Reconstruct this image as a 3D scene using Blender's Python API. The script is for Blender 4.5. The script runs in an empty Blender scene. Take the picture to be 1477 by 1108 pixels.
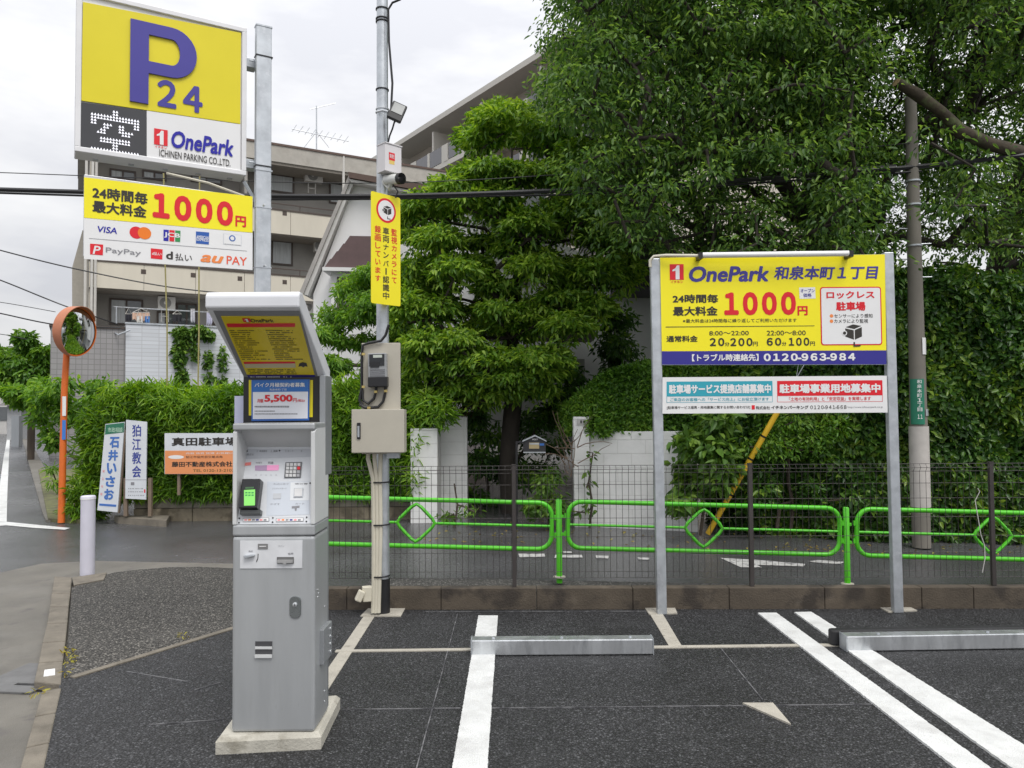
import bpy, bmesh, math, random
import numpy as np
from mathutils import Matrix, Vector

# ------------------------------------------------------------------ camera
scene = bpy.context.scene
COL = scene.collection
IW, IH, F = 1477.0, 1108.0, 1110.0          # photo size and focal length in its pixels
CAM_H = 1.6
PITCH = math.atan((591.0 - 554.0) / F)
ROLL = math.radians(0.40)
cp, sp, cr, sr = math.cos(PITCH), math.sin(PITCH), math.cos(ROLL), math.sin(ROLL)
_r, _u, FWD = Vector((1, 0, 0)), Vector((0, -sp, cp)), Vector((0, cp, sp))
RIGHT = _r * cr - _u * sr
UP = _u * cr + _r * sr
CAM = Vector((0, 0, CAM_H))
cam_data = bpy.data.cameras.new('camera')
cam_data.sensor_fit = 'HORIZONTAL'
cam_data.sensor_width = 36.0
cam_data.lens = 36.0 * F / IW
cam_data.clip_start = 0.05
cam_data.clip_end = 2000
cam = bpy.data.objects.new('camera', cam_data)
COL.objects.link(cam)
_m = Matrix((RIGHT, UP, -FWD)).transposed().to_4x4()
_m.translation = CAM
cam.matrix_world = _m
scene.camera = cam

# ------------------------------------------------------------------ sky, sun, exposure
world = bpy.data.worlds.new('World')
scene.world = world
world.use_nodes = True
nt = world.node_tree
nt.nodes.clear()
N, L = nt.nodes.new, nt.links.new
wo = N('ShaderNodeOutputWorld')
bg = N('ShaderNodeBackground')
bg.inputs['Strength'].default_value = 0.1
sky = N('ShaderNodeTexSky')
sky.sky_type = 'NISHITA'
sky.sun_disc = False
SUN_EL, SUN_AZ = math.radians(58), math.radians(150)
sky.sun_elevation = SUN_EL
sky.sun_rotation = SUN_AZ
sky.air_density = 1.0
sky.dust_density = 3.0
tc = N('ShaderNodeTexCoord')
sep = N('ShaderNodeSeparateXYZ')
L(tc.outputs['Generated'], sep.inputs[0])
# overcast sky: radiance (1 + 2 sin h) / 3 of the zenith value
mx = N('ShaderNodeMath'); mx.operation = 'MAXIMUM'; mx.inputs[1].default_value = 0.0
L(sep.outputs['Z'], mx.inputs[0])
ma = N('ShaderNodeMath'); ma.operation = 'MULTIPLY_ADD'
ma.inputs[1].default_value = 2.0 / 3.0 * 12.4
ma.inputs[2].default_value = 1.0 / 3.0 * 12.4 + 1.3
L(mx.outputs[0], ma.inputs[0])
mp = N('ShaderNodeMapping'); mp.inputs['Scale'].default_value = (1.0, 1.0, 3.0)
L(tc.outputs['Generated'], mp.inputs[0])
cn = N('ShaderNodeTexNoise'); cn.inputs['Scale'].default_value = 3.4; cn.inputs['Detail'].default_value = 5; cn.inputs['Roughness'].default_value = 0.55
L(mp.outputs[0], cn.inputs['Vector'])
cr_ = N('ShaderNodeValToRGB')
cr_.color_ramp.elements[0].position = 0.36; cr_.color_ramp.elements[0].color = (0.84, 0.85, 0.90, 1)
cr_.color_ramp.elements[1].position = 0.62; cr_.color_ramp.elements[1].color = (1.11, 1.11, 1.12, 1)
L(cn.outputs['Fac'], cr_.inputs[0])
vm = N('ShaderNodeVectorMath'); vm.operation = 'SCALE'
L(cr_.outputs[0], vm.inputs[0]); L(ma.outputs[0], vm.inputs['Scale'])
mixw = N('ShaderNodeMix'); mixw.data_type = 'RGBA'; mixw.inputs['Factor'].default_value = 0.93
L(sky.outputs[0], mixw.inputs['A']); L(vm.outputs[0], mixw.inputs['B'])
L(mixw.outputs['Result'], bg.inputs['Color'])
L(bg.outputs[0], wo.inputs[0])

sun_d = bpy.data.lights.new('sun', 'SUN')
sun_d.energy = 1.5
sun_d.angle = math.radians(25)
sun_d.color = (1.0, 0.97, 0.92)
sun = bpy.data.objects.new('sun', sun_d)
COL.objects.link(sun)
sdir = Vector((math.sin(SUN_AZ) * math.cos(SUN_EL), math.cos(SUN_AZ) * math.cos(SUN_EL), math.sin(SUN_EL)))
sun.rotation_euler = sdir.to_track_quat('Z', 'Y').to_euler()
sun.location = (0, 0, 30)
vs = scene.view_settings
vs.view_transform = 'Standard'
vs.look = 'None'
vs.exposure = 0.3
vs.gamma = 1.0
vs.use_curve_mapping = False

# ------------------------------------------------------------------ photo pixel -> place
def ray(x, y):
    return FWD + RIGHT * ((x - IW / 2) / F) - UP * ((y - IH / 2) / F)
def G(x, y, z=0.0):                 # where the ray meets height z
    d = ray(x, y)
    return CAM + d * ((z - CAM_H) / d.z)
def D(x, y, Y):                     # where the ray meets the vertical plane at depth Y
    d = ray(x, y)
    return CAM + d * (Y / d.y)
def PL(x, y, fr):                   # where the ray meets a frame's XY plane -> local (u, v)
    inv = fr.inverted()
    o = inv @ CAM
    d = inv.to_3x3() @ ray(x, y)
    p = o - d * (o.z / d.z)
    return (p.x, p.y)
def frame(origin, xdir, ydir=(0, 0, 1)):
    x = Vector(xdir).normalized()
    y = Vector(ydir)
    z = x.cross(y).normalized()
    y = z.cross(x).normalized()
    m = Matrix((x, y, z)).transposed().to_4x4()
    m.translation = Vector(origin)
    return m

# ------------------------------------------------------------------ materials
MATS = {}
def mat(name, col, rough=0.6, metal=0.0, var=0.12, scale=6.0, bump=0.0, bscale=60.0, detail=6, col2=None, spots=None, spec=0.5, stretch=None, wear=None):
    """Principled surface with noise-driven colour variation and fine relief"""
    if name in MATS:
        return MATS[name]
    m = bpy.data.materials.new(name)
    m.use_nodes = True
    t = m.node_tree
    p = t.nodes['Principled BSDF']
    p.inputs['Roughness'].default_value = rough
    p.inputs['Metallic'].default_value = metal
    p.inputs['Specular IOR Level'].default_value = spec
    c = t.nodes.new('ShaderNodeTexCoord')
    src = c.outputs['Object']
    if stretch:
        mpp = t.nodes.new('ShaderNodeMapping'); mpp.inputs['Scale'].default_value = stretch
        t.links.new(src, mpp.inputs[0]); src = mpp.outputs[0]
    n = t.nodes.new('ShaderNodeTexNoise')
    n.inputs['Scale'].default_value = scale; n.inputs['Detail'].default_value = detail; n.inputs['Roughness'].default_value = 0.6
    t.links.new(src, n.inputs['Vector'])
    r = t.nodes.new('ShaderNodeValToRGB')
    a = [max(0, k * (1 - var)) for k in col]
    b = [min(1, k * (1 + var)) for k in (col2 or col)]
    r.color_ramp.elements[0].position = 0.3; r.color_ramp.elements[0].color = (*a, 1)
    r.color_ramp.elements[1].position = 0.7; r.color_ramp.elements[1].color = (*b, 1)
    t.links.new(n.outputs['Fac'], r.inputs[0])
    out = r.outputs[0]
    if spots:                                   # (colour, scale, threshold): blotches of dirt or grains
        n2 = t.nodes.new('ShaderNodeTexNoise'); n2.inputs['Scale'].default_value = spots[1]; n2.inputs['Detail'].default_value = 4
        t.links.new(src, n2.inputs['Vector'])
        r2 = t.nodes.new('ShaderNodeValToRGB')
        r2.color_ramp.elements[0].position = spots[2]; r2.color_ramp.elements[0].color = (0, 0, 0, 1)
        r2.color_ramp.elements[1].position = min(1, spots[2] + (spots[3] if len(spots) > 3 else 0.12)); r2.color_ramp.elements[1].color = (1, 1, 1, 1)
        t.links.new(n2.outputs['Fac'], r2.inputs[0])
        mm = t.nodes.new('ShaderNodeMix'); mm.data_type = 'RGBA'
        t.links.new(r2.outputs[0], mm.inputs['Factor']); t.links.new(out, mm.inputs['A']); mm.inputs['B'].default_value = (*spots[0], 1)
        out = mm.outputs['Result']
    if wear:                                    # second larger-scale blotch layer
        n3 = t.nodes.new('ShaderNodeTexNoise'); n3.inputs['Scale'].default_value = wear[1]; n3.inputs['Detail'].default_value = 8; n3.inputs['Roughness'].default_value = 0.7
        t.links.new(src, n3.inputs['Vector'])
        r3 = t.nodes.new('ShaderNodeValToRGB')
        r3.color_ramp.elements[0].position = wear[2]; r3.color_ramp.elements[0].color = (0, 0, 0, 1)
        r3.color_ramp.elements[1].position = min(1, wear[2] + 0.2); r3.color_ramp.elements[1].color = (wear[3],) * 3 + (1,)
        t.links.new(n3.outputs['Fac'], r3.inputs[0])
        m3 = t.nodes.new('ShaderNodeMix'); m3.data_type = 'RGBA'
        t.links.new(r3.outputs[0], m3.inputs['Factor']); t.links.new(out, m3.inputs['A']); m3.inputs['B'].default_value = (*wear[0], 1)
        out = m3.outputs['Result']
    t.links.new(out, p.inputs['Base Color'])
    rr = t.nodes.new('ShaderNodeMapRange'); rr.inputs['To Min'].default_value = max(0.02, rough - 0.1); rr.inputs['To Max'].default_value = min(1, rough + 0.1)
    t.links.new(n.outputs['Fac'], rr.inputs['Value']); t.links.new(rr.outputs[0], p.inputs['Roughness'])
    if bump:
        nb = t.nodes.new('ShaderNodeTexNoise'); nb.inputs['Scale'].default_value = bscale; nb.inputs['Detail'].default_value = 5
        t.links.new(c.outputs['Object'], nb.inputs['Vector'])
        bp = t.nodes.new('ShaderNodeBump'); bp.inputs['Strength'].default_value = min(1, bump); bp.inputs['Distance'].default_value = 0.01
        t.links.new(nb.outputs['Fac'], bp.inputs['Height']); t.links.new(bp.outputs[0], p.inputs['Normal'])
    MATS[name] = m
    return m

def asphalt(name, dark, light, gscale, rough, bump, patch, pscale=0.7, gap_shade=0.3, dust=0.2):
    """stone chips in bitumen: Voronoi chips, each its own grey, with relief and patchy wear"""
    m = bpy.data.materials.new(name); m.use_nodes = True; MATS[name] = m
    t = m.node_tree; p = t.nodes['Principled BSDF']
    c = t.nodes.new('ShaderNodeTexCoord')
    v = t.nodes.new('ShaderNodeTexVoronoi'); v.inputs['Scale'].default_value = gscale; v.inputs['Randomness'].default_value = 1
    t.links.new(c.outputs['Object'], v.inputs['Vector'])
    sx = t.nodes.new('ShaderNodeSeparateColor'); t.links.new(v.outputs['Color'], sx.inputs[0])
    r = t.nodes.new('ShaderNodeValToRGB')
    r.color_ramp.elements[0].position = 0.0; r.color_ramp.elements[0].color = (*dark, 1)
    r.color_ramp.elements[1].position = 1.0; r.color_ramp.elements[1].color = (*light, 1)
    e = r.color_ramp.elements.new(0.78); e.color = tuple(a * 0.75 + b * 0.25 for a, b in zip(dark, light)) + (1,)
    t.links.new(sx.outputs[0], r.inputs[0])
    gp_ = t.nodes.new('ShaderNodeMapRange'); gp_.inputs['From Min'].default_value = 0.25; gp_.inputs['From Max'].default_value = 0.62   # gaps between chips darkened: shade of the relief put into colour
    gp_.inputs['To Min'].default_value = 1.0; gp_.inputs['To Max'].default_value = gap_shade
    t.links.new(v.outputs['Distance'], gp_.inputs['Value'])
    n = t.nodes.new('ShaderNodeTexNoise'); n.inputs['Scale'].default_value = pscale; n.inputs['Detail'].default_value = 8; n.inputs['Roughness'].default_value = 0.65
    t.links.new(c.outputs['Object'], n.inputs['Vector'])
    mr = t.nodes.new('ShaderNodeMapRange'); mr.inputs['From Min'].default_value = 0.3; mr.inputs['From Max'].default_value = 0.7
    mr.inputs['To Min'].default_value = 1 - patch; mr.inputs['To Max'].default_value = 1 + patch
    t.links.new(n.outputs['Fac'], mr.inputs['Value'])
    sc = t.nodes.new('ShaderNodeVectorMath'); sc.operation = 'SCALE'
    mg = t.nodes.new('ShaderNodeMath'); mg.operation = 'MULTIPLY'; t.links.new(mr.outputs[0], mg.inputs[0]); t.links.new(gp_.outputs[0], mg.inputs[1])
    t.links.new(r.outputs[0], sc.inputs[0]); t.links.new(mg.outputs[0], sc.inputs['Scale'])
    st = t.nodes.new('ShaderNodeTexNoise'); st.inputs['Scale'].default_value = pscale * 3.3; st.inputs['Detail'].default_value = 9; st.inputs['Roughness'].default_value = 0.72; st.inputs['Distortion'].default_value = 0.6
    t.links.new(c.outputs['Object'], st.inputs['Vector'])
    sr2 = t.nodes.new('ShaderNodeMapRange'); sr2.inputs['From Min'].default_value = 0.52; sr2.inputs['From Max'].default_value = 0.74; sr2.inputs['To Max'].default_value = dust
    t.links.new(st.outputs['Fac'], sr2.inputs['Value'])
    dm = t.nodes.new('ShaderNodeMix'); dm.data_type = 'RGBA'; dm.inputs['B'].default_value = tuple(min(1, k * 0.55 + 0.02) for k in light) + (1,)
    t.links.new(sr2.outputs[0], dm.inputs['Factor']); t.links.new(sc.outputs[0], dm.inputs['A'])
    t.links.new(dm.outputs['Result'], p.inputs['Base Color'])
    rr = t.nodes.new('ShaderNodeMapRange'); rr.inputs['From Min'].default_value = 0.3; rr.inputs['From Max'].default_value = 0.7
    rr.inputs['To Min'].default_value = rough - 0.12; rr.inputs['To Max'].default_value = rough + 0.1
    t.links.new(n.outputs['Fac'], rr.inputs['Value']); t.links.new(rr.outputs[0], p.inputs['Roughness'])
    bp = t.nodes.new('ShaderNodeBump'); bp.inputs['Strength'].default_value = bump; bp.inputs['Distance'].default_value = 0.006
    mu = t.nodes.new('ShaderNodeMath'); mu.operation = 'MULTIPLY_ADD'; mu.inputs[1].default_value = -1.0
    t.links.new(v.outputs['Distance'], mu.inputs[0]); t.links.new(sx.outputs[1], mu.inputs[2])
    t.links.new(mu.outputs[0], bp.inputs['Height']); t.links.new(bp.outputs[0], p.inputs['Normal'])
    return m

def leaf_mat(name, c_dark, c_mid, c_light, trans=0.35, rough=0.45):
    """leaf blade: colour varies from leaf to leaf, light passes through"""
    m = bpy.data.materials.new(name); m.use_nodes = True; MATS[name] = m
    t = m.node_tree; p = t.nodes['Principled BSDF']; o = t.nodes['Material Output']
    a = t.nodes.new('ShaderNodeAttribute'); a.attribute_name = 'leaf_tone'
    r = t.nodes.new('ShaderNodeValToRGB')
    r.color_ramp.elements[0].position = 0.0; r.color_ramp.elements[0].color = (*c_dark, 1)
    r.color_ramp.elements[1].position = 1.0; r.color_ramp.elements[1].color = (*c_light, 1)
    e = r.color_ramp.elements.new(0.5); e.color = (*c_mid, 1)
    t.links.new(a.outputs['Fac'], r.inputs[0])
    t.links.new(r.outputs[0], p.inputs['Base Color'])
    p.inputs['Roughness'].default_value = rough
    p.inputs['Specular IOR Level'].default_value = 0.4
    tr = t.nodes.new('ShaderNodeBsdfTranslucent')
    hs = t.nodes.new('ShaderNodeHueSaturation'); hs.inputs['Value'].default_value = 1.5; hs.inputs['Saturation'].default_value = 1.1; hs.inputs['Hue'].default_value = 0.49
    t.links.new(r.outputs[0], hs.inputs['Color']); t.links.new(hs.outputs[0], tr.inputs['Color'])
    mx = t.nodes.new('ShaderNodeMixShader'); mx.inputs[0].default_value = trans
    t.links.new(p.outputs[0], mx.inputs[1]); t.links.new(tr.outputs[0], mx.inputs[2]); t.links.new(mx.outputs[0], o.inputs[0])
    return m

def flat(name, col, rough=0.5, metal=0.0, spec=0.5):        # printed ink, vinyl film
    return mat(name, col, rough, metal, var=0.03, scale=3.0, spec=spec)

def glass_mat(name, col, rough=0.08):
    m = mat(name, col, rough, 0.0, var=0.2, scale=1.5, spec=0.8)
    return m

# ------------------------------------------------------------------ objects
W = {}
def reg(o, parent):
    COL.objects.link(o)
    if parent is not None:
        o.parent = parent
    return o
def props(o, label=None, cat=None, group=None, kind=None):
    if label: o['label'] = label
    if cat: o['category'] = cat
    if group: o['group'] = group
    if kind: o['kind'] = kind
    return o
def thing(name, label, cat, loc=(0, 0, 0), group=None, rotz=0.0):
    o = bpy.data.objects.new(name, None)
    o.empty_display_size = 0.2
    COL.objects.link(o)
    o.location = loc
    o.rotation_euler = (0, 0, rotz)
    W[o] = Matrix.Translation(Vector(loc)) @ Matrix.Rotation(rotz, 4, 'Z')
    return props(o, label, cat, group)

class MB:
    """collects shapes (in a frame, given in world terms) for one mesh object"""
    def __init__(s, fr=None):
        s.v, s.f, s.fr, s.smooth = [], [], fr, []
    def add(s, vs_, fs, smooth=False, fr=None):
        o = len(s.v)
        fr = fr or s.fr
        s.v += [tuple(fr @ Vector(p)) for p in vs_] if fr is not None else [tuple(p) for p in vs_]
        s.f += [tuple(i + o for i in f) for f in fs]
        s.smooth += [smooth] * len(fs)
        return s
    def box(s, lo, hi, fr=None):
        (a, b, c), (d, e, f) = lo, hi
        return s.add([(a, b, c), (d, b, c), (d, e, c), (a, e, c), (a, b, f), (d, b, f), (d, e, f), (a, e, f)],
                     [(0, 3, 2, 1), (4, 5, 6, 7), (0, 1, 5, 4), (1, 2, 6, 5), (2, 3, 7, 6), (3, 0, 4, 7)], fr=fr)
    def prism(s, poly, z0, z1, fr=None):          # polygon in XY extruded along Z (counter-clockwise seen from +Z)
        n = len(poly)
        vs_ = [(p[0], p[1], z0) for p in poly] + [(p[0], p[1], z1) for p in poly]
        return s.add(vs_, [tuple(range(n - 1, -1, -1)), tuple(range(n, 2 * n))] + [(i, (i + 1) % n, n + (i + 1) % n, n + i) for i in range(n)], fr=fr)
    def quad(s, pts, fr=None):
        return s.add(pts, [tuple(range(len(pts)))], fr=fr)
    def tube(s, pts, r, n=10, cap=True, fr=None, closed=False):
        pts = [Vector(p) for p in pts]
        rs = r if isinstance(r, (list, tuple)) else [r] * len(pts)
        k = len(pts)
        vs_, fs = [], []
        prev = None
        for i, p in enumerate(pts):
            if closed:
                t = pts[(i + 1) % k] - pts[i - 1]
            else:
                t = pts[min(i + 1, k - 1)] - pts[max(i - 1, 0)]
            t = t.normalized() if t.length > 1e-9 else Vector((0, 0, 1))
            if prev is None:
                a = t.cross(Vector((0, 0, 1)))
                if a.length < 0.05:
                    a = t.cross(Vector((1, 0, 0)))
            else:
                a = prev - t * prev.dot(t)
            a.normalize()
            prev = a
            b = t.cross(a)
            for j in range(n):
                q = 2 * math.pi * j / n
                vs_.append(p + a * (rs[i] * math.cos(q)) + b * (rs[i] * math.sin(q)))
        for i in range(k if closed else k - 1):
            for j in range(n):
                i2 = (i + 1) % k
                fs.append((i * n + j, i * n + (j + 1) % n, i2 * n + (j + 1) % n, i2 * n + j))
        s.add(vs_, fs, True, fr=fr)
        if cap and not closed:
            s.add(vs_[:n], [tuple(range(n - 1, -1, -1))], fr=fr)
            s.add(vs_[-n:], [tuple(range(n))], fr=fr)
        return s
    def lathe(s, prof, n=24, fr=None):            # profile of (radius, z) about the frame's Z axis
        vs_ = []
        for r, z in prof:
            for j in range(n):
                q = 2 * math.pi * j / n
                vs_.append((r * math.cos(q), r * math.sin(q), z))
        fs = [(i * n + j, i * n + (j + 1) % n, (i + 1) * n + (j + 1) % n, (i + 1) * n + j) for i in range(len(prof) - 1) for j in range(n)]
        return s.add(vs_, fs, True, fr=fr)
    def disc(s, c, r, n=28, z=0.0, fr=None, rx=None):
        return s.add([(c[0] + (rx or r) * math.cos(2 * math.pi * j / n), c[1] + r * math.sin(2 * math.pi * j / n), z) for j in range(n)], [tuple(range(n))], fr=fr)
    def build(s, name, m, parent=None, bevel=0.0, seg=2, kind=None):
        me = bpy.data.meshes.new(name)
        vv = s.v
        root = parent
        inv = None
        while root is not None:
            if root in W:
                inv = W[root].inverted(); break
            root = root.parent
        if inv is not None:
            vv = [tuple(inv @ Vector(p)) for p in vv]
        me.from_pydata(vv, [], s.f)
        me.polygons.foreach_set('use_smooth', s.smooth)
        me.update()
        if any(s.smooth): me.set_sharp_from_angle(angle=math.radians(45))
        if isinstance(m, (list, tuple)):
            for k in m: me.materials.append(k)
        elif m is not None:
            me.materials.append(m)
        o = bpy.data.objects.new(name, me)
        reg(o, parent)
        if bevel:
            b = o.modifiers.new('bevel', 'BEVEL'); b.width = bevel; b.segments = seg; b.limit_method = 'ANGLE'; b.angle_limit = math.radians(40)
        if kind: o['kind'] = kind
        return o

def copy_tree(o, parent=None):
    c = o.copy(); COL.objects.link(c)
    if parent is not None: c.parent = parent
    for ch in list(o.children): copy_tree(ch, c)
    return c

def rrect(x0, y0, x1, y1, r, n=5):
    pts = []
    for cx, cy, a0 in ((x1 - r, y0 + r, -90), (x1 - r, y1 - r, 0), (x0 + r, y1 - r, 90), (x0 + r, y0 + r, 180)):
        for i in range(n + 1):
            a = math.radians(a0 + 90 * i / n)
            pts.append((cx + r * math.cos(a), cy + r * math.sin(a)))
    return pts

# ------------------------------------------------------------------ lettering
_tc = {}
def glyphs(body, bold=0.0, shear=0.0, vertical=False):
    key = (body, bold, shear, vertical)
    if key in _tc: return _tc[key]
    cu = bpy.data.curves.new('t', 'FONT')
    if all(ch in '0123456789-' for ch in body):      # figures with a flagged one
        body = ''.join(chr(0xFF10 + int(ch)) if ch != '-' else ch for ch in body)
        cu.space_character = 0.64
    cu.body = '\n'.join(body) if vertical else body
    cu.shear = shear
    cu.resolution_u = 3
    if vertical:
        cu.align_x = 'CENTER'; cu.space_line = 1.02
    cu.fill_mode = 'FRONT'
    o = bpy.data.objects.new('t', cu)
    COL.objects.link(o)
    dg = bpy.context.evaluated_depsgraph_get()
    me = bpy.data.meshes.new_from_object(o.evaluated_get(dg))
    vv = [(p.co.x, p.co.y) for p in me.vertices]
    ff = [tuple(p.vertices) for p in me.polygons]
    bpy.data.objects.remove(o); bpy.data.curves.remove(cu); bpy.data.meshes.remove(me)
    zz = [0.0] * len(vv)
    if bold:                                   # heavier strokes: the outline struck several times
        base, bf = vv, ff
        vv, ff, zz = [], [], []
        k = 8 if bold > 0.025 else 4
        for i in range(k + 1):
            q = 2 * math.pi * (i + 0.5) / k
            dx, dy = (bold * math.cos(q), bold * math.sin(q)) if i < k else (0, 0)
            o_ = len(vv)
            vv += [(p[0] + dx, p[1] + dy) for p in base]; zz += [i * 0.00012] * len(base)
            ff += [tuple(j + o_ for j in f) for f in bf]
    x0 = min(p[0] for p in vv); x1 = max(p[0] for p in vv); y0 = min(p[1] for p in vv); y1 = max(p[1] for p in vv)
    _tc[key] = ([((p[0] - x0) / (x1 - x0), (p[1] - y0) / (y1 - y0), z) for p, z in zip(vv, zz)], ff)
    return _tc[key]
def put_text(mb, fr, body, bl, tr, z=0.002, bold=0.012, shear=0.0, px=True, vertical=False):
    """lay the lettering into the box given by its lower left and upper right corner (photo pixels, or local when px is False)"""
    if px: bl, tr = PL(*bl, fr), PL(*tr, fr)
    vv, ff = glyphs(body, bold, shear, vertical)
    w, h = tr[0] - bl[0], tr[1] - bl[1]
    mb.add([(bl[0] + a * w, bl[1] + b * h, z + c) for a, b, c in vv], ff, fr=fr)
def zl(ox, oy, s):                    # coordinates read in an enlarged crop -> photo pixels
    return lambda x, y: (ox + x / s, oy + y / s)
def poly_on(mb, fr, pts, z, px=True):
    mb.add([(*(PL(*p, fr) if px else p), z) for p in pts], [tuple(range(len(pts)))], fr=fr)

# ================================================================== palette
M_NEW = asphalt('new_asphalt', (0.026, 0.0265, 0.029), (0.125, 0.127, 0.134), 85.0, 0.6, 1.0, 0.38, gap_shade=0.25, dust=0.2)
M_OLD = asphalt('old_asphalt', (0.075, 0.071, 0.064), (0.36, 0.338, 0.30), 75.0, 0.8, 1.0, 0.18, gap_shade=0.2, dust=0.15)
M_STREET = asphalt('street_asphalt', (0.085, 0.086, 0.090), (0.145, 0.147, 0.152), 150.0, 0.24, 0.30, 0.30, 0.45, gap_shade=0.8)
M_GRAVEL = asphalt('gravel', (0.06, 0.058, 0.054), (0.36, 0.35, 0.32), 75.0, 0.85, 1.0, 0.15)
M_APRON = mat('worn_concrete', (0.15, 0.14, 0.120), 0.62, var=0.22, scale=2.2, bump=0.35, bscale=150, spots=((0.12, 0.11, 0.10), 9.0, 0.60), wear=((0.22, 0.21, 0.19), 0.9, 0.5, 0.6))
M_KERB = mat('kerb_concrete', (0.19, 0.168, 0.135), 0.85, var=0.25, scale=5.0, bump=0.5, bscale=90, spots=((0.13, 0.115, 0.09), 7.0, 0.58))
M_STRIP = mat('pale_mortar', (0.40, 0.375, 0.32), 0.85, var=0.16, scale=6.0, bump=0.3, bscale=120, spots=((0.27, 0.25, 0.21), 12.0, 0.6))
M_PAINT = mat('road_paint', (0.66, 0.67, 0.66), 0.6, var=0.07, scale=7.0, bump=0.4, bscale=170, spots=((0.30, 0.30, 0.295), 70.0, 0.66), wear=((0.50, 0.50, 0.49), 5.0, 0.48, 0.8))
M_OLDPAINT = mat('worn_paint', (0.48, 0.48, 0.465), 0.65, var=0.1, scale=9.0, spots=((0.16, 0.16, 0.165), 14.0, 0.52))
M_WALLC = mat('stained_concrete', (0.085, 0.068, 0.050), 0.85, var=0.3, scale=3.0, bump=0.5, bscale=70, spots=((0.042, 0.034, 0.027), 4.5, 0.52), wear=((0.17, 0.145, 0.115), 6.0, 0.6, 0.6))
M_GALV = mat('galvanised', (0.50, 0.53, 0.56), 0.42, 0.65, var=0.16, scale=9.0, wear=((0.62, 0.64, 0.67), 22.0, 0.5, 0.8))
M_GALVB = mat('galvanised_bright', (0.62, 0.64, 0.66), 0.36, 0.8, var=0.2, scale=7.0, stretch=(1, 1, 0.25), wear=((0.36, 0.38, 0.40), 11.0, 0.5, 0.8))
M_BLACK = mat('black_plastic', (0.014, 0.014, 0.016), 0.45, var=0.15)
M_RUBBER = mat('black_rubber', (0.02, 0.02, 0.022), 0.6, var=0.2)
M_WHITE = mat('white_paint', (0.80, 0.80, 0.80), 0.45, var=0.04)
M_CREAM = mat('cream_plastic', (0.60, 0.565, 0.46), 0.5, var=0.06)

# ================================================================== setting
def sheet(name, pts, m, z0, z1, parent=None, kind='structure'):
    poly = [(p[0], p[1]) for p in pts]
    a = sum(poly[i - 1][0] * poly[i][1] - poly[i][0] * poly[i - 1][1] for i in range(len(poly)))
    if a < 0: poly = poly[::-1]
    o = MB().prism(poly, z0, z1).build(name, m, parent)
    if kind and parent is None: o['kind'] = kind
    return o

def street_z(X):
    return -0.065 - 0.027 * min(max(0.0, X + 0.5), 15.0)
sv = [(-400, -0.065), (-0.5, -0.065), (14.5, street_z(14.5)), (400, street_z(14.5))]
m = MB()
for i in range(3):
    (xa, za), (xb, zb) = sv[i], sv[i + 1]
    m.quad([(xa, -60, za), (xb, -60, zb), (xb, 900, zb), (xa, 900, za)])
street = m.build('street', M_STREET); props(street, 'wet grey asphalt street running behind the lot', None, None, 'structure')

g = lambda x, y, z=0.0: G(x, y, z)
# concrete apron and gutter at the left
ap = [g(0, 826, -0.05), g(60, 813, -0.05), g(136, 809, -0.05), g(335, 813, -0.05), g(420, 818, -0.05), g(420, 842, -0.05)]
ap += [Vector((-1.6, 5.0, 0)), Vector((-2.0, 2.0, 0)), Vector((-2.6, -4.0, 0)), Vector((-9.0, -4.0, 0)), Vector((-9.0, 7.4, 0))]
apron = sheet('concrete_apron', ap, M_APRON, -0.12, -0.05)
# the lot itself
Ka, Kb, Kc = g(103.6, 848), g(90, 964), g(63.7, 1108)
kd = (Kc - Kb).normalized()
Kend = Kb + kd * 8.0
WALL_L = Vector((-1.75, 6.30, 0)); WALL_R = Vector((9.0, 5.80, 0))
def wall_y(X): return 6.25 + (X + 1.0) * (-0.02)
lot_pts = [Kb, Kend, Vector((14, Kend.y, 0)), Vector((14, wall_y(14) - 0.01, 0)), Vector((-1.65, wall_y(-1.65) - 0.01, 0)), g(400, 860), g(335, 906)]
lot = sheet('parking_lot', lot_pts, M_NEW, -0.15, 0.0)
old_pts = [Ka, g(94, 979), g(335, 906) + Vector((0, 0.0, 0)), g(400, 860), g(400, 826), g(334.6, 820), g(290, 818), g(246, 818.5), g(200, 822), g(166, 826), g(140, 833)]
old = sheet('old_asphalt', old_pts, M_OLD, -0.14, 0.003)
# mortar strips and pads let into the asphalt
def strip(a, b, wa, wb=None, z=0.005, m_=M_STRIP, name='concrete_strip', parent=None):
    a, b = Vector(a), Vector(b); wb = wb or wa
    t = (b - a).normalized(); n = Vector((-t.y, t.x, 0))
    return sheet(name, [a + n * wa / 2, a - n * wa / 2, b - n * wb / 2, b + n * wb / 2], m_, z - 0.02, z, parent or lot)
strip(g(104, 978), g(345, 904), 0.05, 0.05, 0.0075, M_KERB)
strip(g(535, 886), g(436, 1036), 0.085, 0.085)
strip(g(484, 940), g(1215, 931), 0.045, 0.05, 0.0065)
strip(g(944, 882), g(975, 934), 0.10, 0.085)
for nm, q in (('concrete_pad', [(520, 890), (532, 878), (585, 878), (578, 890)]), ('concrete_pad', [(930, 878), (973, 877), (977, 886), (936, 887)]),
              ('concrete_pad', [(1266, 876), (1306, 874), (1323, 882), (1281, 884)]), ('mortar_patch', [(1071, 1016), (1115, 1016), (1141, 1047)])):
    sheet(nm, [g(*p) for p in q], M_STRIP, -0.01, 0.0095, lot)
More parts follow.
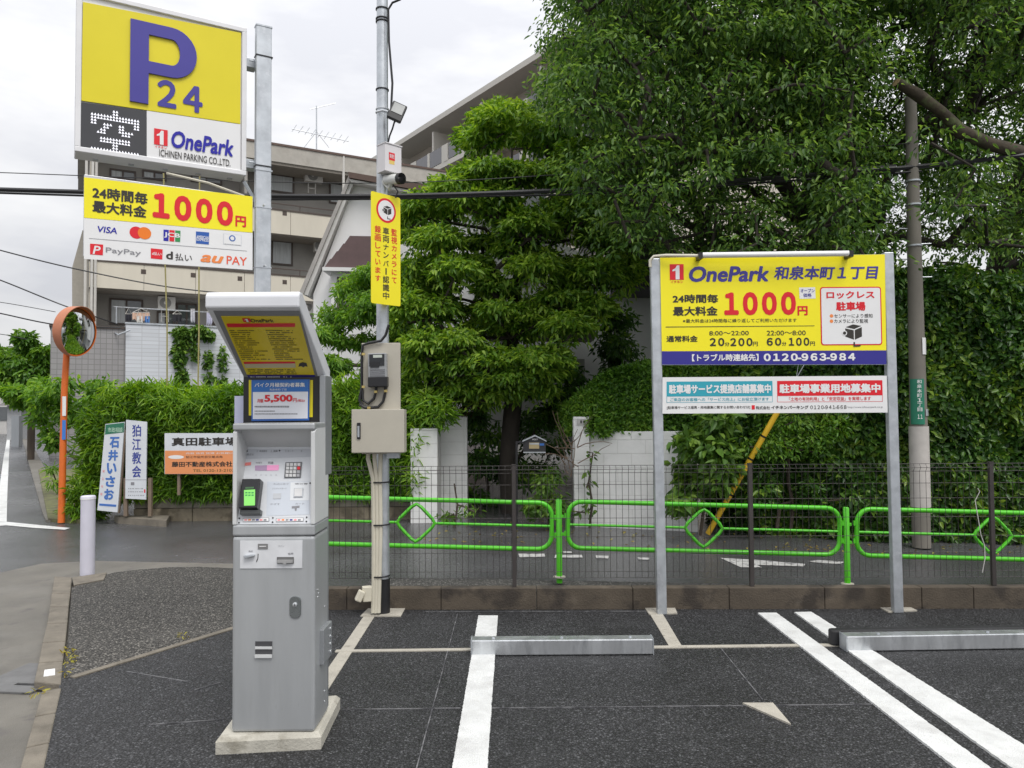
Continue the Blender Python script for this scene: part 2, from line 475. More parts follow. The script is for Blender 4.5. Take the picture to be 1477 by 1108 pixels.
# painted bay lines
for q in ([(690, 890), (718, 890), (703, 1108), (653, 1108)], [(1093, 886), (1120, 886), (1425, 1108), (1375, 1108)], [(1146, 885), (1170, 884.5), (1477, 1078), (1455, 1108)]):
    a, b, c, d = [g(*p) for p in q]
    ex = 0.6
    c2, d2 = c + (c - b).normalized() * ex, d + (d - a).normalized() * ex
    if q[0][0] == 1146:
        c2, d2 = b + (c - b) * 1.6, a + (d - a) * 1.6
    jr = random.Random(int(q[0][0])); nn_ = 260
    e1_ = [b.lerp(c2, i / nn_) + Vector((jr.gauss(0, 0.0013), jr.gauss(0, 0.001), 0)) for i in range(nn_ + 1)]
    e2_ = [a.lerp(d2, i / nn_) + Vector((jr.gauss(0, 0.0013), jr.gauss(0, 0.001), 0)) for i in range(nn_, -1, -1)]
    sheet('painted_line', e1_ + e2_, M_PAINT, -0.01, 0.012, lot)
# setting-out chalk lines snapped on the asphalt
M_CHALK = mat('chalk', (0.15, 0.15, 0.155), 0.9, var=0.3, scale=30, spots=((0.06, 0.06, 0.065), 10.0, 0.47))
for a, b, w in (((660, 886), (600, 1112), 0.006), ((494, 1024), (664, 1022), 0.007), ((708, 1022), (1300, 1016), 0.006), ((610, 882.5), (935, 882), 0.006),
                ((182, 969), (272, 984), 0.010), ((215, 1046), (325, 1038), 0.007), ((1040, 936), (1100, 1010), 0.006), ((280, 996), (318, 985), 0.006)):
    strip(g(*a), g(*b), w, w, 0.004, M_CHALK, 'chalk_line')
# kerb blocks along the left edge of the lot
kj = [848, 873, 899, 927, 955, 998]
z3 = zl(0, 780, 3.377)
in_e = [(350, 180), (343, 262), (335, 325), (329, 403), (320, 492), (307, 590), (297, 705)]
out_e = [(265, 175), (252, 258), (243, 323), (229, 407), (206, 500), (187, 598), (166, 690)]
def kerb_block(q):
    return MB().prism([(p[0], p[1]) for p in q], -0.1, 0.006).build('kerb_block', M_KERB, kerb, bevel=0.008)
kerb = thing('kerb', 'row of weathered concrete kerb blocks edging the asphalt lot beside the gutter', 'kerb', g(90, 964))
for i in range(len(in_e) - 1):
    a, b, c, d = g(*z3(*in_e[i])), g(*z3(*out_e[i])), g(*z3(*out_e[i + 1])), g(*z3(*in_e[i + 1]))
    e = (c - b).normalized() * 0.007
    kerb_block([a + e, b + e, c - e, d - e])
a0, b0 = g(*z3(300, 718)), g(*z3(205, 735))
dirk = (g(*z3(215, 1108)) - a0).normalized()
wv = b0 - a0
for i in range(6):
    s0, s1 = i * 0.42 + 0.007, (i + 1) * 0.42 - 0.007
    kerb_block([a0 + dirk * s0, a0 + wv + dirk * s0, a0 + wv + dirk * s1, a0 + dirk * s1])
# mortar stub and white marker plate on the kerb, bollard foot
sheet('marker_plate', [g(*z3(*p)) for p in ((217, 637), (268, 630), (268, 660), (212, 668))], M_WHITE, 0.0, 0.010, kerb)
# drain cover in the gutter
dr = thing('drain_cover', 'slotted concrete drain cover set in the gutter beside the kerb', 'drain', G(20, 978, -0.05))
dq = [G(*z3(*p), -0.05) for p in ((-160, 628), (160, 640), (165, 705), (-160, 738))]
ux = (dq[1] - dq[0]).normalized(); uy = Vector((-ux.y, ux.x, 0)); 
frd = Matrix((ux, uy, Vector((0, 0, 1)))).transposed().to_4x4(); frd.translation = dq[3]
wd, hd = (dq[1] - dq[0]).length, (dq[0] - dq[3]).length
mb = MB(frd)
bars = [(0.0, 0.22), (0.30, 0.58), (0.66, 1.0)]
for a, b in bars: mb.box((0, a * hd, -0.03), (wd * 0.86, b * hd, 0.012))
mb.box((0, 0, -0.03), (wd * 0.45, hd, 0.0115)); mb.box((wd * 0.76, 0, -0.03), (wd * 0.88, hd, 0.0115))
mb.build('slab', mat('drain_concrete', (0.15, 0.15, 0.15), 0.8, var=0.2, bump=0.3), dr)
MB(frd).box((0, 0, -0.03), (wd * 0.88, hd, 0.003)).build('slot_dark', M_BLACK, dr)  # black slab stands in for the shade down in the slots
MB(frd).box((wd * 0.88, hd * 0.1, -0.03), (wd * 1.0, hd * 0.9, 0.008)).build('inlet_dark', M_BLACK, dr)  # solid black block painted as the dark of the opening

# gravel verge between wall and street, worn markings on the street
m = MB()
for i in range(12):
    xa, xb = -1.4 + i * 1.1, -1.4 + (i + 1) * 1.1
    za, zb = street_z(xa) + 0.012, street_z(xb) + 0.012
    m.quad([(xa, wall_y(xa) + 0.1, za), (xb, wall_y(xb) + 0.1, zb), (xb, 7.62, zb), (xa, 7.62, za)])
verge = m.build('gravel_verge', M_GRAVEL); verge['kind'] = 'structure'
def mark(name, q, m_=M_OLDPAINT, zz=0.006):
    pts = []
    for (x, y) in q:
        X = G(x, y, -0.06).x
        p = G(x, y, street_z(X)); pts.append((p.x, p.y, street_z(p.x) + zz))
    return MB().quad(pts).build(name, m_, street)
z6 = zl(560, 560, 3.6925); z7 = zl(920, 560, 2.6517); z2 = zl(0, 560, 3.957)
for q in ([(692, 884), (832, 884), (836, 900), (700, 903)], [(890, 890), (1030, 890), (1036, 904), (885, 906)], [(930, 872), (975, 872), (980, 880), (935, 880)],
          [(1105, 893), (1174, 895), (1172, 909), (1108, 907)], [(1328, 903), (1390, 905), (1388, 916), (1330, 914)]):
    mark('worn_marking', [z6(*p) for p in q])
for q in ([(315, 650), (450, 657), (640, 672), (635, 682), (455, 676), (475, 686), (395, 686)], [(650, 662), (690, 657), (790, 664), (775, 672), (690, 668)]):
    mark('worn_marking', [z7(*p) for p in q])
mark('edge_line', [z2(*p) for p in ((-90, 768), (40, 765), (400, 800), (370, 810), (200, 800), (35, 785), (-90, 795))], M_PAINT)
mark('edge_line', [z2(*p) for p in ((38, 765), (-40, 765), (-8, 600), (20, 400), (38, 300), (40, 262), (15, 248), (0, 240), (30, 240), (60, 262), (56, 300), (50, 420), (42, 600))], M_PAINT, 0.007)
# side pavement and gutter of the far side street
def gsheet(name, q, m_, z0, z1, parent=None):
    return sheet(name, [G(*z2(*p), z1) for p in q], m_, z0, z1, parent)
gsheet('side_pavement', [(125, 285), (240, 700), (262, 752), (330, 752), (330, 600), (200, 350), (150, 270)], M_APRON, -0.1, -0.03)
ground_l = sheet('planting_soil', [D(70, 700, 11.8), D(120, 700, 11.6), D(118, 700, 22), D(55, 700, 22)], mat('soil', (0.10, 0.085, 0.06), 0.95, var=0.4, bump=0.8, bscale=30, col2=(0.14, 0.15, 0.06)), -0.1, -0.01)

# ================================================================== inks and films
K_YEL = flat('yellow_film', (0.76, 0.65, 0.012), 0.35)
K_YELB = flat('yellow_print', (0.93, 0.82, 0.012), 0.4)
K_WHT = flat('white_film', (0.80, 0.80, 0.80), 0.35)
K_BLU = flat('violet_blue_ink', (0.055, 0.045, 0.30), 0.4)
K_NAVY = flat('navy_ink', (0.03, 0.025, 0.26), 0.4)
K_DBLU = flat('deep_blue_ink', (0.012, 0.01, 0.35), 0.4)
K_RED = flat('red_ink', (0.72, 0.010, 0.022), 0.4)
K_BLK = flat('black_ink', (0.03, 0.026, 0.022), 0.5)
K_GRY = flat('grey_ink', (0.25, 0.25, 0.27), 0.5)
K_TEAL = flat('teal_ink', (0.03, 0.36, 0.46), 0.4)
K_ORG = flat('orange_ink', (0.85, 0.25, 0.06), 0.45)
K_GRN = flat('green_ink', (0.03, 0.28, 0.08), 0.45)
K_PINK = flat('pink_ink', (0.85, 0.30, 0.32), 0.5)

def logo_one(parent, fr, a, b, z=0.003, label=None):
    """red square with a white figure one and small red kana beneath, a / b lower left and upper right in local units"""
    w, h = b[0] - a[0], b[1] - a[1]
    mb = MB(); poly_on(mb, fr, [(a[0], a[1] + h * 0.17), (b[0], a[1] + h * 0.17), b, (a[0], b[1])], z, px=False)
    o = mb.build('logo_square', K_RED, parent)
    mb = MB()
    q = [(0.52, 0.93), (0.70, 0.93), (0.70, 0.20), (0.42, 0.20), (0.42, 0.66), (0.20, 0.62), (0.20, 0.70), (0.40, 0.78)]
    poly_on(mb, fr, [(a[0] + u * w, a[1] + h * v) for u, v in q][::-1], z + 0.001, px=False)
    mb.build('logo_figure', K_WHT, o)
    mb = MB(); put_text(mb, fr, 'イチネン', (a[0] + 0.06 * w, a[1]), (a[0] + 0.94 * w, a[1] + 0.13 * h), z, 0.02, px=False)
    mb.build('logo_kana', K_RED, o)

def panel_poly(fr, pts_px, z0, z1):
    poly = [PL(*p, fr) for p in pts_px]
    a = sum(poly[i - 1][0] * poly[i][1] - poly[i][0] * poly[i - 1][1] for i in range(len(poly)))
    if a < 0: poly = poly[::-1]
    return MB(fr).prism(poly, z0, z1)

# ================================================================== tall parking sign (left)
z1 = zl(80, 0, 4.344); zb = zl(100, 230, 4.9233)
pr, plft = D(355, 253.5, 5.0), D(107.6, 224, 4.5)
SD = Vector((pr.x - plft.x, pr.y - plft.y, 0)).normalized()        # along the sign, left to right
SN = Vector((SD.y, -SD.x, 0))                                       # its facing
post_p = D(378.5, 400, 5.04)
ps = thing('parking_sign', 'tall galvanised post with yellow P24 light box and price panel behind payment machine', 'sign', (post_p.x, post_p.y, 0))
fpost = frame((post_p.x, post_p.y, 0), SD, SN * -1)                 # x along the sign, y away from the face
mb = MB(fpost).box((-0.05, -0.026, 0.0), (0.05, 0.026, D(378, 40, 5.04).z))
mb.build('post', M_GALV, ps, bevel=0.006)
ztop = D(378, 40, 5.04).z
MB(fpost).box((-0.053, -0.029, ztop - 0.004), (0.053, 0.029, ztop + 0.006)).build('post_cap', M_GALV, ps)
# light box
W_, z_lo, z_hi = (pr - plft).xy.length, pr.z, D(355, 41.4, 5.0).z
f1 = frame((plft.x, plft.y, z_lo), SD)
H_ = z_hi - z_lo
boxd = 0.17
sb = MB(f1).box((0, 0, -boxd), (W_, H_, -0.012)).build('light_box', mat('white_aluminium', (0.74, 0.74, 0.75), 0.4, 0.1, var=0.05), ps, bevel=0.006)
mb = MB(f1)
fw = 0.03
mb.box((0, 0, -0.014), (W_, fw, 0.006)).box((0, H_ - fw, -0.014), (W_, H_, 0.006)).box((0, fw, -0.014), (fw, H_ - fw, 0.006)).box((W_ - fw, fw, -0.014), (W_, H_ - fw, 0.006))
mb.build('frame', MATS['white_aluminium'], sb, bevel=0.003)
mb = MB(f1)
for k in range(5): mb.box((W_ * (0.1 + 0.2 * k), 0.0, -boxd * 0.75), (W_ * (0.1 + 0.2 * k) + 0.03, -0.006, -boxd * 0.6))
mb.build('drain_screw', M_GALVB, sb, kind='stuff')
def face(pts, z, m_, parent, name='face_panel'):
    return panel_poly(f1, [z1(*p) for p in pts], z - 0.008, z).build(name, m_, parent)
yf = face([(172, 12), (1163, 206), (1158, 776), (162, 630)], 0.0, K_YEL, sb, 'yellow_panel')
wf = face([(572, 694), (1158, 780), (1158, 1066), (572, 998)], 0.0, K_WHT, sb, 'white_panel')
lf = face([(158, 640), (571, 696), (571, 1000), (152, 950)], 0.001, mat('black_acrylic', (0.03, 0.03, 0.034), 0.10, var=0.1, spec=0.8), sb, 'display_panel')
# raised letters
def raised(body, bl, tr, m_, parent, dz, bold, name, fr=f1, zlk=z1, shear=0.0):
    mb_ = MB(); put_text(mb_, fr, body, zlk(*bl), zlk(*tr), dz, bold, shear)
    return mb_.build(name, m_, parent)
a, b = PL(*z1(465, 636), f1), PL(*z1(885, 215), f1)
pw, ph = b[0] - a[0], b[1] - a[1]
st = 0.27
def Ppoly(n=14):
    cy, r_o = 0.69, 0.31
    out = [(0, 0), (st, 0), (st, 0.38)]
    k = 1 - r_o * 1.25
    for i in range(n + 1):
        q = math.radians(-90 + 180 * i / n); out.append((k + (1 - k) * math.cos(q), cy + r_o * math.sin(q)))
    out += [(0, 1)]
    r_i = 0.163
    inn = [(st, cy - r_i)] + [(k + (1 - k - 0.26) * math.cos(math.radians(-90 + 180 * i / n)), cy + r_i * math.sin(math.radians(-90 + 180 * i / n))) for i in range(n + 1)] + [(st, cy + r_i)]
    return out, inn
po, pi = Ppoly()

bm = bmesh.new()
def loop(pts, z):
    vs_ = [bm.verts.new((a[0] + u * pw, a[1] + v * ph, z)) for u, v in pts]
    return vs_, [bm.edges.new((vs_[i], vs_[(i + 1) % len(vs_)])) for i in range(len(vs_))]
v1, e1 = loop(po, 0.014); v2, e2 = loop(pi, 0.014)
bmesh.ops.triangle_fill(bm, edges=e1 + e2, use_beauty=True)
ex = bmesh.ops.extrude_edge_only(bm, edges=e1 + e2)
for v in [q for q in ex['geom'] if isinstance(q, bmesh.types.BMVert)]: v.co.z = -0.004
bm.verts.index_update()
MB().add([f1 @ v.co for v in bm.verts], [tuple(v.index for v in f.verts) for f in bm.faces]).build('letter_p', K_BLU, yf)
bm.free()
raised('24', (637, 664), (922, 548), K_BLU, yf, 0.004, 0.035, 'figures_24')
la, lb = PL(*z1(617, 925), f1), PL(*z1(703, 818), f1)
logo_one(wf, f1, la, lb)
raised('OnePark', (725, 925), (1115, 880), K_DBLU, wf, 0.004, 0.03, 'lettering', shear=0.18)
raised('ICHINEN PARKING CO.,LTD.', (650, 986), (1096, 1003), K_BLK, wf, 0.004, 0.006, 'lettering')
# display: lit triangles spelling the kanji for vacant
rows = {0: (7, 8), 1: (7, 8), 2: range(16), 3: range(16), 4: (0, 1, 14, 15), 5: (0, 1, 4, 5, 6, 9, 10, 14, 15), 6: (4, 5, 9, 10), 7: (3, 4, 9, 10, 11, 12, 13),
        8: (2, 3, 4, 10, 11, 12), 10: range(3, 13), 11: range(3, 13), 12: (7, 8), 13: (7, 8), 14: range(16), 15: range(16)}
zled = zl(100, 140, 10.55)
o0, o1, o2 = PL(*zled(340, 815), f1), PL(*zled(1040, 895), f1), PL(*zled(340, 165), f1)
MLED = bpy.data.materials.new('lit_led'); MLED.use_nodes = True
MLED.node_tree.nodes['Principled BSDF'].inputs['Emission Color'].default_value = (0.9, 0.9, 1, 1)
MLED.node_tree.nodes['Principled BSDF'].inputs['Emission Strength'].default_value = 0.6
MLED.node_tree.nodes['Principled BSDF'].inputs['Base Color'].default_value = (0.7, 0.7, 0.75, 1)
mb = MB()
for r_, cs in rows.items():
    for c_ in cs:
        u = o0[0] + (o1[0] - o0[0]) * c_ / 15; v = o0[1] + (o2[1] - o0[1]) * (15 - r_) / 15
        s_ = (o1[0] - o0[0]) / 15 * 0.46
        poly_on(mb, f1, [(u - s_, v - s_), (u + s_, v - s_), (u, v + s_)], 0.004, px=False)
mb.build('display_dots', MLED, lf, kind='stuff')
# brackets and stays
for zz in (H_ - 0.20, 0.10):
    mb = MB(f1).box((W_ - 0.01, zz - 0.03, -0.13), (W_ + 0.075, zz + 0.03, -0.05))
    mb.box((W_ + 0.02, zz - 0.006, -0.02), (W_ + 0.155, zz + 0.006, -0.012))
    mb.build('bracket', M_GALV, ps, bevel=0.003)
f1p = W[ps]
MB().tube([D(240, 250, 4.78), D(300, 264, 4.86), D(352, 283, 5.02)], 0.008, 6).build('stay_pipe', M_CREAM, ps)
MB().tube([D(352, 262, 5.02), D(368, 290, 5.06)], 0.012, 6).build('stay_arm', M_GALV, ps)
# price panel
p2l, p2r = D(120, 375, 4.49), D(364.5, 390.5, 5.0)
p2l.z = p2r.z
f2 = frame((p2l.x, p2l.y, p2l.z), Vector((p2r.x - p2l.x, p2r.y - p2l.y, 0)))
W2, H2 = (p2r - p2l).xy.length, D(364.5, 284.5, 5.0).z - p2r.z
pp = MB(f2).box((0, 0, -0.03), (W2, H2, 0)).build('price_panel', mat('grey_aluminium', (0.55, 0.55, 0.56), 0.4, 0.4), ps, bevel=0.003)
yp = panel_poly(f2, [zb(*p) for p in ((104, 128), (1300, 264), (1300, 521), (104, 414))], 0.0005, 0.003).build('yellow_print', K_YELB, pp)
wp = panel_poly(f2, [zb(*p) for p in ((103, 417), (1300, 524), (1300, 786), (103, 707))], 0.0005, 0.003).build('white_print', K_WHT, pp)
def t2(body, bl, tr, m_, bold=0.015, shear=0.0, parent=None, name='lettering'):
    return raised(body, bl, tr, m_, parent or pp, 0.0045, bold, name, f2, zb, shear)
t2('24時間毎', (163, 277), (556, 240), K_BLK, 0.035); t2('最大料金', (163, 375), (548, 335), K_BLK, 0.035)
t2('1000', (590, 414), (1162, 306), K_RED, 0.06, name='price_figures'); t2('円', (1178, 476), (1254, 408), K_RED, 0.04)
t2('VISA', (200, 517), (338, 487), K_DBLU, 0.02, 0.15)
def shape2(pts, m_, parent=None, z=0.0045, name='mark', px=True):
    mb_ = MB(); poly_on(mb_, f2, [zb(*p) for p in pts] if px else pts, z, px=px)
    return mb_.build(name, m_, parent or pp)
def disc2(c, r, m_, z, name='mark'):
    cx, cy = PL(*zb(*c), f2); rr = (PL(*zb(c[0], c[1] - r), f2)[1] - cy)
    mb_ = MB(); mb_.disc((cx, cy), rr, z=z, fr=f2); return mb_.build(name, m_, pp)
disc2((475, 521), 43, K_RED, 0.0045); disc2((533, 525), 43, flat('amber_ink', (0.85, 0.20, 0.01)), 0.0052)
for (xa, xb, ya, mk) in ((668, 706, 499, K_DBLU), (710, 747, 502, K_RED), (751, 789, 505, K_GRN)):
    shape2([(xa, ya), (xb, ya + 3), (xb - 3, ya + 83), (xa, ya + 80)], mk)
t2('JCB', (672, 556), (786, 528), K_WHT, 0.03)
shape2([(898, 512), (992, 520), (990, 606), (898, 598)], flat('card_blue', (0.02, 0.10, 0.40)))
t2('AMERICAN', (902, 560), (988, 548), K_WHT, 0.02); t2('EXPRESS', (902, 578), (988, 566), K_WHT, 0.02)
shape2([(1092, 527), (1222, 538), (1221, 614), (1092, 603)], flat('pale_grey_ink', (0.62, 0.64, 0.68)))
shape2([(1096, 531), (1218, 541), (1217, 610), (1096, 599)], K_WHT, z=0.0052)
disc2((1156, 562), 22, flat('ring_blue', (0.03, 0.12, 0.42)), 0.006); disc2((1156, 562), 14, K_WHT, 0.0066)
t2('Diners Club', (1104, 602), (1212, 590), K_GRY, 0.0)
shape2([(140, 560), (1260, 650), (1260, 653), (140, 563)], K_GRY, name='rule_line')
shape2([(147, 599), (240, 606), (238, 682), (147, 675)], K_RED); t2('P', (165, 672), (222, 618), K_WHT, 0.02, 0.2)
t2('PayPay', (258, 672), (508, 648), K_GRY, 0.008)
shape2([(578, 632), (662, 640), (660, 712), (578, 704)], K_RED); t2('d払い', (586, 680), (654, 662), K_WHT, 0.02)
t2('d', (686, 708), (735, 656), K_BLK, 0.03); t2('払い', (752, 718), (870, 676), K_BLK, 0.012)
t2('au', (930, 728), (1096, 690), K_ORG, 0.03, 0.3); t2('PAY', (1116, 744), (1260, 698), flat('coral_ink', (0.80, 0.10, 0.04)), 0.01)
for x_, y_ in ((375, 297), (376, 384)):
    q = D(x_ + 5, y_, 4.99); MB().tube([q - SN * -0.0, q + SN * 0.04], 0.007, 8).build('bolt', M_GALVB, ps)
    MB(fpost).box((-0.052, -0.029, q.z - 0.006), (0.052, 0.029, q.z + 0.002)).build('steel_band', M_GALV, ps)
for y_ in (83, 241, 247):
    zz = D(378, y_, 5.04).z
    MB(fpost).box((-0.053, -0.030, zz - 0.004), (0.056, 0.030, zz + 0.004)).build('steel_band', M_BLACK if y_ != 247 else M_GALV, ps)

# ================================================================== payment machine
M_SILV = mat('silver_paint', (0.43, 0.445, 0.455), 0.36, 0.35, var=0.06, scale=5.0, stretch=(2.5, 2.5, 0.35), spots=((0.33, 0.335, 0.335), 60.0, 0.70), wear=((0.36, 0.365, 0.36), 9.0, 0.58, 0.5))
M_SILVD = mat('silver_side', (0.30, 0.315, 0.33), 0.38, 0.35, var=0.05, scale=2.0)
M_LGREY = mat('light_grey_paint', (0.62, 0.63, 0.63), 0.4, var=0.04)
M_CANOPY = mat('pale_canopy', (0.70, 0.71, 0.74), 0.35, var=0.04)
YF = 3.70                                       # depth of its front
XL, XR = D(333.5, 1050, YF).x, D(453.5, 1050, YF).x
YB = YF + 0.27
ZB = 0.078
def zf(y): return D(395, y, YF).z
pm = thing('payment_machine', 'silver parking payment machine with tilted canopy, keypad and card reader', 'payment machine', ((XL + XR) / 2, YF + 0.13, ZB))
fm = Matrix.Translation((XL, YF, 0))            # x across, y into the machine, z up
WM = XR - XL; DM = YB - YF
z_seam0, z_seam1, z_pan, z_hood = zf(771.5), zf(773.5), zf(757), zf(617)
MB(fm).box((0, 0, ZB), (WM, DM, z_seam0 - 0.006)).build('lower_cabinet', M_SILV, pm, bevel=0.016, seg=3)
MB(fm).box((0.004, 0.004, z_seam0 - 0.006), (WM - 0.004, DM - 0.01, z_seam1)).build('seam', M_BLACK, pm)
MB(fm).box((0, 0, z_seam1), (WM, DM, z_pan)).build('door_rail', M_SILV, pm, bevel=0.01, seg=3)
# head: two cheeks, a roof and a back, with the panel leaning back between them
ck = [(0.0, z_pan), (DM, z_pan), (DM, z_hood + 0.0), (0.05, z_hood), (0.0, z_hood - 0.02)]
for x0 in (0.0, WM - 0.02):
    fx = fm @ Matrix(((0, 0, 1, x0), (1, 0, 0, 0), (0, 1, 0, 0), (0, 0, 0, 1)))
    MB(fx).prism(ck, 0, 0.02).build('cheek', M_LGREY, pm, bevel=0.004)
MB(fm).box((0.0, -0.004, z_hood - 0.012), (WM, DM, z_hood + 0.022)).build('head_roof', M_SILV, pm, bevel=0.008)
MB(fm).box((0.02, DM - 0.03, z_pan), (WM - 0.02, DM, z_hood - 0.012)).build('head_back', M_LGREY, pm)
pt, pb = Vector((XL + 0.02, YF + 0.15, zf(647))), Vector((XL + 0.02, YF + 0.012, z_pan + 0.002))
fpn = frame(pb, (1, 0, 0), pt - pb)
PWm, PHm = WM - 0.04, (pt - pb).length
MB(fpn).box((0, 0, -0.02), (PWm, PHm, 0)).build('control_panel', mat('panel_film', (0.66, 0.68, 0.71), 0.3, var=0.02), pm)
cpn = pm.children[-1]
MB().quad([(XL + 0.02, pt.y, pt.z), (XR - 0.02, pt.y, pt.z), (XR - 0.02, YF + 0.05, z_hood - 0.013), (XL + 0.02, YF + 0.05, z_hood - 0.013)]).build('recess_top', M_LGREY, pm)
zm = zl(320, 600, 4.4306)
def pr_(pts, z, m_, name, parent=None, d=None):
    if d is None:
        mb_ = MB(); poly_on(mb_, fpn, [zm(*p) for p in pts], z)
    else:
        mb_ = panel_poly(fpn, [zm(*p) for p in pts], z - d, z)
    return mb_.build(name, m_, parent or cpn)
def ptxt(body, bl, tr, m_, bold=0.0, z=0.002, name='lettering'):
    mb_ = MB(); put_text(mb_, fpn, body, zm(*bl), zm(*tr), z, bold); return mb_.build(name, m_, cpn)
pr_([(130, 212), (575, 212), (573, 262), (128, 275)], 0.0012, flat('panel_band', (0.52, 0.54, 0.58), 0.35), 'header_band')
pr_([(290, 420), (560, 420), (560, 630), (285, 640)], 0.0012, flat('panel_pale', (0.58, 0.62, 0.68), 0.35), 'instruction_field')
pr_([(440, 425), (560, 425), (560, 540), (436, 540)], 0.0018, flat('panel_white', (0.72, 0.74, 0.76), 0.35), 'receipt_field')
for (t_, x0, x1, y_) in (('1', 222, 232, 232), ('2', 312, 322, 232), ('3', 403, 413, 232), ('4', 505, 515, 232), ('精算方法', 145, 205, 254), ('車室番号', 240, 290, 232), ('精算', 330, 358, 232), ('カード', 420, 458, 232)):
    ptxt(t_, (x0, y_), (x1, y_ - 13), K_GRY, 0.008)
pr_([(138, 300), (188, 296), (186, 316), (138, 320)], 0.002, flat('salmon_ink', (0.80, 0.22, 0.20)), 'label_patch')
ptxt('車室番号', (216, 306), (258, 295), K_GRY); ptxt('料金', (295, 307), (332, 292), K_GRY, 0.01)
disp = bpy.data.materials.new('lit_display'); disp.use_nodes = True
disp.node_tree.nodes['Principled BSDF'].inputs['Base Color'].default_value = (0.62, 0.30, 0.46, 1)
disp.node_tree.nodes['Principled BSDF'].inputs['Emission Color'].default_value = (0.85, 0.22, 0.50, 1)
disp.node_tree.nodes['Principled BSDF'].inputs['Emission Strength'].default_value = 0.25
pr_([(213, 318), (290, 316), (288, 350), (213, 350)], 0.002, flat('mauve_window', (0.45, 0.30, 0.46), 0.2), 'space_display')
pr_([(290, 316), (365, 314), (363, 348), (288, 350)], 0.002, disp, 'fee_display')
kp = pr_([(408, 298), (513, 296), (505, 395), (400, 397)], 0.006, mat('keypad_grey', (0.16, 0.165, 0.175), 0.5), 'keypad', d=0.008)
for r_ in range(4):
    for c_ in range(4):
        cx, cy = 425 + c_ * 23.5 - r_ * 1.8, 314 + r_ * 23
        col_ = K_RED if (c_ == 3 and r_ == 1) else (mat('key_white', (0.66, 0.66, 0.66), 0.4) if c_ < 3 or r_ == 0 else mat('key_grey', (0.40, 0.40, 0.42), 0.4))
        pr_([(cx - 9, cy - 9), (cx + 9, cy - 9), (cx + 9, cy + 9), (cx - 9, cy + 9)], 0.010, col_, 'key', kp, d=0.005)
for k in range(5): ptxt('円', (214 + 32 * k, 383), (224 + 32 * k, 376), K_GRY)
ptxt('クレジットカード', (330, 442), (428, 430), K_GRY, 0.006); ptxt('領収書', (465, 440), (550, 429), K_GRY, 0.006)
ptxt('クレジットカード', (322, 470), (415, 459), K_GRY); ptxt('かざす', (310, 570), (372, 558), K_GRY); ptxt('カード', (470, 568), (528, 556), K_GRY)
sl = pr_([(330, 496), (380, 495), (378, 530), (328, 531)], 0.0035, mat('pale_slot', (0.55, 0.57, 0.60), 0.4), 'card_pictogram', d=0.002)
bt = pr_([(464, 462), (523, 461), (519, 521), (460, 522)], 0.006, M_GALV, 'receipt_button', d=0.006)
pr_([(468, 467), (518, 466), (514, 516), (465, 517)], 0.009, mat('button_white', (0.72, 0.72, 0.72), 0.35), 'button_cap', bt, d=0.004)
pr_([(448, 578), (498, 574), (496, 588), (480, 588), (478, 606), (468, 606), (466, 590), (448, 592)], 0.003, K_GRY, 'pictogram')
for (xa, xb) in ((135, 303), (347, 523)):
    ro = pr_([(xa, 654), (xb, 650), (xb, 675), (xa, 679)], 0.0025, K_GRY, 'brand_strip')
    pr_([(xa + 3, 657), (xb - 3, 653), (xb - 3, 672), (xa + 3, 676)], 0.0032, K_WHT, 'strip_field', ro)
    for k in range(6):
        x_ = xa + 10 + k * (xb - xa - 20) / 6
        pr_([(x_, 661), (x_ + 18, 660), (x_ + 18, 670), (x_, 671)], 0.0038, [K_PINK, K_ORG, K_GRY, K_NAVY, K_PINK, K_GRY][k], 'brand_mark', ro)
mb = MB()
for p in ((113, 655), (110, 683), (327, 652), (325, 679), (543, 648), (541, 675), (130, 203), (162, 226), (370, 223), (565, 430)):
    u, v = PL(*zm(*p), fpn); mb.lathe([(0.0038, 0.0), (0.0038, 0.004), (0.0, 0.005)], 8, fr=fpn @ Matrix.Translation((u, v, 0)))
mb.build('panel_screws', M_BLACK, cpn, kind='stuff')
# contactless card reader standing proud of the panel
ra, rb = PL(*zm(127, 607), fpn), PL(*zm(268, 420), fpn)
rd = MB(fpn).box((ra[0], ra[1], 0.0), (rb[0], rb[1], 0.055)).build('card_reader', mat('reader_black', (0.012, 0.012, 0.014), 0.25), pm, bevel=0.005)
frr = fpn @ Matrix.Translation((0, 0, 0.056))
gm = bpy.data.materials.new('lit_reader'); gm.use_nodes = True
gm.node_tree.nodes['Principled BSDF'].inputs['Base Color'].default_value = (0.16, 0.42, 0.10, 1)
gm.node_tree.nodes['Principled BSDF'].inputs['Emission Color'].default_value = (0.22, 0.75, 0.12, 1)
gm.node_tree.nodes['Principled BSDF'].inputs['Emission Strength'].default_value = 0.45
def rr_(pts, z, m_, name, par=rd):
    mb_ = MB(); poly_on(mb_, frr, [zm(*p) for p in pts], z); return mb_.build(name, m_, par)
sc = rr_([(142, 474), (213, 470), (212, 572), (142, 574)], 0.001, gm, 'reader_screen')
for r_ in range(2):
    for c_ in range(3): rr_([(150 + c_ * 20, 488 + r_ * 16), (164 + c_ * 20, 487 + r_ * 16), (164 + c_ * 20, 495 + r_ * 16), (150 + c_ * 20, 496 + r_ * 16)], 0.002, K_GRN, 'screen_icon', sc)
rr_([(150, 455), (205, 453), (205, 465), (150, 467)], 0.001, mat('dim_green', (0.05, 0.13, 0.05), 0.3), 'reader_label')
la_, lb_ = PL(*zm(127, 640), fpn), PL(*zm(262, 608), fpn)
MB(fpn).box((la_[0], la_[1], 0.0), (lb_[0], lb_[1], 0.035)).build('reader_tray', mat('smoked_plastic', (0.05, 0.055, 0.055), 0.12), pm, bevel=0.003)
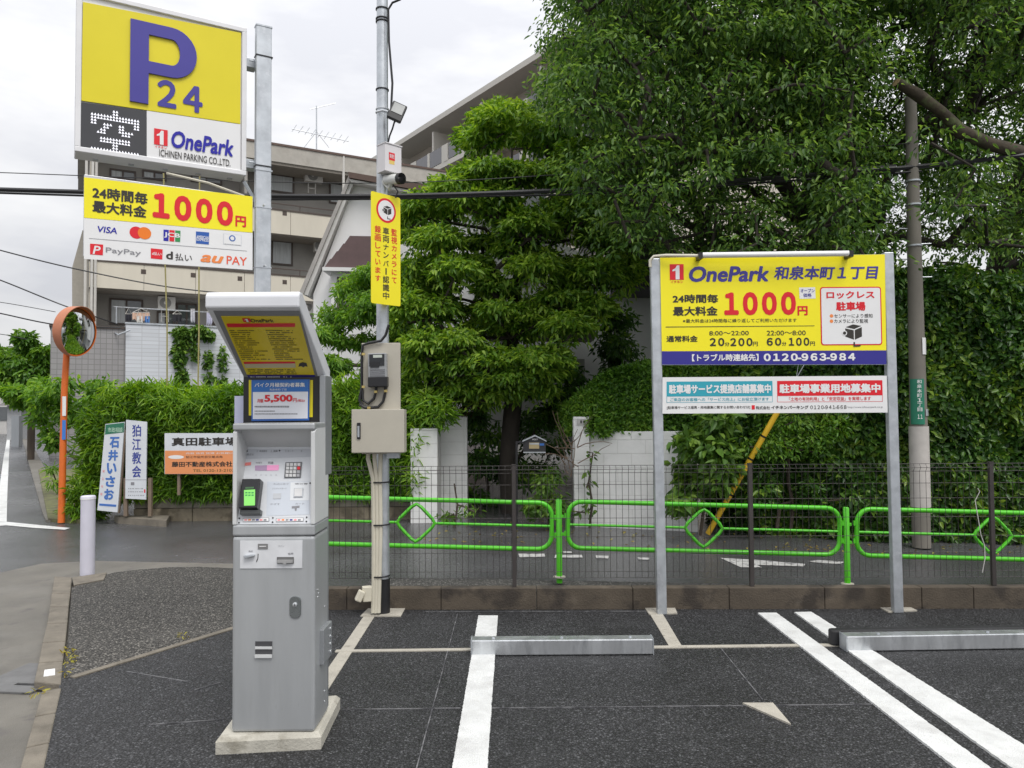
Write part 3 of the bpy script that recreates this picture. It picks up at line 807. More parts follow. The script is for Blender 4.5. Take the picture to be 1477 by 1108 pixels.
# coin and banknote plate on the lower cabinet
ff = frame((XL, YF, 0), (1, 0, 0))
def fb(pts, z, m_, name, d=0.004, par=None, bevel=0):
    return panel_poly(ff, [zm(*p) for p in pts], z - d, z).build(name, m_, par or pm, bevel=bevel)
cpl = fb([(118, 797), (516, 795), (514, 972), (118, 974)], 0.004, mat('plate_white', (0.66, 0.67, 0.69), 0.35), 'coin_plate', 0.006)
fb([(233, 816), (296, 816), (296, 850), (233, 850)], 0.007, mat('slot_grey', (0.20, 0.20, 0.20), 0.4), 'coin_slot', 0.004, cpl)
fb([(243, 830), (286, 829), (286, 834), (243, 835)], 0.0078, M_WHITE, 'slot_lip', 0.002, cpl)
mb = MB(); put_text(mb, ff, 'コイン', zm(362, 836), zm(400, 824), 0.006, 0.0); put_text(mb, ff, '返却', zm(173, 868), zm(200, 858), 0.006, 0.006); put_text(mb, ff, '紙幣', zm(425, 884), zm(460, 872), 0.006, 0.006)
mb.build('lettering', K_GRY, cpl)
fb([(147, 888), (200, 882), (214, 884), (214, 893), (160, 905), (148, 902)], 0.022, M_GALV, 'return_lever', 0.018, cpl, 0.002)
fb([(232, 880), (236, 880), (234, 912), (224, 934), (222, 926), (231, 908)], 0.006, M_BLACK, 'guide_mark', 0.002, cpl)
fb([(355, 900), (462, 900), (462, 942), (355, 942)], 0.008, mat('note_slot_grey', (0.14, 0.14, 0.14), 0.35), 'note_slot', 0.004, cpl)
fb([(360, 917), (458, 917), (458, 935), (422, 935), (408, 947), (394, 935), (360, 935)], 0.018, mat('slot_mid', (0.33, 0.33, 0.33), 0.4), 'note_guide', 0.010, cpl)
# change tray, lock, side plate
zq = zl(300, 820, 3.845)
def fq(pts, z, m_, name, d=0.004, par=None, bevel=0):
    return panel_poly(ff, [zq(*p) for p in pts], z - d, z).build(name, m_, par or pm, bevel=bevel)
tr_ = fq([(263, 404), (357, 404), (357, 493), (263, 493)], 0.0025, mat('tray_dark', (0.07, 0.07, 0.075), 0.4), 'change_tray', 0.004)
fq([(263, 432), (357, 432), (357, 446), (263, 446)], 0.006, M_LGREY, 'tray_bar', 0.004, tr_)
fq([(263, 476), (357, 476), (357, 493), (263, 493)], 0.010, M_LGREY, 'tray_lip', 0.008, tr_)
q0, q1 = PL(*zq(453, 275), ff), PL(*zq(517, 152), ff)
lk = MB(ff).prism(rrect(q0[0], q0[1], q1[0], q1[1], (q1[0] - q0[0]) * 0.42), -0.002, 0.006).build('lock_plate', mat('lock_metal', (0.30, 0.32, 0.32), 0.25, 0.9), pm, bevel=0.002)
lc = ((q0[0] + q1[0]) / 2, q0[1] + (q1[1] - q0[1]) * 0.62)
MB(ff @ Matrix.Translation((lc[0], lc[1], 0.006))).lathe([(0.011, 0), (0.011, 0.006), (0.007, 0.008), (0.0, 0.008)], 16).build('lock_cylinder', M_GALVB, lk)
MB(ff).box((lc[0] - 0.0015, lc[1] - 0.006, 0.0135), (lc[0] + 0.0015, lc[1] + 0.006, 0.0146)).build('keyhole', M_BLACK, lk)
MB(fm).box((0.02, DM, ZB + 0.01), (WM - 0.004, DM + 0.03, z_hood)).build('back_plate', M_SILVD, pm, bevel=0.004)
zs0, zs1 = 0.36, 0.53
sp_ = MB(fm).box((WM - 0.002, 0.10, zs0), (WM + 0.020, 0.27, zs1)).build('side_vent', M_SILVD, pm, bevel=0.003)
mb = MB(fm)
for k in range(4): mb.lathe([(0.010, 0.0), (0.010, 0.004), (0.0, 0.006)], 10, fr=fm @ Matrix.Translation((WM + 0.020, 0.235, zs0 + 0.025 + k * 0.038)) @ Matrix.Rotation(math.pi / 2, 4, 'Y'))
mb.build('side_screws', M_GALVB, pm, kind='stuff')
mb = MB(fm)
for yy, zz in ((0.06, 0.70), (0.075, 0.715), (0.06, 0.735), (0.2, 0.62), (0.2, 0.15), (0.2, 0.2), (0.2, 1.05)):
    mb.lathe([(0.004, 0.0), (0.004, 0.002), (0.0, 0.003)], 8, fr=fm @ Matrix.Translation((WM, yy, zz)) @ Matrix.Rotation(math.pi / 2, 4, 'Y'))
mb.build('rivets', M_GALVB, pm, kind='stuff')
# upright behind the head, poster, canopy
YU = YF + 0.245
cx0, cx1 = D(351, 590, YU).x, D(463.5, 590, YU).x
zu0, zu1 = z_hood, D(407, 548, YU).z
MB().box((cx0, YU, zu0), (cx1, YU + 0.03, zu1 + 0.16)).build('upright', M_BLACK, pm)
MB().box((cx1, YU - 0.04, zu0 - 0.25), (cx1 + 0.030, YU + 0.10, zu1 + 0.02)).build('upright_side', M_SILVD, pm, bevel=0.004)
fu = frame((cx0, YU, 0), (1, 0, 0))
zc = zl(280, 400, 4.262)
def fz(pts, z, m_, name, par, d=None):
    if d: return panel_poly(fu, [zc(*p) for p in pts], z - d, z).build(name, m_, par)
    mb_ = MB(); poly_on(mb_, fu, [zc(*p) for p in pts], z); return mb_.build(name, m_, par)
yb = fz([(338, 632), (732, 632), (730, 860), (338, 850)], 0.005, K_YEL, 'notice_board', pm, 0.004)
ps_ = fz([(357, 632), (714, 628), (711, 880), (357, 884)], 0.012, flat('poster_blue', (0.03, 0.13, 0.45)), 'poster', pm, 0.002)
fz([(366, 640), (705, 636), (702, 868), (366, 872)], 0.0128, flat('poster_white', (0.78, 0.80, 0.86)), 'poster_field', ps_)
fz([(366, 640), (705, 636), (704, 703), (366, 706)], 0.0136, flat('poster_head', (0.03, 0.16, 0.50)), 'poster_header', ps_)
mb = MB(); put_text(mb, fu, 'バイク月極契約者募集', zc(378, 677), zc(686, 648), 0.0146, 0.02); mb.build('lettering', K_WHT, ps_)
mb = MB(); put_text(mb, fu, '和泉本町1丁目', zc(470, 698), zc(572, 684), 0.0146, 0.0); mb.build('lettering', K_WHT, ps_)
mb = MB(); put_text(mb, fu, '月額', zc(393, 771), zc(430, 748), 0.0146, 0.02); put_text(mb, fu, '5,500', zc(437, 772), zc(610, 722), 0.0146, 0.04); put_text(mb, fu, '円', zc(613, 768), zc(636, 744), 0.0146, 0.02)
put_text(mb, fu, '(税込)', zc(640, 768), zc(684, 750), 0.0146, 0.01); mb.build('price_figures', K_RED, ps_)
mb = MB(); rnd = random.Random(3)
for yy, xe in ((800, 590), (826, 500), (843, 635)):
    x_ = 378
    while x_ < xe:
        w_ = rnd.uniform(4, 9); poly_on(mb, fu, [zc(x_, yy), zc(x_ + w_, yy), zc(x_ + w_, yy - (9 if yy == 800 else 6)), zc(x_, yy - (9 if yy == 800 else 6))], 0.0146); x_ += w_ + 2
mb.build('small_print', K_GRY, ps_, kind='stuff')
# paper behind at the left
MB().box((D(333, 620, YU).x, YU + 0.05, D(340, 622, YU).z), (D(351, 620, YU).x + 0.03, YU + 0.053, D(340, 571, YU).z)).build('notice_sheet', flat('pale_blue_paper', (0.62, 0.65, 0.85), 0.6), pm)
# canopy
YC = 3.45
fl_, fr_ = D(296, 446, YC), D(430, 446, YC)
xa, xb = cx0 - 0.003, cx1 + 0.022
zt, zbm = D(362, 420, YC).z, D(362, 446, YC).z
prof = [(YU + 0.03, zu1), (YC + 0.02, zbm), (YC, zbm + 0.008), (YC, zt - 0.02), (YC + 0.02, zt), (YC + 0.06, zt), (YU + 0.10, zu1 + 0.055), (YU + 0.10, zu1 - 0.05)]
prof = prof[::-1]
fxc = Matrix(((0, 0, 1, 0), (1, 0, 0, 0), (0, 1, 0, 0), (0, 0, 0, 1)))
MB(fxc).prism(prof, xa, xb).build('canopy', M_CANOPY, pm, bevel=0.008)
can = pm.children[-1]
u0, u1 = Vector((xa, YU + 0.03, zu1)), Vector((xa, YC + 0.02, zbm))
fcn = frame(u1, (1, 0, 0), u0 - u1)          # hanging underside: x across, v from front lip to back -> flip so that text is upright for a reader
fcn = frame(u0, (1, 0, 0), u1 - u0)
fcn.translation = u0 + fcn.to_3x3() @ Vector((0, 0, 0.0))
def fc(pts, z, m_, name, par=None, d=0.003):
    mb_ = MB(); q = [PL(*zc(*p), fcn) for p in pts]
    return panel_poly(fcn, [zc(*p) for p in pts], z - d, z).build(name, m_, par or can)
fc([(118, 205), (650, 205), (765, 628), (315, 628)], 0.002, mat('underside_grey', (0.22, 0.225, 0.235), 0.4), 'underside_frame')
ys = fc([(166, 237), (645, 237), (741, 596), (325, 596)], 0.004, mat('yellow_board', (0.74, 0.58, 0.012), 0.3, var=0.03), 'underside_board')
fc([(328, 598), (741, 598), (745, 613), (334, 613)], 0.004, K_NAVY, 'navy_band')
fc([(200, 280), (622, 278), (620, 300), (208, 302)], 0.0055, K_RED, 'red_band', ys, 0.001)
fc([(304, 516), (620, 514), (622, 524), (308, 527)], 0.0055, K_RED, 'red_band', ys, 0.001)
fc([(308, 528), (622, 525), (626, 550), (316, 553)], 0.0055, flat('beige_print', (0.55, 0.50, 0.30)), 'pale_band', ys, 0.001)
qa, qb = PL(*zc(308, 273), fcn), PL(*zc(342, 246), fcn)
mb = MB(); put_text(mb, fcn, 'OnePark', zc(353, 272), zc(484, 250), 0.0062, 0.02); mb.build('lettering', K_BLK, ys)
logo_one(ys, fcn, (min(qa[0], qb[0]), min(qa[1], qb[1])), (max(qa[0], qb[0]), max(qa[1], qb[1])), 0.0062)
mb = MB(); rnd = random.Random(5)
def prints(x0, x1, y, h, dens):
    x_ = x0
    while x_ < x1:
        w_ = rnd.uniform(3, 10)
        if rnd.random() < dens: poly_on(mb, fcn, [zc(x_, y), zc(min(x1, x_ + w_), y), zc(min(x1, x_ + w_), y - h), zc(x_, y - h)], 0.0062)
        x_ += w_ + 1.5
for k in range(15):
    y_ = 324 + k * 12.6; sh = (y_ - 237) * 0.44
    prints(180 + sh, 180 + sh + rnd.uniform(90, 190), y_, 4, 0.85)
    sh2 = (y_ - 237) * 0.36
    prints(410 + sh2, 410 + sh2 + rnd.uniform(90, 175), y_, 4, 0.85)
for k in range(4): prints(330 + k * 4, 330 + k * 4 + 290, 564 + k * 9, 3.5, 0.7)
mb.build('small_print', K_BLK, ys, kind='stuff')
mb = MB(); prints(345, 600, 609, 5, 0.8); mb.build('band_print', K_WHT, ys, kind='stuff')
mb = MB(); poly_on(mb, fcn, [zc(*p) for p in ((642, 545), (648, 524), (668, 516), (692, 522), (698, 545), (685, 540), (672, 548), (658, 540))], 0.0062); mb.build('car_pictogram', K_BLK, ys)
MB().box((xb - 0.10, YC + 0.045, zbm - 0.016), (xb - 0.045, YC + 0.08, zbm + 0.01)).build('canopy_catch', M_BLACK, pm)

# plinth
pl_ = [G(310, 1089), G(463, 1081), G(491, 1022), G(352, 1030)]
plo = MB(); 
b_ = [Vector((p.x, p.y, 0)) for p in pl_]; c_ = sum(b_, Vector()) / 4
tv = [c_ + (p - c_) * 0.93 + Vector((0, 0, ZB)) for p in b_]; mv = [p + Vector((0, 0, ZB - 0.022)) for p in b_]
plo.add(b_ + mv + tv, [(0, 1, 5, 4), (1, 2, 6, 5), (2, 3, 7, 6), (3, 0, 4, 7), (4, 5, 9, 8), (5, 6, 10, 9), (6, 7, 11, 10), (7, 4, 8, 11), (8, 9, 10, 11)])
o = plo.build('concrete_plinth', mat('plinth_concrete', (0.46, 0.44, 0.38), 0.85, var=0.15, scale=6, bump=0.4, bscale=80, spots=((0.30, 0.28, 0.23), 8.0, 0.58)), None, bevel=0.006)
props(o, 'chamfered pale concrete plinth under the payment machine', 'plinth')

# ================================================================== light pole and what it carries
PB = G(552.5, 885)
def pz(y): return D(552, y, PB.y).z
pole = thing('light_pole', 'galvanised round pole with black foot sleeve standing before the low wall', 'pole', (PB.x, PB.y, 0))
fpb = Matrix.Translation((PB.x, PB.y, 0))
MB(fpb).lathe([(0.052, 0.0), (0.052, 0.2), (0.050, 2.0), (0.044, pz(-60)), (0.0, pz(-60))], 20).build('shaft', M_GALV, pole)
MB(fpb).lathe([(0.056, 0.0), (0.056, pz(834)), (0.052, pz(834))], 20).build('sleeve', M_BLACK, pole)
for y_ in (14, 28, 32, 130, 158, 163):
    MB(fpb).lathe([(0.046, pz(y_) - 0.006), (0.0535, pz(y_) - 0.004), (0.0535, pz(y_) + 0.004), (0.046, pz(y_) + 0.006)], 20).build('steel_band', M_GALVB if y_ in (158, 163) else M_BLACK, pole)
YP = PB.y
MB().tube([D(578, -1, YP - 0.06), D(566, 4, YP - 0.06), D(560, 14, YP - 0.055), D(561, 60, YP - 0.055), D(566, 120, YP - 0.06), D(564, 160, YP - 0.06)], 0.009, 8).build('feeder_cable', M_BLACK, pole)
MB().tube([D(570, 172, YP - 0.06), D(566, 186, YP - 0.06), D(562, 196, YP - 0.055), D(560, 205, YP - 0.05)], 0.007, 8).build('lamp_cable', M_BLACK, pole)
cab = MB()
for k, (xt, xm, xb_) in enumerate(((531, 538, 539), (540, 543, 543), (549, 548, 547))):
    MB().tube([D(xt, 650, YP - 0.10), D(xt, 662, YP - 0.09), D(xm, 690, YP - 0.065), D(xm + 1, 760, YP - 0.065), D(xb_, 850, YP - 0.068), D(xb_ - 1, 884, YP - 0.075)], 0.0165, 8).build('conduit', M_CREAM, pole)
for y_ in (695, 756, 830):
    c = D(548, y_, YP - 0.01); MB(Matrix.Translation(c)).lathe([(0.075, -0.006), (0.082, -0.004), (0.082, 0.004), (0.075, 0.006)], 20).build('cable_tie', M_BLACK, pole)
# low socket box at the foot
sbx = thing('outdoor_socket', 'cream weatherproof socket box fixed low on the galvanised pole', 'socket box', D(529, 868, YP - 0.05))
q = D(529, 856, YP - 0.06)
MB(Matrix.Translation(q) @ Matrix.Rotation(0.35, 4, 'Z')).prism(rrect(-0.035, -0.03, 0.045, 0.03, 0.012), -0.06, 0.055).build('housing', M_CREAM, sbx, bevel=0.006)
MB(Matrix.Translation(q + Vector((-0.04, -0.035, -0.005))) @ Matrix.Rotation(0.35, 4, 'Z') @ Matrix.Rotation(0.45, 4, 'Y')).box((-0.028, -0.03, -0.05), (0.02, 0.03, 0.035)).build('flap', M_CREAM, sbx, bevel=0.008)
# control box
cbx = thing('control_box', 'beige steel control box strapped to the pole under the meter', 'box', D(545, 655, YP - 0.20))
a, b = D(508, 654, YP - 0.20), D(582.5, 591, YP - 0.20)
M_BEIGE = mat('beige_steel', (0.47, 0.44, 0.37), 0.45, var=0.04)
MB().box((a.x, a.y + 0.006, a.z), (b.x, a.y + 0.15, b.z)).build('cabinet', M_BEIGE, cbx, bevel=0.005)
MB().box((a.x - 0.003, a.y - 0.012, a.z + 0.004), (b.x + 0.003, a.y + 0.005, b.z + 0.004)).build('door', M_BEIGE, cbx, bevel=0.004)
MB().box((a.x + 0.04, a.y - 0.022, a.z + 0.11), (a.x + 0.068, a.y - 0.012, a.z + 0.235)).build('handle', M_BLACK, cbx, bevel=0.003)
MB().box((a.x + 0.045, a.y - 0.024, a.z + 0.125), (a.x + 0.060, a.y - 0.0215, a.z + 0.21)).build('handle_inset', M_GALV, cbx.children[-1])
# meter board and meter
YM = YP - 0.12
mbd = thing('meter_board', 'beige meter board with electricity meter and cables on the galvanised pole', 'meter', D(549, 655, YM))
a, b = D(521.5, 655, YM), D(577, 494.5, YM)
MB().box((a.x, YM, a.z), (b.x, YM + 0.035, b.z)).build('board', M_BEIGE, mbd, bevel=0.004)
zme = zl(490, 460, 2.518)
fmb = frame((a.x, YM, a.z), (1, 0, 0))
def me_(pts, z, d, m_, name, par=mbd, bevel=0.0):
    return panel_poly(fmb, [zme(*p) for p in pts], z - d, z).build(name, m_, par, bevel=bevel)
mt = me_([(108, 128), (174, 126), (176, 215), (110, 217)], 0.075, 0.075, mat('meter_grey', (0.30, 0.31, 0.32), 0.25), 'meter', bevel=0.006)
me_([(114, 132), (168, 130), (168, 172), (114, 174)], 0.079, 0.004, mat('meter_window', (0.02, 0.022, 0.025), 0.1), 'meter_window', mt)
me_([(128, 134), (160, 133), (160, 143), (128, 144)], 0.081, 0.002, mat('lcd', (0.50, 0.54, 0.48), 0.25), 'meter_display', mt)
me_([(118, 160), (150, 159), (150, 178), (118, 179)], 0.083, 0.005, M_BLACK, 'meter_button', mt)
for k in range(4): me_([(116, 186 + 7 * k), (170, 185 + 7 * k), (170, 188 + 7 * k), (116, 189 + 7 * k)], 0.078, 0.004, mat('meter_rib', (0.14, 0.14, 0.15), 0.3), 'rib', mt)
me_([(109, 213), (178, 211), (178, 247), (109, 249)], 0.082, 0.082, M_BLACK, 'terminal_cover', bevel=0.005)
for pts in ([(178, 22), (166, 60), (150, 80), (105, 88), (84, 96), (80, 130), (80, 240), (84, 296), (104, 308), (124, 290), (132, 262), (132, 246)],
            [(80, 250), (72, 296), (84, 318), (108, 323), (140, 320), (158, 300), (166, 264), (166, 246)], [(72, 310), (90, 322), (106, 324)]):
    MB().tube([D(*zme(*p), YM - 0.02) for p in pts], 0.011, 8).build('cable', M_BLACK, mbd)
for p in ((86, 128), (86, 247), (131, 265), (167, 262), (106, 323)):
    q = D(*zme(*p), YM - 0.03); MB(Matrix.Translation(q)).box((-0.012, -0.006, -0.009), (0.012, 0.012, 0.009)).build('saddle_clip', mat('brass', (0.60, 0.47, 0.18), 0.35, 0.8), mbd)
MB().box((D(559, 640, YM).x, YM - 0.01, D(559, 661, YM).z), (D(576, 640, YM).x, YM + 0.05, D(559, 650, YM).z)).build('conduit_clamp', M_GALV, mbd)
# yellow surveillance sign
zy = zl(400, 200, 3.957)
yl, yr = D(*zy(537, 600), YP - 0.24), D(*zy(701.5, 640), YP - 0.03)
fy = frame(yl, Vector((yr.x - yl.x, yr.y - yl.y, 0)))
ysn = thing('surveillance_sign', 'narrow yellow camera warning sign with vertical red and black lettering on the pole', 'sign', yl)
q0, q1 = PL(*zy(535.5, 938), fy), PL(*zy(702, 340), fy)
yplate = MB(fy).prism(rrect(q0[0], q0[1], q1[0], q1[1], 0.015), -0.003, 0.0).build('plate', mat('yellow_plate', (0.90, 0.78, 0.010), 0.35, var=0.03), ysn)
def ytext(body, x0, x1, y0, y1, m_):
    mb_ = MB(); 
    n = len(body); u0, _ = PL(*zy(x0, (y0 + y1) / 2), fy); u1, _ = PL(*zy(x1, (y0 + y1) / 2), fy)
    v1 = PL(*zy((x0 + x1) / 2, y0), fy)[1]; v0 = PL(*zy((x0 + x1) / 2, y1), fy)[1]
    h = (v1 - v0) / n; uc = (u0 + u1) / 2
    for i, ch in enumerate(body):
        cv = v1 - (i + 0.5) * h
        kk = 0.44 if ord(ch) > 0x4E00 else 0.36
        if ch == 'ー':
            mb_.box((uc - 0.006, cv - h * 0.4, 0.001), (uc + 0.006, cv + h * 0.4, 0.002), fr=fy); continue
        put_text(mb_, fy, ch, (uc - (u1 - u0) * (kk + 0.06), cv - h * kk), (uc + (u1 - u0) * (kk + 0.06), cv + h * kk), 0.001, 0.022, px=False)
    return mb_.build('lettering', m_, yplate)
ytext('監視カメラにて', 650, 683, 513, 832, K_RED); ytext('車両ナンバー認識中', 602, 638, 505, 920, K_BLK); ytext('録画しています', 556, 591, 494, 820, K_RED)
cc = PL(*zy(621, 411), fy); rr = PL(*zy(621, 341), fy)[1] - cc[1]
MB().disc(cc, rr, z=0.001, fr=fy).build('red_ring', K_RED, yplate); MB().disc(cc, rr * 0.82, z=0.0016, fr=fy).build('ring_field', K_WHT, yplate)
def cam_icon(fr, c, s, parent, z=0.0022):
    """picture of a box camera on an elbow bracket"""
    def P(q): return [(c[0] + s * u, c[1] + s * v) for u, v in q]
    for q in ([(-0.28, 0.28), (0.10, 0.42), (0.52, 0.34), (0.16, 0.18)], [(-0.30, 0.22), (0.13, 0.12), (0.13, -0.36), (-0.30, -0.20)], [(0.18, 0.13), (0.54, 0.28), (0.54, -0.20), (0.18, -0.36)],
              [(0.10, -0.48), (0.18, -0.48), (0.18, -0.64), (0.46, -0.62), (0.46, -0.70), (0.10, -0.72)]):
        mb_ = MB(); poly_on(mb_, fr, P(q), z, px=False); mb_.build('camera_picture', K_BLK, parent)
    MB().disc((c[0] - 0.34 * s, c[1] - 0.02 * s), 0.13 * s, z=z + 0.0006, fr=fr, n=16).build('lens_ring', K_WHT, parent)
    MB().disc((c[0] - 0.34 * s, c[1] - 0.02 * s), 0.085 * s, z=z + 0.0012, fr=fr, n=16).build('lens_picture', K_BLK, parent)
cam_icon(fy, cc, rr * 0.95, yplate)
# white junction box
jb = thing('junction_box', 'small white box with red sticker high on the galvanised pole', 'box', D(561, 245, YP - 0.1))
zj = zl(490, 0, 2.4087)
a, b = D(*zj(158, 592), YP - 0.16), D(*zj(215, 600), YP - 0.05)
fj = frame(a, Vector((b.x - a.x, b.y - a.y, 0)))
wj = (b - a).xy.length; hj = D(*zj(158, 496), YP - 0.16).z - a.z
MB(fj).box((0, 0, -0.11), (wj, hj, 0)).build('housing', mat('white_box', (0.70, 0.68, 0.69), 0.45, var=0.03), jb, bevel=0.004)
MB(fj).box((-0.004, hj, -0.115), (wj + 0.004, hj + 0.008, 0.006)).build('lid', MATS['white_box'], jb)
mb = MB(); poly_on(mb, fj, [(wj * 0.22, hj * 0.42), (wj * 0.58, hj * 0.42), (wj * 0.58, hj * 0.70), (wj * 0.22, hj * 0.70)], 0.001, px=False); st_ = mb.build('sticker', K_RED, jb)
mb = MB(); poly_on(mb, fj, [(wj * 0.24, hj * 0.28), (wj * 0.56, hj * 0.28), (wj * 0.56, hj * 0.415), (wj * 0.24, hj * 0.415)], 0.001, px=False); mb.build('sticker_foot', flat('sticker_yellow', (0.75, 0.55, 0.15)), st_)
mb = MB(); put_text(mb, fj, '防犯', (wj * 0.27, hj * 0.5), (wj * 0.53, hj * 0.64), 0.002, 0.02, px=False); mb.build('sticker_text', K_WHT, st_)
# bullet camera
cc_ = D(*zj(200, 622), YP - 0.13)
bc = thing('bullet_camera', 'white bullet surveillance camera with black lens under the white box', 'camera', cc_)
dcam = Vector((0.75, -0.62, -0.12)).normalized()
MB().tube([cc_ - dcam * 0.13, cc_ + dcam * 0.02], 0.040, 16).build('body', mat('camera_white', (0.66, 0.67, 0.65), 0.4), bc)
MB().tube([cc_ + dcam * 0.02, cc_ + dcam * 0.055, cc_ + dcam * 0.055], [0.044, 0.044, 0.030], 16).build('lens_hood', M_BLACK, bc)
MB().tube([cc_ - dcam * 0.06, cc_ - dcam * 0.06 + Vector((-0.03, 0.04, -0.06)), D(552, 262, YP - 0.03)], 0.018, 10).build('mount', MATS['camera_white'], bc)
MB().tube([cc_ - dcam * 0.05 + Vector((0, 0, -0.04)), cc_ + Vector((0.0, 0.03, -0.09)), cc_ + Vector((-0.02, 0.04, -0.14))], 0.006, 6).build('camera_cable', M_BLACK, bc)
# flood light
fl = thing('flood_light', 'small black LED flood light clamped to the galvanised pole', 'lamp', D(572, 165, YP - 0.1))
q = [D(*zj(*p), yy) for p, yy in (((163, 402), YP - 0.18), ((212, 424), YP - 0.16), ((244, 368), YP - 0.12), ((192, 350), YP - 0.14))]
ffl = frame(q[0], q[1] - q[0], q[3] - q[0]); wf_, hf_ = (q[1] - q[0]).length, (q[3] - q[0]).length
MB(ffl).box((0, 0, -0.035), (wf_, hf_, 0.0)).build('housing', M_BLACK, fl, bevel=0.006)
MB(ffl).box((wf_ * 0.12, hf_ * 0.36, 0.0), (wf_ * 0.88, hf_ * 0.92, 0.004)).build('lamp_glass', mat('lamp_glass', (0.42, 0.43, 0.42), 0.15), fl)
mb = MB(ffl)
for k in range(8): mb.box((wf_ * (0.06 + 0.115 * k), hf_ * 0.05, -0.055), (wf_ * (0.08 + 0.115 * k), hf_ * 0.95, -0.034))
mb.build('cooling_fins', M_BLACK, fl, kind='stuff')
MB().tube([D(*zj(125, 390), YP - 0.055), D(*zj(150, 384), YP - 0.075), D(*zj(170, 388), YP - 0.12)], 0.008, 6).build('clamp_arm', M_GALVB, fl)

# ================================================================== parking information board (right)
YS = 6.04
z8 = zl(920, 350, 3.6925)
ib = thing('information_board', 'wide yellow parking tariff board on two galvanised posts before the low wall', 'sign', D(1110, 880, YS))
for (xb_, yb_, xt_, yt_) in ((955, 880, 945, 373), (1296, 877, 1281.5, 364)):
    a, b = D(xb_, yb_, YS), D(xt_, yt_, YS)
    fpo = Matrix.Translation((a.x, YS + 0.02, 0))
    lean = (b.x - a.x) / (b.z)
    mb = MB()
    w = 0.037; zt_ = b.z
    vs_ = [(a.x + sx * w + lean * zz, YS + 0.02 + sy * 0.03, zz) for zz in (0.0, zt_) for sx, sy in ((-1, -1), (1, -1), (1, 1), (-1, 1))]
    mb.add(vs_, [(0, 1, 5, 4), (1, 2, 6, 5), (2, 3, 7, 6), (3, 0, 4, 7), (4, 5, 6, 7), (3, 2, 1, 0)])
    mb.build('post', M_GALV, ib, bevel=0.006)
pa, pb_ = D(*z8(117, 577), YS), D(*z8(1323, 576), YS)
fi = frame((pa.x, YS - 0.016, 0), (1, 0, 0))
def ipoly(pts, z, m_, name, par, d=0.003):
    return panel_poly(fi, [z8(*p) for p in pts], z - d, z).build(name, m_, par)
def ip(pts, z, m_, name, par):
    mb_ = MB(); poly_on(mb_, fi, [z8(*p) for p in pts], z); return mb_.build(name, m_, par)
up = ipoly([(117, 80), (1316, 62), (1324, 650), (128, 652)], 0.0, M_GALV, 'upper_panel', ib, 0.018)
ipoly([(118, 81), (1315, 63), (1323, 574), (127, 579)], 0.002, K_YELB, 'yellow_field', up, 0.0015)
ipoly([(128, 579), (1323, 574), (1324, 648), (128, 650)], 0.002, K_NAVY, 'blue_field', up, 0.0015)
lp = ipoly([(131, 718), (1325, 709), (1330, 905), (131, 911)], 0.002, K_WHT, 'lower_panel', ib, 0.018)
def it(body, bl, tr, m_, bold=0.015, par=up, shear=0.0, name='lettering', z=0.0035):
    mb_ = MB(); put_text(mb_, fi, body, z8(*bl), z8(*tr), z, bold, shear); return mb_.build(name, m_, par)
qa, qb = PL(*z8(170, 217), fi), PL(*z8(243, 115), fi)
logo_one(up, fi, qa, qb, 0.0035)
it('OnePark', (272, 211), (697, 124), K_BLU, 0.035, shear=0.18); it('和泉本町１丁目', (725, 199), (1280, 122), K_BLU, 0.03, shear=0.15)
it('24時間毎', (185, 323), (427, 275), K_BLK, 0.035); it('最大料金', (187, 391), (424, 339), K_BLK, 0.035)
it('1000', (460, 388), (840, 262), K_RED, 0.055, name='price_figures'); it('円', (850, 388), (903, 338), K_RED, 0.04)
it('※最大料金は24時間毎に繰り返してご利用いただけます', (240, 428), (845, 403), K_BLK, 0.008)
ip([(148, 448), (940, 442), (940, 445), (148, 452)], 0.0035, K_BLK, 'rule_line', up)
it('通常料金', (152, 530), (318, 495), K_BLK, 0.03)
it('8:00～22:00', (380, 495), (590, 470), K_BLK, 0.012); it('22:00～8:00', (686, 495), (893, 468), K_BLK, 0.012)
for t_, a_, b_ in (('20', (383, 552), (460, 508)), ('200', (492, 552), (610, 508)), ('60', (686, 550), (763, 507)), ('100', (803, 550), (912, 506))): it(t_, a_, b_, K_BLK, 0.04)
for t_, a_, b_ in (('分', (463, 552), (487, 530)), ('円', (613, 552), (638, 528)), ('分', (767, 550), (790, 528)), ('円', (917, 550), (942, 527))): it(t_, a_, b_, K_BLK, 0.02)
ob = ip([(858, 240), (943, 238), (946, 298), (861, 300)], 0.0035, K_WHT, 'opening_patch', up)
it('オープン', (866, 266), (940, 246), K_BLU, 0.02, ob, z=0.0045); it('価格', (880, 291), (924, 270), K_BLU, 0.02, ob, z=0.0045)
def rbox(pts, r, z, m_, name, par):
    a_, b_ = PL(*z8(*pts[0]), fi), PL(*z8(*pts[1]), fi)
    mb_ = MB(); mb_.add([(u, v, z) for u, v in rrect(a_[0], a_[1], b_[0], b_[1], r)], [tuple(range(24))], fr=fi); return mb_.build(name, m_, par)
lb = rbox([(975, 548), (1294, 235)], 0.022, 0.0035, K_RED, 'lockless_border', up); lw = rbox([(981, 542), (1288, 241)], 0.016, 0.0045, K_WHT, 'lockless_field', up)
it('ロックレス', (1003, 300), (1258, 258), K_RED, 0.035, lw, z=0.0055); it('駐車場', (1055, 364), (1210, 315), K_RED, 0.04, lw, z=0.0055)
it('センサーにより感知', (1044, 402), (1248, 379), K_BLK, 0.01, lw, z=0.0055); it('カメラにより監視', (1044, 430), (1224, 407), K_BLK, 0.01, lw, z=0.0055)
for y_ in (391, 419):
    c = PL(*z8(1030, y_), fi); MB().disc(c, 0.014, z=0.0055, fr=fi, n=16).build('bullet_dot', K_ORG, lw)
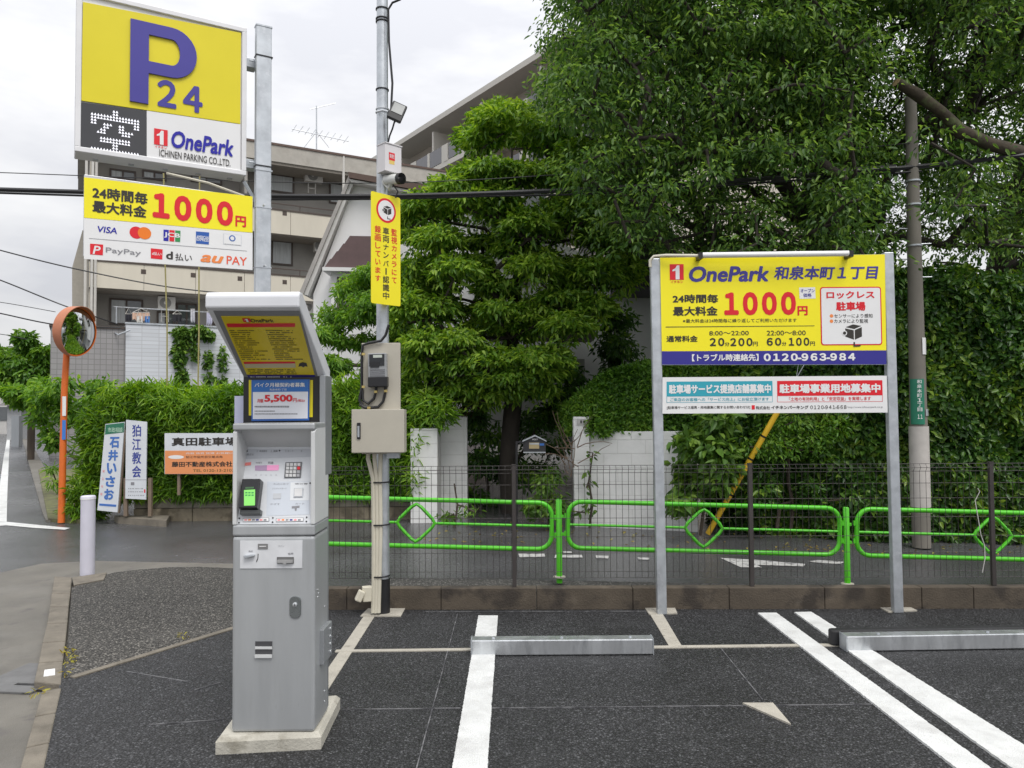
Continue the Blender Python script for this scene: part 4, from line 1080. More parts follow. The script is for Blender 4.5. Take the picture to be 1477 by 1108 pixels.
cam_icon(fi, PL(*z8(1135, 480), fi), 0.155, lw, 0.0055)
it('【トラブル時連絡先】', (288, 633), (642, 592), K_WHT, 0.03); it('0120-963-984', (670, 632), (1157, 588), K_WHT, 0.05)
tb = ip([(153, 741), (716, 737), (717, 817), (153, 820)], 0.0035, K_TEAL, 'teal_field', lp); rb2 = ip([(741, 737), (1301, 733), (1303, 813), (742, 817)], 0.0035, K_RED, 'red_field', lp)
it('駐車場サービス提携店舗募集中', (165, 806), (708, 753), K_WHT, 0.045, tb, z=0.0045); it('駐車場事業用地募集中', (753, 803), (1290, 750), K_WHT, 0.045, rb2, z=0.0045)
for (x0, x1, y0, y1, mk) in ((153, 717, 820, 853, K_TEAL), (742, 1303, 816, 850, K_RED)):
    mb_ = MB()
    for q in ([(x0, y1), (x1, y1 - 3), (x1, y1 - 5), (x0, y1 - 2)], [(x0, y0), (x0 + 2, y0), (x0 + 2, y1), (x0, y1)], [(x1 - 2, y0 - 3), (x1, y0 - 3), (x1, y1 - 3), (x1 - 2, y1 - 3)]):
        poly_on(mb_, fi, [z8(*p) for p in q], 0.0035)
    mb_.build('outline', mk, lp)
it('ご来店のお客様への「サービス向上」にお役立頂けます', (172, 846), (698, 824), K_TEAL, 0.012, lp); it('「土地の有効利用」と「安定収益」を実現します', (805, 843), (1240, 820), K_RED, 0.012, lp)
it('[駐車場サービス提携・用地募集に関するお問い合わせは]', (155, 889), (597, 868), K_BLK, 0.012, lp); it('株式会社', (628, 889), (703, 870), K_BLK, 0.012, lp); it('イチネンパーキング', (710, 888), (908, 867), K_BLK, 0.03, lp)
it('0120-941-668', (918, 887), (1110, 866), K_BLK, 0.015, lp); it('http://www.ichinenpark.co.jp', (1117, 884), (1303, 870), K_GRY, 0.0, lp)
qa, qb = PL(*z8(606, 889), fi), PL(*z8(622, 866), fi)
mb_ = MB(); poly_on(mb_, fi, [qa, (qb[0], qa[1]), qb, (qa[0], qb[1])], 0.0035, px=False); mb_.build('small_logo', K_RED, lp)
# lamp over the board
MB().tube([D(*z8(330, 68), YS - 0.10), D(*z8(1130, 58), YS - 0.10)], 0.022, 10).build('lamp_tube', M_WHITE, ib)
for q in ((332, 70), (1132, 60)): 
    c = D(*z8(*q), YS - 0.10); MB(Matrix.Translation(c)).box((-0.015, -0.024, -0.026), (0.015, 0.12, 0.022)).build('lamp_bracket', M_BLACK, ib)
MB().tube([D(*z8(330, 70), YS - 0.09), D(*z8(150, 68), YS - 0.06), D(*z8(85, 74), YS - 0.04), D(*z8(66, 95), YS - 0.03), D(*z8(66, 130), YS - 0.03)], 0.012, 8).build('lamp_conduit', M_CREAM, ib)
MB().tube([D(*z8(855, 650), YS + 0.01), D(*z8(845, 715), YS + 0.01)], 0.0015, 5).build('hanging_wire', M_GALV, ib)

# ================================================================== low concrete wall and mesh fence
hw = 0.167
wl = thing('low_wall', 'low stained concrete block wall along the back of the parking lot', 'wall', (2.0, wall_y(2.0), 0))
ang = math.atan(-0.045)
blk = None
xs = [-1.62]
for px_ in (500, 636, 774, 913, 1052, 1190, 1330, 1405, 1545):
    xs.append(D(px_, 870, wall_y((px_ - 738) / 1110 * 6.2)).x)
xs += [xs[-1] + 0.8 * k for k in range(1, 7)]
for i in range(len(xs) - 1):
    a_, b_ = xs[i] + 0.002, xs[i + 1] - 0.002
    MB().add([(a_, wall_y(a_), -0.1), (b_, wall_y(b_), -0.1), (b_, wall_y(b_) + 0.10, -0.1), (a_, wall_y(a_) + 0.10, -0.1), (a_, wall_y(a_), hw), (b_, wall_y(b_), hw), (b_, wall_y(b_) + 0.10, hw), (a_, wall_y(a_) + 0.10, hw)],
             [(0, 3, 2, 1), (4, 5, 6, 7), (0, 1, 5, 4), (1, 2, 6, 5), (2, 3, 7, 6), (3, 0, 4, 7)]).build('wall_block', M_WALLC, wl, bevel=0.006)
M_FENCE = mat('dark_brown_steel', (0.045, 0.038, 0.036), 0.5, var=0.15)
fen = thing('mesh_fence', 'dark brown welded mesh fence standing on the low wall', 'fence', (1.0, wall_y(1.0) + 0.05, hw))
ftop = hw + 0.975
pxs = [398, 741.5, 1083, 1431, 1779]
fx_ = [D(p, 760, wall_y((p - 738) / 1110 * 6.25) + 0.05).x for p in pxs]
fx_ += [fx_[-1] + 1.95, fx_[-1] + 3.9]
for x_ in fx_:
    y_ = wall_y(x_) + 0.05
    MB().box((x_ - 0.016, y_ - 0.016, hw), (x_ + 0.016, y_ + 0.016, ftop + 0.005)).build('post', M_FENCE, fen, bevel=0.003)
    MB().box((x_ - 0.018, y_ - 0.018, ftop + 0.005), (x_ + 0.018, y_ + 0.018, ftop + 0.013)).build('post_cap', M_FENCE, fen.children[-1])
for i in range(len(fx_) - 1):
    xa_, xb_ = fx_[i] + 0.02, fx_[i + 1] - 0.02
    mb = MB()
    n = int(round((xb_ - xa_) / 0.05))
    for k in range(n + 1):
        x_ = xa_ + (xb_ - xa_) * k / n; y_ = wall_y(x_) + 0.05
        mb.tube([(x_, y_, hw + 0.07), (x_, y_, ftop - 0.06), (x_, y_ - 0.022, ftop - 0.03), (x_, y_, ftop)], 0.0019, 4, cap=False)
    for zz in (0.07, 0.12, 0.27, 0.40, 0.55, 0.70, 0.82, 0.915, 0.945, 0.975):
        oy = -0.022 if zz == 0.945 else 0.0
        mb.tube([(xa_, wall_y(xa_) + 0.054 + oy, hw + zz), (xb_, wall_y(xb_) + 0.054 + oy, hw + zz)], 0.0021, 4, cap=False)
    mb.build('mesh_panel', M_FENCE, fen, kind='stuff')
# bent wire caught on the fence
o = MB().tube([D(*z7(*p), 6.0) for p in ((1318, 705), (1328, 650), (1326, 600), (1312, 560), (1302, 500), (1290, 430), (1308, 395), (1300, 384))], 0.0032, 5).build('loose_wire', mat('pale_wire', (0.55, 0.54, 0.50), 0.5), None)
props(o, 'loose pale bent wire hooked on the mesh fence', 'wire')

# ================================================================== green guard rails
YG = 7.43
M_GREEN = mat('green_paint', (0.085, 0.50, 0.018), 0.35, var=0.08, scale=4.0, spots=((0.05, 0.24, 0.02), 30.0, 0.66), wear=((0.07, 0.36, 0.03), 5.0, 0.55, 0.6))
slope = math.atan((733 - 722.5 + 416 * math.tan(ROLL)) / 416.0)
def rail_section(cx, cy, label):
    c = D(cx, cy, YG)
    t = thing('guard_rail', label, 'guard rail', (c.x, YG, c.z - 0.42), 'green guard rail sections along the street')
    fg = Matrix.Translation(c) @ Matrix.Rotation(slope, 4, 'Y')
    mm = 6.69e-3
    hx, hz, r = 195 * mm, 33.2 * mm, 0.13
    loop_ = []
    for sx, sz, a0 in ((1, -1, -90), (1, 1, 0), (-1, 1, 90), (-1, -1, 180)):
        for i in range(6):
            q = math.radians(a0 + 90 * i / 5)
            loop_.append((sx * (hx - r) + r * math.cos(q), 0, sz * (hz - r) + r * math.sin(q)))
    MB(fg).tube(loop_, 0.0225, 10, closed=True).build('frame', M_GREEN, t)
    dm = []
    d_ = 0.19
    for (ax, az) in ((d_, 0), (0, d_), (-d_, 0), (0, -d_)):
        v = Vector((ax, 0, az)); tn = Vector((-az, 0, ax)).normalized()
        dm += [v * 0.80 - tn * 0.045, v * 0.945, v * 0.80 + tn * 0.045]
    dm = [(p[0], 0, p[2]) for p in dm]
    MB(fg).tube(dm, 0.0165, 8, closed=True).build('diamond', M_GREEN, t)
    for s in (-1, 1):
        MB(fg).tube([(s * (d_ - 0.005), 0, 0), (s * (hx - 0.015), 0, 0)], 0.0125, 8).build('middle_rail', M_GREEN, t)
    for s in (-1, 1):
        for zz in (0.085, -0.085):
            MB(fg).box((s * (hx + 0.012) - 0.022, -0.012, zz - 0.022), (s * (hx + 0.012) + 0.038 * (1 if s > 0 else 0) + 0.0, 0.012, zz + 0.022) if s > 0 else (s * (hx + 0.012) + 0.010, 0.012, zz + 0.022)).build('joint_bracket', M_GREEN, t)
    return t
rail_section(600, 754.2, 'green guard rail section between the pole and the payment machine')
rail_section(1015, 761.8, 'green guard rail section crossing behind the left post of the tariff board')
rail_section(1432, 772.5, 'green guard rail section at the right beyond the tariff board')
for (px_, yt_, yb_, lab) in ((391, 712, 826, 'green guard rail post behind the payment machine'), (806.9, 720, 833, 'green guard rail post left of the tariff board'), (1222.5, 731.6, 843, 'green guard rail post seen between the legs of tariff board')):
    a_, b_ = D(px_, yb_, YG), D(px_, yt_, YG)
    t = thing('guard_post', lab, 'guard post', (a_.x, YG, a_.z), 'green guard rail posts')
    MB(Matrix.Translation((a_.x, YG, 0))).lathe([(0.028, a_.z - 0.05), (0.028, b_.z - 0.008), (0.022, b_.z), (0.0, b_.z + 0.002)], 14).build('shaft', M_GREEN, t)
    MB(Matrix.Translation((a_.x, YG, 0))).lathe([(0.060, a_.z + 0.002), (0.058, a_.z + 0.012), (0.028, a_.z + 0.015)], 14).build('footing', M_STRIP, t)
    for zz in (b_.z - 0.165, b_.z - 0.335):
        MB().box((a_.x - 0.046, YG - 0.014, zz - 0.014), (a_.x + 0.046, YG + 0.014, zz + 0.014)).build('bracket', M_GREEN, t, bevel=0.003)

# ================================================================== wheel stops
def wheel_stop(pl, pr_, label, hpx, extra):
    a_, b_ = G(*pl), G(*pr_)
    ln = (b_ - a_).length
    fr = frame(a_, (b_ - a_))
    fr = Matrix((fr.col[0].xyz, Vector((0, 0, 1)).cross(fr.col[0].xyz), Vector((0, 0, 1)))).transposed().to_4x4(); fr.translation = a_
    h = hpx
    t = thing('wheel_stop', label, 'wheel stop', a_ + (b_ - a_) / 2, 'galvanised wheel stops')
    MB(fr).prism([(0, 0), (ln, 0), (ln, 0.10), (0, 0.10)], 0.004, h).build('beam', M_GALVB, t, bevel=0.006)
    for s in (0.0, ln):
        MB(fr).box((s - 0.002 if s else -0.004, -0.003, 0.002), (s + 0.004 if s else 0.002, 0.103, h + 0.003)).build('end_plate', M_GALV, t)
    for s in (0.12, 0.5, 0.88):
        MB(fr).lathe([(0.010, h), (0.010, h + 0.006), (0.0, h + 0.008)], 10, fr=fr @ Matrix.Translation((ln * s, 0.05, 0))).build('bolt_head', M_GALV, t)
    if extra:
        MB(fr).prism(rrect(-0.05, 0.115, ln, 0.19, 0.03), 0.004, h + 0.006).build('rubber_backing', M_RUBBER, t, bevel=0.012)
    return t
wheel_stop((680, 947), (942.5, 945), 'galvanised steel wheel stop across the single white line', 0.102, False)
wheel_stop((1222, 941), (1640, 934), 'galvanised wheel stop with black rubber backing at the right edge', 0.102, True)

# ================================================================== bollard, traffic mirror
q = G(126, 829, 0.0)
bo = thing('bollard', 'white plastic bollard on a concrete foot at the lot corner', 'bollard', (q.x, q.y, 0))
hb = D(126, 715, q.y).z
M_BOL = mat('bollard_white', (0.62, 0.61, 0.70), 0.4, var=0.05)
MB(Matrix.Translation((q.x, q.y, 0))).lathe([(0.066, 0.0), (0.066, hb - 0.035), (0.068, hb - 0.034), (0.068, hb - 0.008), (0.060, hb), (0.0, hb + 0.004)], 24).build('tube', M_BOL, bo)
MB(Matrix.Translation((q.x, q.y, 0))).lathe([(0.0685, hb - 0.036), (0.0695, hb - 0.030), (0.0685, hb - 0.024)], 24).build('cap_ring', M_WHITE, bo)
foot = sheet('footing', [g(*z3(*p)) for p in ((352, 185), (520, 160), (505, 195), (360, 222))], M_KERB, -0.05, 0.012, bo, None)
q = G(88.5, 752, -0.03)
YMi = q.y
mr = thing('traffic_mirror', 'convex traffic mirror with orange hood on an orange pole', 'mirror', (q.x, q.y, -0.03))
M_ORA = mat('orange_paint', (0.72, 0.155, 0.025), 0.45, var=0.1, scale=5, spots=((0.75, 0.6, 0.5), 16.0, 0.72))
tp = D(98, 478, YMi)
MB().tube([(q.x, q.y, -0.05), D(93, 560, YMi), tp], [0.050, 0.046, 0.044], 14).build('pole', M_ORA, mr)
fac = Vector((0.95, -0.30, -0.07)).normalized()
ctr = D(101, 478, YMi) + fac * 0.11
xdir = Vector((0, 0, 1)).cross(fac).normalized()
fmi = frame(ctr, xdir, fac.cross(xdir) * 1.0)
if (fmi.to_3x3() @ Vector((0, 0, 1))).dot(fac) < 0: fmi = frame(ctr, -xdir, fac.cross(xdir))
Rm = 0.36
MGL = mat('mirror_surface', (0.72, 0.74, 0.75), 0.03, 1.0, var=0.02)
for k in list(MGL.node_tree.links):
    if k.to_socket.name == 'Roughness': MGL.node_tree.links.remove(k)
MGL.node_tree.nodes['Principled BSDF'].inputs['Roughness'].default_value = 0.03
MB(fmi).lathe([(Rm, 0.0), (Rm * 0.85, 0.022), (Rm * 0.65, 0.045), (Rm * 0.4, 0.065), (Rm * 0.2, 0.074), (0.0001, 0.077)], 40).build('mirror_glass', MGL, mr)
MB(fmi).lathe([(Rm * 0.985, 0.012), (Rm + 0.012, 0.014), (Rm + 0.018, 0.0), (Rm + 0.012, -0.03), (Rm * 0.8, -0.07), (0.0001, -0.10)], 40).build('mirror_back', M_ORA, mr)
vs_, fs = [], []
nn = 30
for i in range(nn + 1):
    a_ = math.radians(30 + 230 * i / nn)
    dp = 0.13 * max(0.0, math.sin(math.radians(180 * i / nn))) ** 0.7 + 0.02
    for rr_2, z_ in ((Rm + 0.020, -0.03), (Rm + 0.024, dp), (Rm + 0.014, dp), (Rm + 0.010, -0.03)):
        vs_.append((rr_2 * math.cos(a_), rr_2 * math.sin(a_), z_))
for i in range(nn):
    for j in range(4): fs.append((i * 4 + j, i * 4 + (j + 1) % 4, (i + 1) * 4 + (j + 1) % 4, (i + 1) * 4 + j))
MB(fmi).add(vs_, fs, True).build('hood', mat('faded_orange', (0.50, 0.19, 0.10), 0.6, var=0.12, scale=6), mr)
for (y0, y1, mk, nm) in ((572, 600, K_WHT, 'white_sticker'), (606, 634, flat('sticker_blue', (0.05, 0.20, 0.60)), 'blue_sticker')):
    z0_, z1_ = D(90, y1, YMi).z, D(90, y0, YMi).z
    mb = MB(); n = 6
    x_c = q.x + (tp.x - q.x) * 0.6
    for k in range(n):
        a0, a1 = math.radians(-150 + 100 * k / n), math.radians(-150 + 100 * (k + 1) / n)
        mb.quad([(x_c + 0.0505 * math.cos(a0), q.y + 0.0505 * math.sin(a0), z0_), (x_c + 0.0505 * math.cos(a1), q.y + 0.0505 * math.sin(a1), z0_), (x_c + 0.0505 * math.cos(a1), q.y + 0.0505 * math.sin(a1), z1_), (x_c + 0.0505 * math.cos(a0), q.y + 0.0505 * math.sin(a0), z1_)])
    mb.build(nm, mk, mr)

# ================================================================== right utility pole, cables, guy
YU2 = 9.95
ub = D(1329, 778, YU2)
upole = thing('utility_pole', 'grey concrete utility pole with white sheath and green address plate against hedge', 'utility pole', (ub.x, YU2, ub.z))
fup = Matrix.Translation((ub.x, YU2, 0))
zu = lambda y: D(1329, y, YU2).z
M_CONC = mat('pole_concrete', (0.19, 0.175, 0.15), 0.85, var=0.12, scale=3, bump=0.2)
MB(fup).lathe([(0.112, ub.z - 0.1), (0.106, zu(616)), (0.070, zu(140)), (0.0, zu(140))], 20).build('shaft', M_CONC, upole)
MB(fup).lathe([(0.118, zu(731)), (0.121, zu(731)), (0.119, zu(615)), (0.112, zu(615))], 20).build('white_sheath', mat('sheath', (0.50, 0.47, 0.44), 0.7, var=0.1), upole)
def wrap(zb_, zt_, r, a0, a1, m_, name, n=8):
    mb_ = MB(); 
    for k in range(n):
        p0, p1 = math.radians(a0 + (a1 - a0) * k / n), math.radians(a0 + (a1 - a0) * (k + 1) / n)
        mb_.quad([(ub.x + r * math.cos(p0), YU2 + r * math.sin(p0), zb_), (ub.x + r * math.cos(p1), YU2 + r * math.sin(p1), zb_), (ub.x + r * math.cos(p1), YU2 + r * math.sin(p1), zt_), (ub.x + r * math.cos(p0), YU2 + r * math.sin(p0), zt_)])
    return mb_.build(name, m_, upole)
gp = wrap(zu(612), zu(547), 0.118, -165, -80, flat('address_green', (0.02, 0.20, 0.12)), 'address_plate')
fgp = frame((ub.x - 0.06, YU2 - 0.1195, 0), (0.93, -0.36, 0))
mb = MB()
for i, ch in enumerate('和泉本町１丁目11'.replace('11', '⑪')[:7]):
    put_text(mb, frame((ub.x - 0.070, YU2 - 0.116, zu(548 + 6.6 * (i + 1))), (0.90, -0.42, 0)), ch, (0.0, 0.008), (0.055, 0.056), 0.004, 0.02, px=False)
mb.build('lettering', K_WHT, gp)
mb = MB(); put_text(mb, frame((ub.x - 0.070, YU2 - 0.116, zu(604)), (0.90, -0.42, 0)), '11', (0.0, 0.0), (0.055, 0.055), 0.004, 0.03, px=False)
mb.build('block_number', K_WHT, gp)
wrap(zu(512), zu(488), 0.108, -80, -35, K_WHT, 'number_plate')
wrap(zu(600), zu(590), 0.116, -70, -25, M_GALV, 'steel_strap')
for y_ in (262, 296, 355):
    MB(fup).lathe([(0.080, zu(y_) - 0.012), (0.100, zu(y_) - 0.010), (0.100, zu(y_) + 0.010), (0.080, zu(y_) + 0.012)], 18).build('pole_band', M_GALV, upole)
for y_, s in ((330, -1), (352, 1), (400, 1), (374, -1)):
    MB().tube([(ub.x + s * 0.08, YU2, zu(y_)), (ub.x + s * 0.21, YU2 - 0.02, zu(y_))], 0.008, 6).build('climbing_step', M_GALV, upole)
def cable(name, pts, r, label, m_=M_BLACK, n=6, sub=6):
    P = [D(x, y, Y) for x, y, Y in pts]
    out = []
    for i in range(len(P) - 1):
        p0, p1, p2, p3 = P[max(i - 1, 0)], P[i], P[i + 1], P[min(i + 2, len(P) - 1)]
        for k in range(sub):
            t = k / sub
            out.append(0.5 * ((2 * p1) + (p2 - p0) * t + (2 * p0 - 5 * p1 + 4 * p2 - p3) * t * t + (3 * p1 - p0 - 3 * p2 + p3) * t ** 3))
    out.append(P[-1])
    o_ = MB().tube(out, r, n).build(name, m_, None)
    return props(o_, label, 'cable')
Yc = 9.9
cable('cable_bundle', [(-120, 269, Yc), (0, 273.5, Yc), (300, 281.5, Yc), (540, 283, Yc), (760, 277, Yc), (1000, 265, Yc), (1200, 250, Yc), (1329, 240, Yc), (1560, 215, Yc)], 0.030, 'thick black overhead cable bundle crossing the whole view')
cable('service_cable', [(-120, 274, Yc), (0, 278.5, Yc), (300, 287, Yc), (540, 287, Yc), (700, 283, Yc), (900, 277, Yc), (1329, 247, Yc)], 0.014, 'thinner black cable hanging just under the overhead bundle')
cable('overhead_wire', [(-120, 246, Yc), (0, 249, Yc), (250, 258, Yc), (560, 264, Yc), (900, 245, Yc), (1329, 205, Yc)], 0.006, 'single thin wire strung above the overhead cable bundle')
MB().tube([D(1190, 251, Yc), D(1290, 243.5, Yc)], 0.06, 8).build('cable_closure', M_BLACK, None)
props(bpy.data.objects['cable_closure'], 'black cable splice sleeve on the bundle beside the utility pole', 'cable sleeve')
for i, (pts, lab) in enumerate((([(-60, 344, 16), (0, 361, 16), (100, 386, 16), (230, 412, 16.5), (330, 424, 17)], 'black wire sloping down past the traffic mirror to the annex'),
                                ([(-60, 384, 16), (0, 404, 16), (90, 440, 16), (170, 468, 16.8)], 'black wire running behind the top of the traffic mirror'),
                                ([(-60, 440, 16), (0, 452, 16), (85, 469, 16), (175, 473, 16.8)], 'lower black wire running to the corner of the tiled annex'),
                                ([(-60, 431, 22), (0, 436, 22), (80, 450, 22)], 'faint grey wire at far left under the black wires'),
                                ([(-60, 478, 22), (0, 482, 22), (40, 490, 22)], 'short grey wire above the trees at far left'))):
    cable('overhead_wire', pts, 0.014 if i < 3 else 0.010, lab, M_BLACK, 5)
gb = G(1021, 770, -0.1)
gy = thing('guy_guard', 'slanting yellow guy wire guard rising behind the tariff board', 'guy guard', (gb.x, gb.y, gb.z))
gdir = [D(1021, 770, gb.y), D(1122, 593, YU2 + 0.1)]
MB().tube([gdir[0], gdir[1]], 0.037, 12).build('yellow_sleeve', mat('yellow_plastic', (0.80, 0.50, 0.03), 0.5, var=0.12, scale=5, spots=((0.30, 0.20, 0.06), 9.0, 0.68)), gy)
MB().tube([gdir[1], D(1152, 540, YU2), D(1326, 236, YU2 - 0.02)], 0.006, 6).build('guy_wire', M_GALV, gy)
for t in (0.33, 0.62, 0.80):
    p = gdir[0].lerp(gdir[1], t); dd = (gdir[1] - gdir[0]).normalized()
    MB().tube([p - dd * 0.012, p + dd * 0.012], 0.039, 12).build('black_band', M_BLACK, gy)

# ================================================================== apartment block behind (left)
M_BAND = mat('beige_panel', (0.62, 0.575, 0.48), 0.75, var=0.07, scale=1.2, stretch=(1, 1, 0.3), wear=((0.50, 0.46, 0.38), 0.8, 0.55, 0.5))
M_GREYW = mat('grey_render', (0.32, 0.305, 0.28), 0.85, var=0.12, scale=1.0)
M_EAVE = mat('eave_grey', (0.44, 0.415, 0.37), 0.85, var=0.15, scale=1.5, wear=((0.33, 0.305, 0.265), 2.0, 0.5, 0.7))
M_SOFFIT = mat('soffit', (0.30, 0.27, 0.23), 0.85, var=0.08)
M_BRONZE = mat('bronze_frame', (0.075, 0.055, 0.045), 0.5, var=0.1)
M_PANE = mat('window_pane', (0.10, 0.11, 0.115), 0.08, var=0.25, scale=0.8, spec=0.9)
M_CURT = mat('curtain', (0.50, 0.52, 0.52), 0.8, var=0.18, scale=4.0, stretch=(6, 6, 0.3))
M_ACW = mat('ac_white', (0.58, 0.56, 0.52), 0.5, var=0.06)
M_ROOFBR = mat('brown_trim', (0.11, 0.07, 0.055), 0.6, var=0.15)
def tiles(name, col, joint, sx, sz, rough=0.35):
    """small glazed wall tiles drawn by a brick pattern"""
    m_ = bpy.data.materials.new(name); m_.use_nodes = True; MATS[name] = m_
    t = m_.node_tree; p = t.nodes['Principled BSDF']; p.inputs['Roughness'].default_value = rough
    c = t.nodes.new('ShaderNodeTexCoord'); mp_ = t.nodes.new('ShaderNodeMapping'); mp_.inputs['Rotation'].default_value = (math.radians(90), 0, 0)
    mp_.inputs['Rotation'].default_value = (math.radians(-90), 0, 0)
    t.links.new(c.outputs['Object'], mp_.inputs[0])
    b_ = t.nodes.new('ShaderNodeTexBrick'); b_.offset = 0.0; b_.inputs['Scale'].default_value = 1.0
    b_.inputs['Brick Width'].default_value = sx; b_.inputs['Row Height'].default_value = sz; b_.inputs['Mortar Size'].default_value = 0.012
    b_.inputs['Color1'].default_value = (*col, 1); b_.inputs['Color2'].default_value = (*[k * 0.9 for k in col], 1); b_.inputs['Mortar'].default_value = (*joint, 1)
    t.links.new(mp_.outputs[0], b_.inputs['Vector']); t.links.new(b_.outputs['Color'], p.inputs['Base Color'])
    return m_
M_TILEW = tiles('white_tiles', (0.62, 0.645, 0.68), (0.46, 0.47, 0.49), 0.60, 0.15)
M_TILEG = tiles('grey_tiles', (0.32, 0.31, 0.31), (0.20, 0.195, 0.19), 0.20, 0.20)

A0 = D(128, 414, 29.2)
dA = Vector((0.87, 0.493, 0)).normalized()
fa = frame((A0.x, A0.y, 0), dA)
apt = thing('apartment_block', 'grey and beige apartment block with long balconies behind the yellow signs', 'building', (A0.x, A0.y, 0), rotz=math.atan2(dA.y, dA.x))
LEN = 34.0
def fah(w): return fa @ Matrix.Translation((0, 0, w))
# body, side, roof
MB(fa).box((0, -0.3, -9.0), (LEN, 12.5, -1.4)).build('wall', M_GREYW, apt)
bands = [(6.39, 7.40), (9.20, 10.20)]
for v0, v1 in bands:
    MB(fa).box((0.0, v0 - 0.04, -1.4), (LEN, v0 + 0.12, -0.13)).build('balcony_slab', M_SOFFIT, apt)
    k = 0; u = 0.0
    while u < LEN - 0.1:
        w_ = 1.9
        MB(fa).box((u + 0.008, v0, -0.12), (min(LEN, u + w_) - 0.008, v1, 0.0)).build('balcony_panel', M_BAND, apt)
        u += w_
    MB(fa).box((-0.02, v1, -0.14), (LEN, v1 + 0.06, 0.03)).build('coping', M_BRONZE, apt)
    mb = MB(fa)
    for uu in range(18): mb.box((uu * 1.9 + 0.4, v1 + 0.30, -0.075), (uu * 1.9 + 0.43, v1 + 0.06, -0.045))
    mb.box((0, v1 + 0.28, -0.08), (LEN, v1 + 0.32, -0.04)); mb.build('hand_rail', M_BRONZE, apt)
ev = MB(fa).box((-0.4, 12.26, -9.2), (LEN, 12.96, 0.12)).build('roof', M_EAVE, apt)
MB(fa).box((-0.42, 12.96, -9.2), (LEN, 13.05, 0.16)).build('roof_edge', M_ROOFBR, ev)
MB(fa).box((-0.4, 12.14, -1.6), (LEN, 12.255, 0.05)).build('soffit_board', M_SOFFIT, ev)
# party walls between the flats
for uu in (0.0, 5.7, 17.1, 22.8, 28.5):
    for v0, v1 in ((7.40, 9.16), (10.20, 12.13), (4.65, 6.35)):
        MB(fa).box((uu + 0.01, v0, -1.4), (uu + 0.13, v1, -0.16)).build('party_wall', M_GREYW if uu else M_BAND, apt)
# scuppers
for p in ((207, 392), (278.6, 397), (346, 402), (410.6, 308), (410.6, 407)):
    u, v = PL(*p, fa); MB(fa).box((u - 0.09, v - 0.09, -0.02), (u + 0.09, v + 0.09, 0.008)).build('scupper', M_BRONZE, apt)
frw = fah(-1.4)
def window(p0, p1, curtain=True, fr=frw, par=apt, split=True):
    a_, b_ = PL(*p0, fr), PL(*p1, fr)
    u0, u1, v0, v1 = min(a_[0], b_[0]), max(a_[0], b_[0]), min(a_[1], b_[1]), max(a_[1], b_[1])
    t = 0.07
    o_ = MB(fr).box((u0, v0, 0.0), (u1, v0 + t, 0.07)).box((u0, v1 - t, 0.0), (u1, v1, 0.07)).box((u0, v0 + t, 0), (u0 + t, v1 - t, 0.07)).box((u1 - t, v0 + t, 0), (u1, v1 - t, 0.07))
    if split: o_.box(((u0 + u1) / 2 - t / 2, v0 + t, 0), ((u0 + u1) / 2 + t / 2, v1 - t, 0.065))
    o_ = o_.build('window', M_BRONZE, par)
    us = [(u0 + t, (u0 + u1) / 2 - t / 2), ((u0 + u1) / 2 + t / 2, u1 - t)] if split else [(u0 + t, u1 - t)]
    for k, (x0, x1) in enumerate(us):
        MB(fr).box((x0, v0 + t, 0.005), (x1, v1 - t, 0.03)).build('pane', (M_CURT if (curtain and k == 0) or curtain == 2 else M_PANE), o_)
    return o_
window((388, 250), (424, 281), 2, split=False); window((474.5, 263), (497, 296), True, split=False)
window((391, 346), (422, 384), 2, split=False); window((158, 430), (206, 470), True); window((226, 449), (252, 470), True)
window((254, 437), (284, 472), False); window((158, 243), (196, 262), True); window((205, 245), (240, 262), True); window((275, 252), (320, 268), True)
window((306, 433), (340, 470), True)
def ac_unit(p0, p1, w, parent=apt):
    fr = fah(w)
    a_, b_ = PL(*p0, fr), PL(*p1, fr)
    u0, u1, v0, v1 = a_[0], b_[0], b_[1], a_[1]
    o_ = MB(fr).box((u0, v0, -0.3), (u1, v1, 0.0)).build('air_conditioner', M_ACW, parent, bevel=0.02)
    c = (u0 + (u1 - u0) * 0.42, (v0 + v1) / 2); r = (v1 - v0) * 0.42
    MB(fr).disc(c, r, z=0.006, n=24).build('fan_grille', mat('grille_grey', (0.22, 0.215, 0.20), 0.6), o_)
    MB(fr).disc(c, r * 0.28, z=0.012, n=16).build('fan_hub', M_ACW, o_)
    mb_ = MB(fr)
    for x_ in (0.2, 0.6): mb_.box((u0 + (u1 - u0) * x_, v0 - 0.5, -0.2), (u0 + (u1 - u0) * x_ + 0.03, v0 - 0.001, -0.16))
    mb_.box((u0 + (u1 - u0) * 0.2, v0 - 0.28, -0.2), (u0 + (u1 - u0) * 0.6, v0 - 0.25, -0.165))
    mb_.build('bracket', M_ACW, o_)
ac_unit((440.5, 243), (466, 264), -0.75); ac_unit((454, 346), (471, 364), -0.75); ac_unit((228, 427), (253, 447), -0.7); ac_unit((433, 432), (455, 452), -0.7)
fp = fah(0.1)
a_, b_, c_ = PL(495.5, 285, fp), PL(495.5, 225, fp), PL(508, 226, fp)
MB(fp).tube([(a_[0], a_[1], 0), (b_[0], b_[1], 0), (c_[0], c_[1], -0.5)], 0.06, 8).build('drain_pipe', M_ACW, apt)
for x_ in (131, 136, 122):
    a_, b_ = PL(x_, 470, fah(-0.8 if x_ > 125 else -0.4)), PL(x_, 300, fah(-0.8))
    MB(fah(0.06)).tube([(a_[0], 4.6, 0), (a_[0], 11.9, 0)], 0.05, 8).build('drain_pipe', M_ACW, apt)
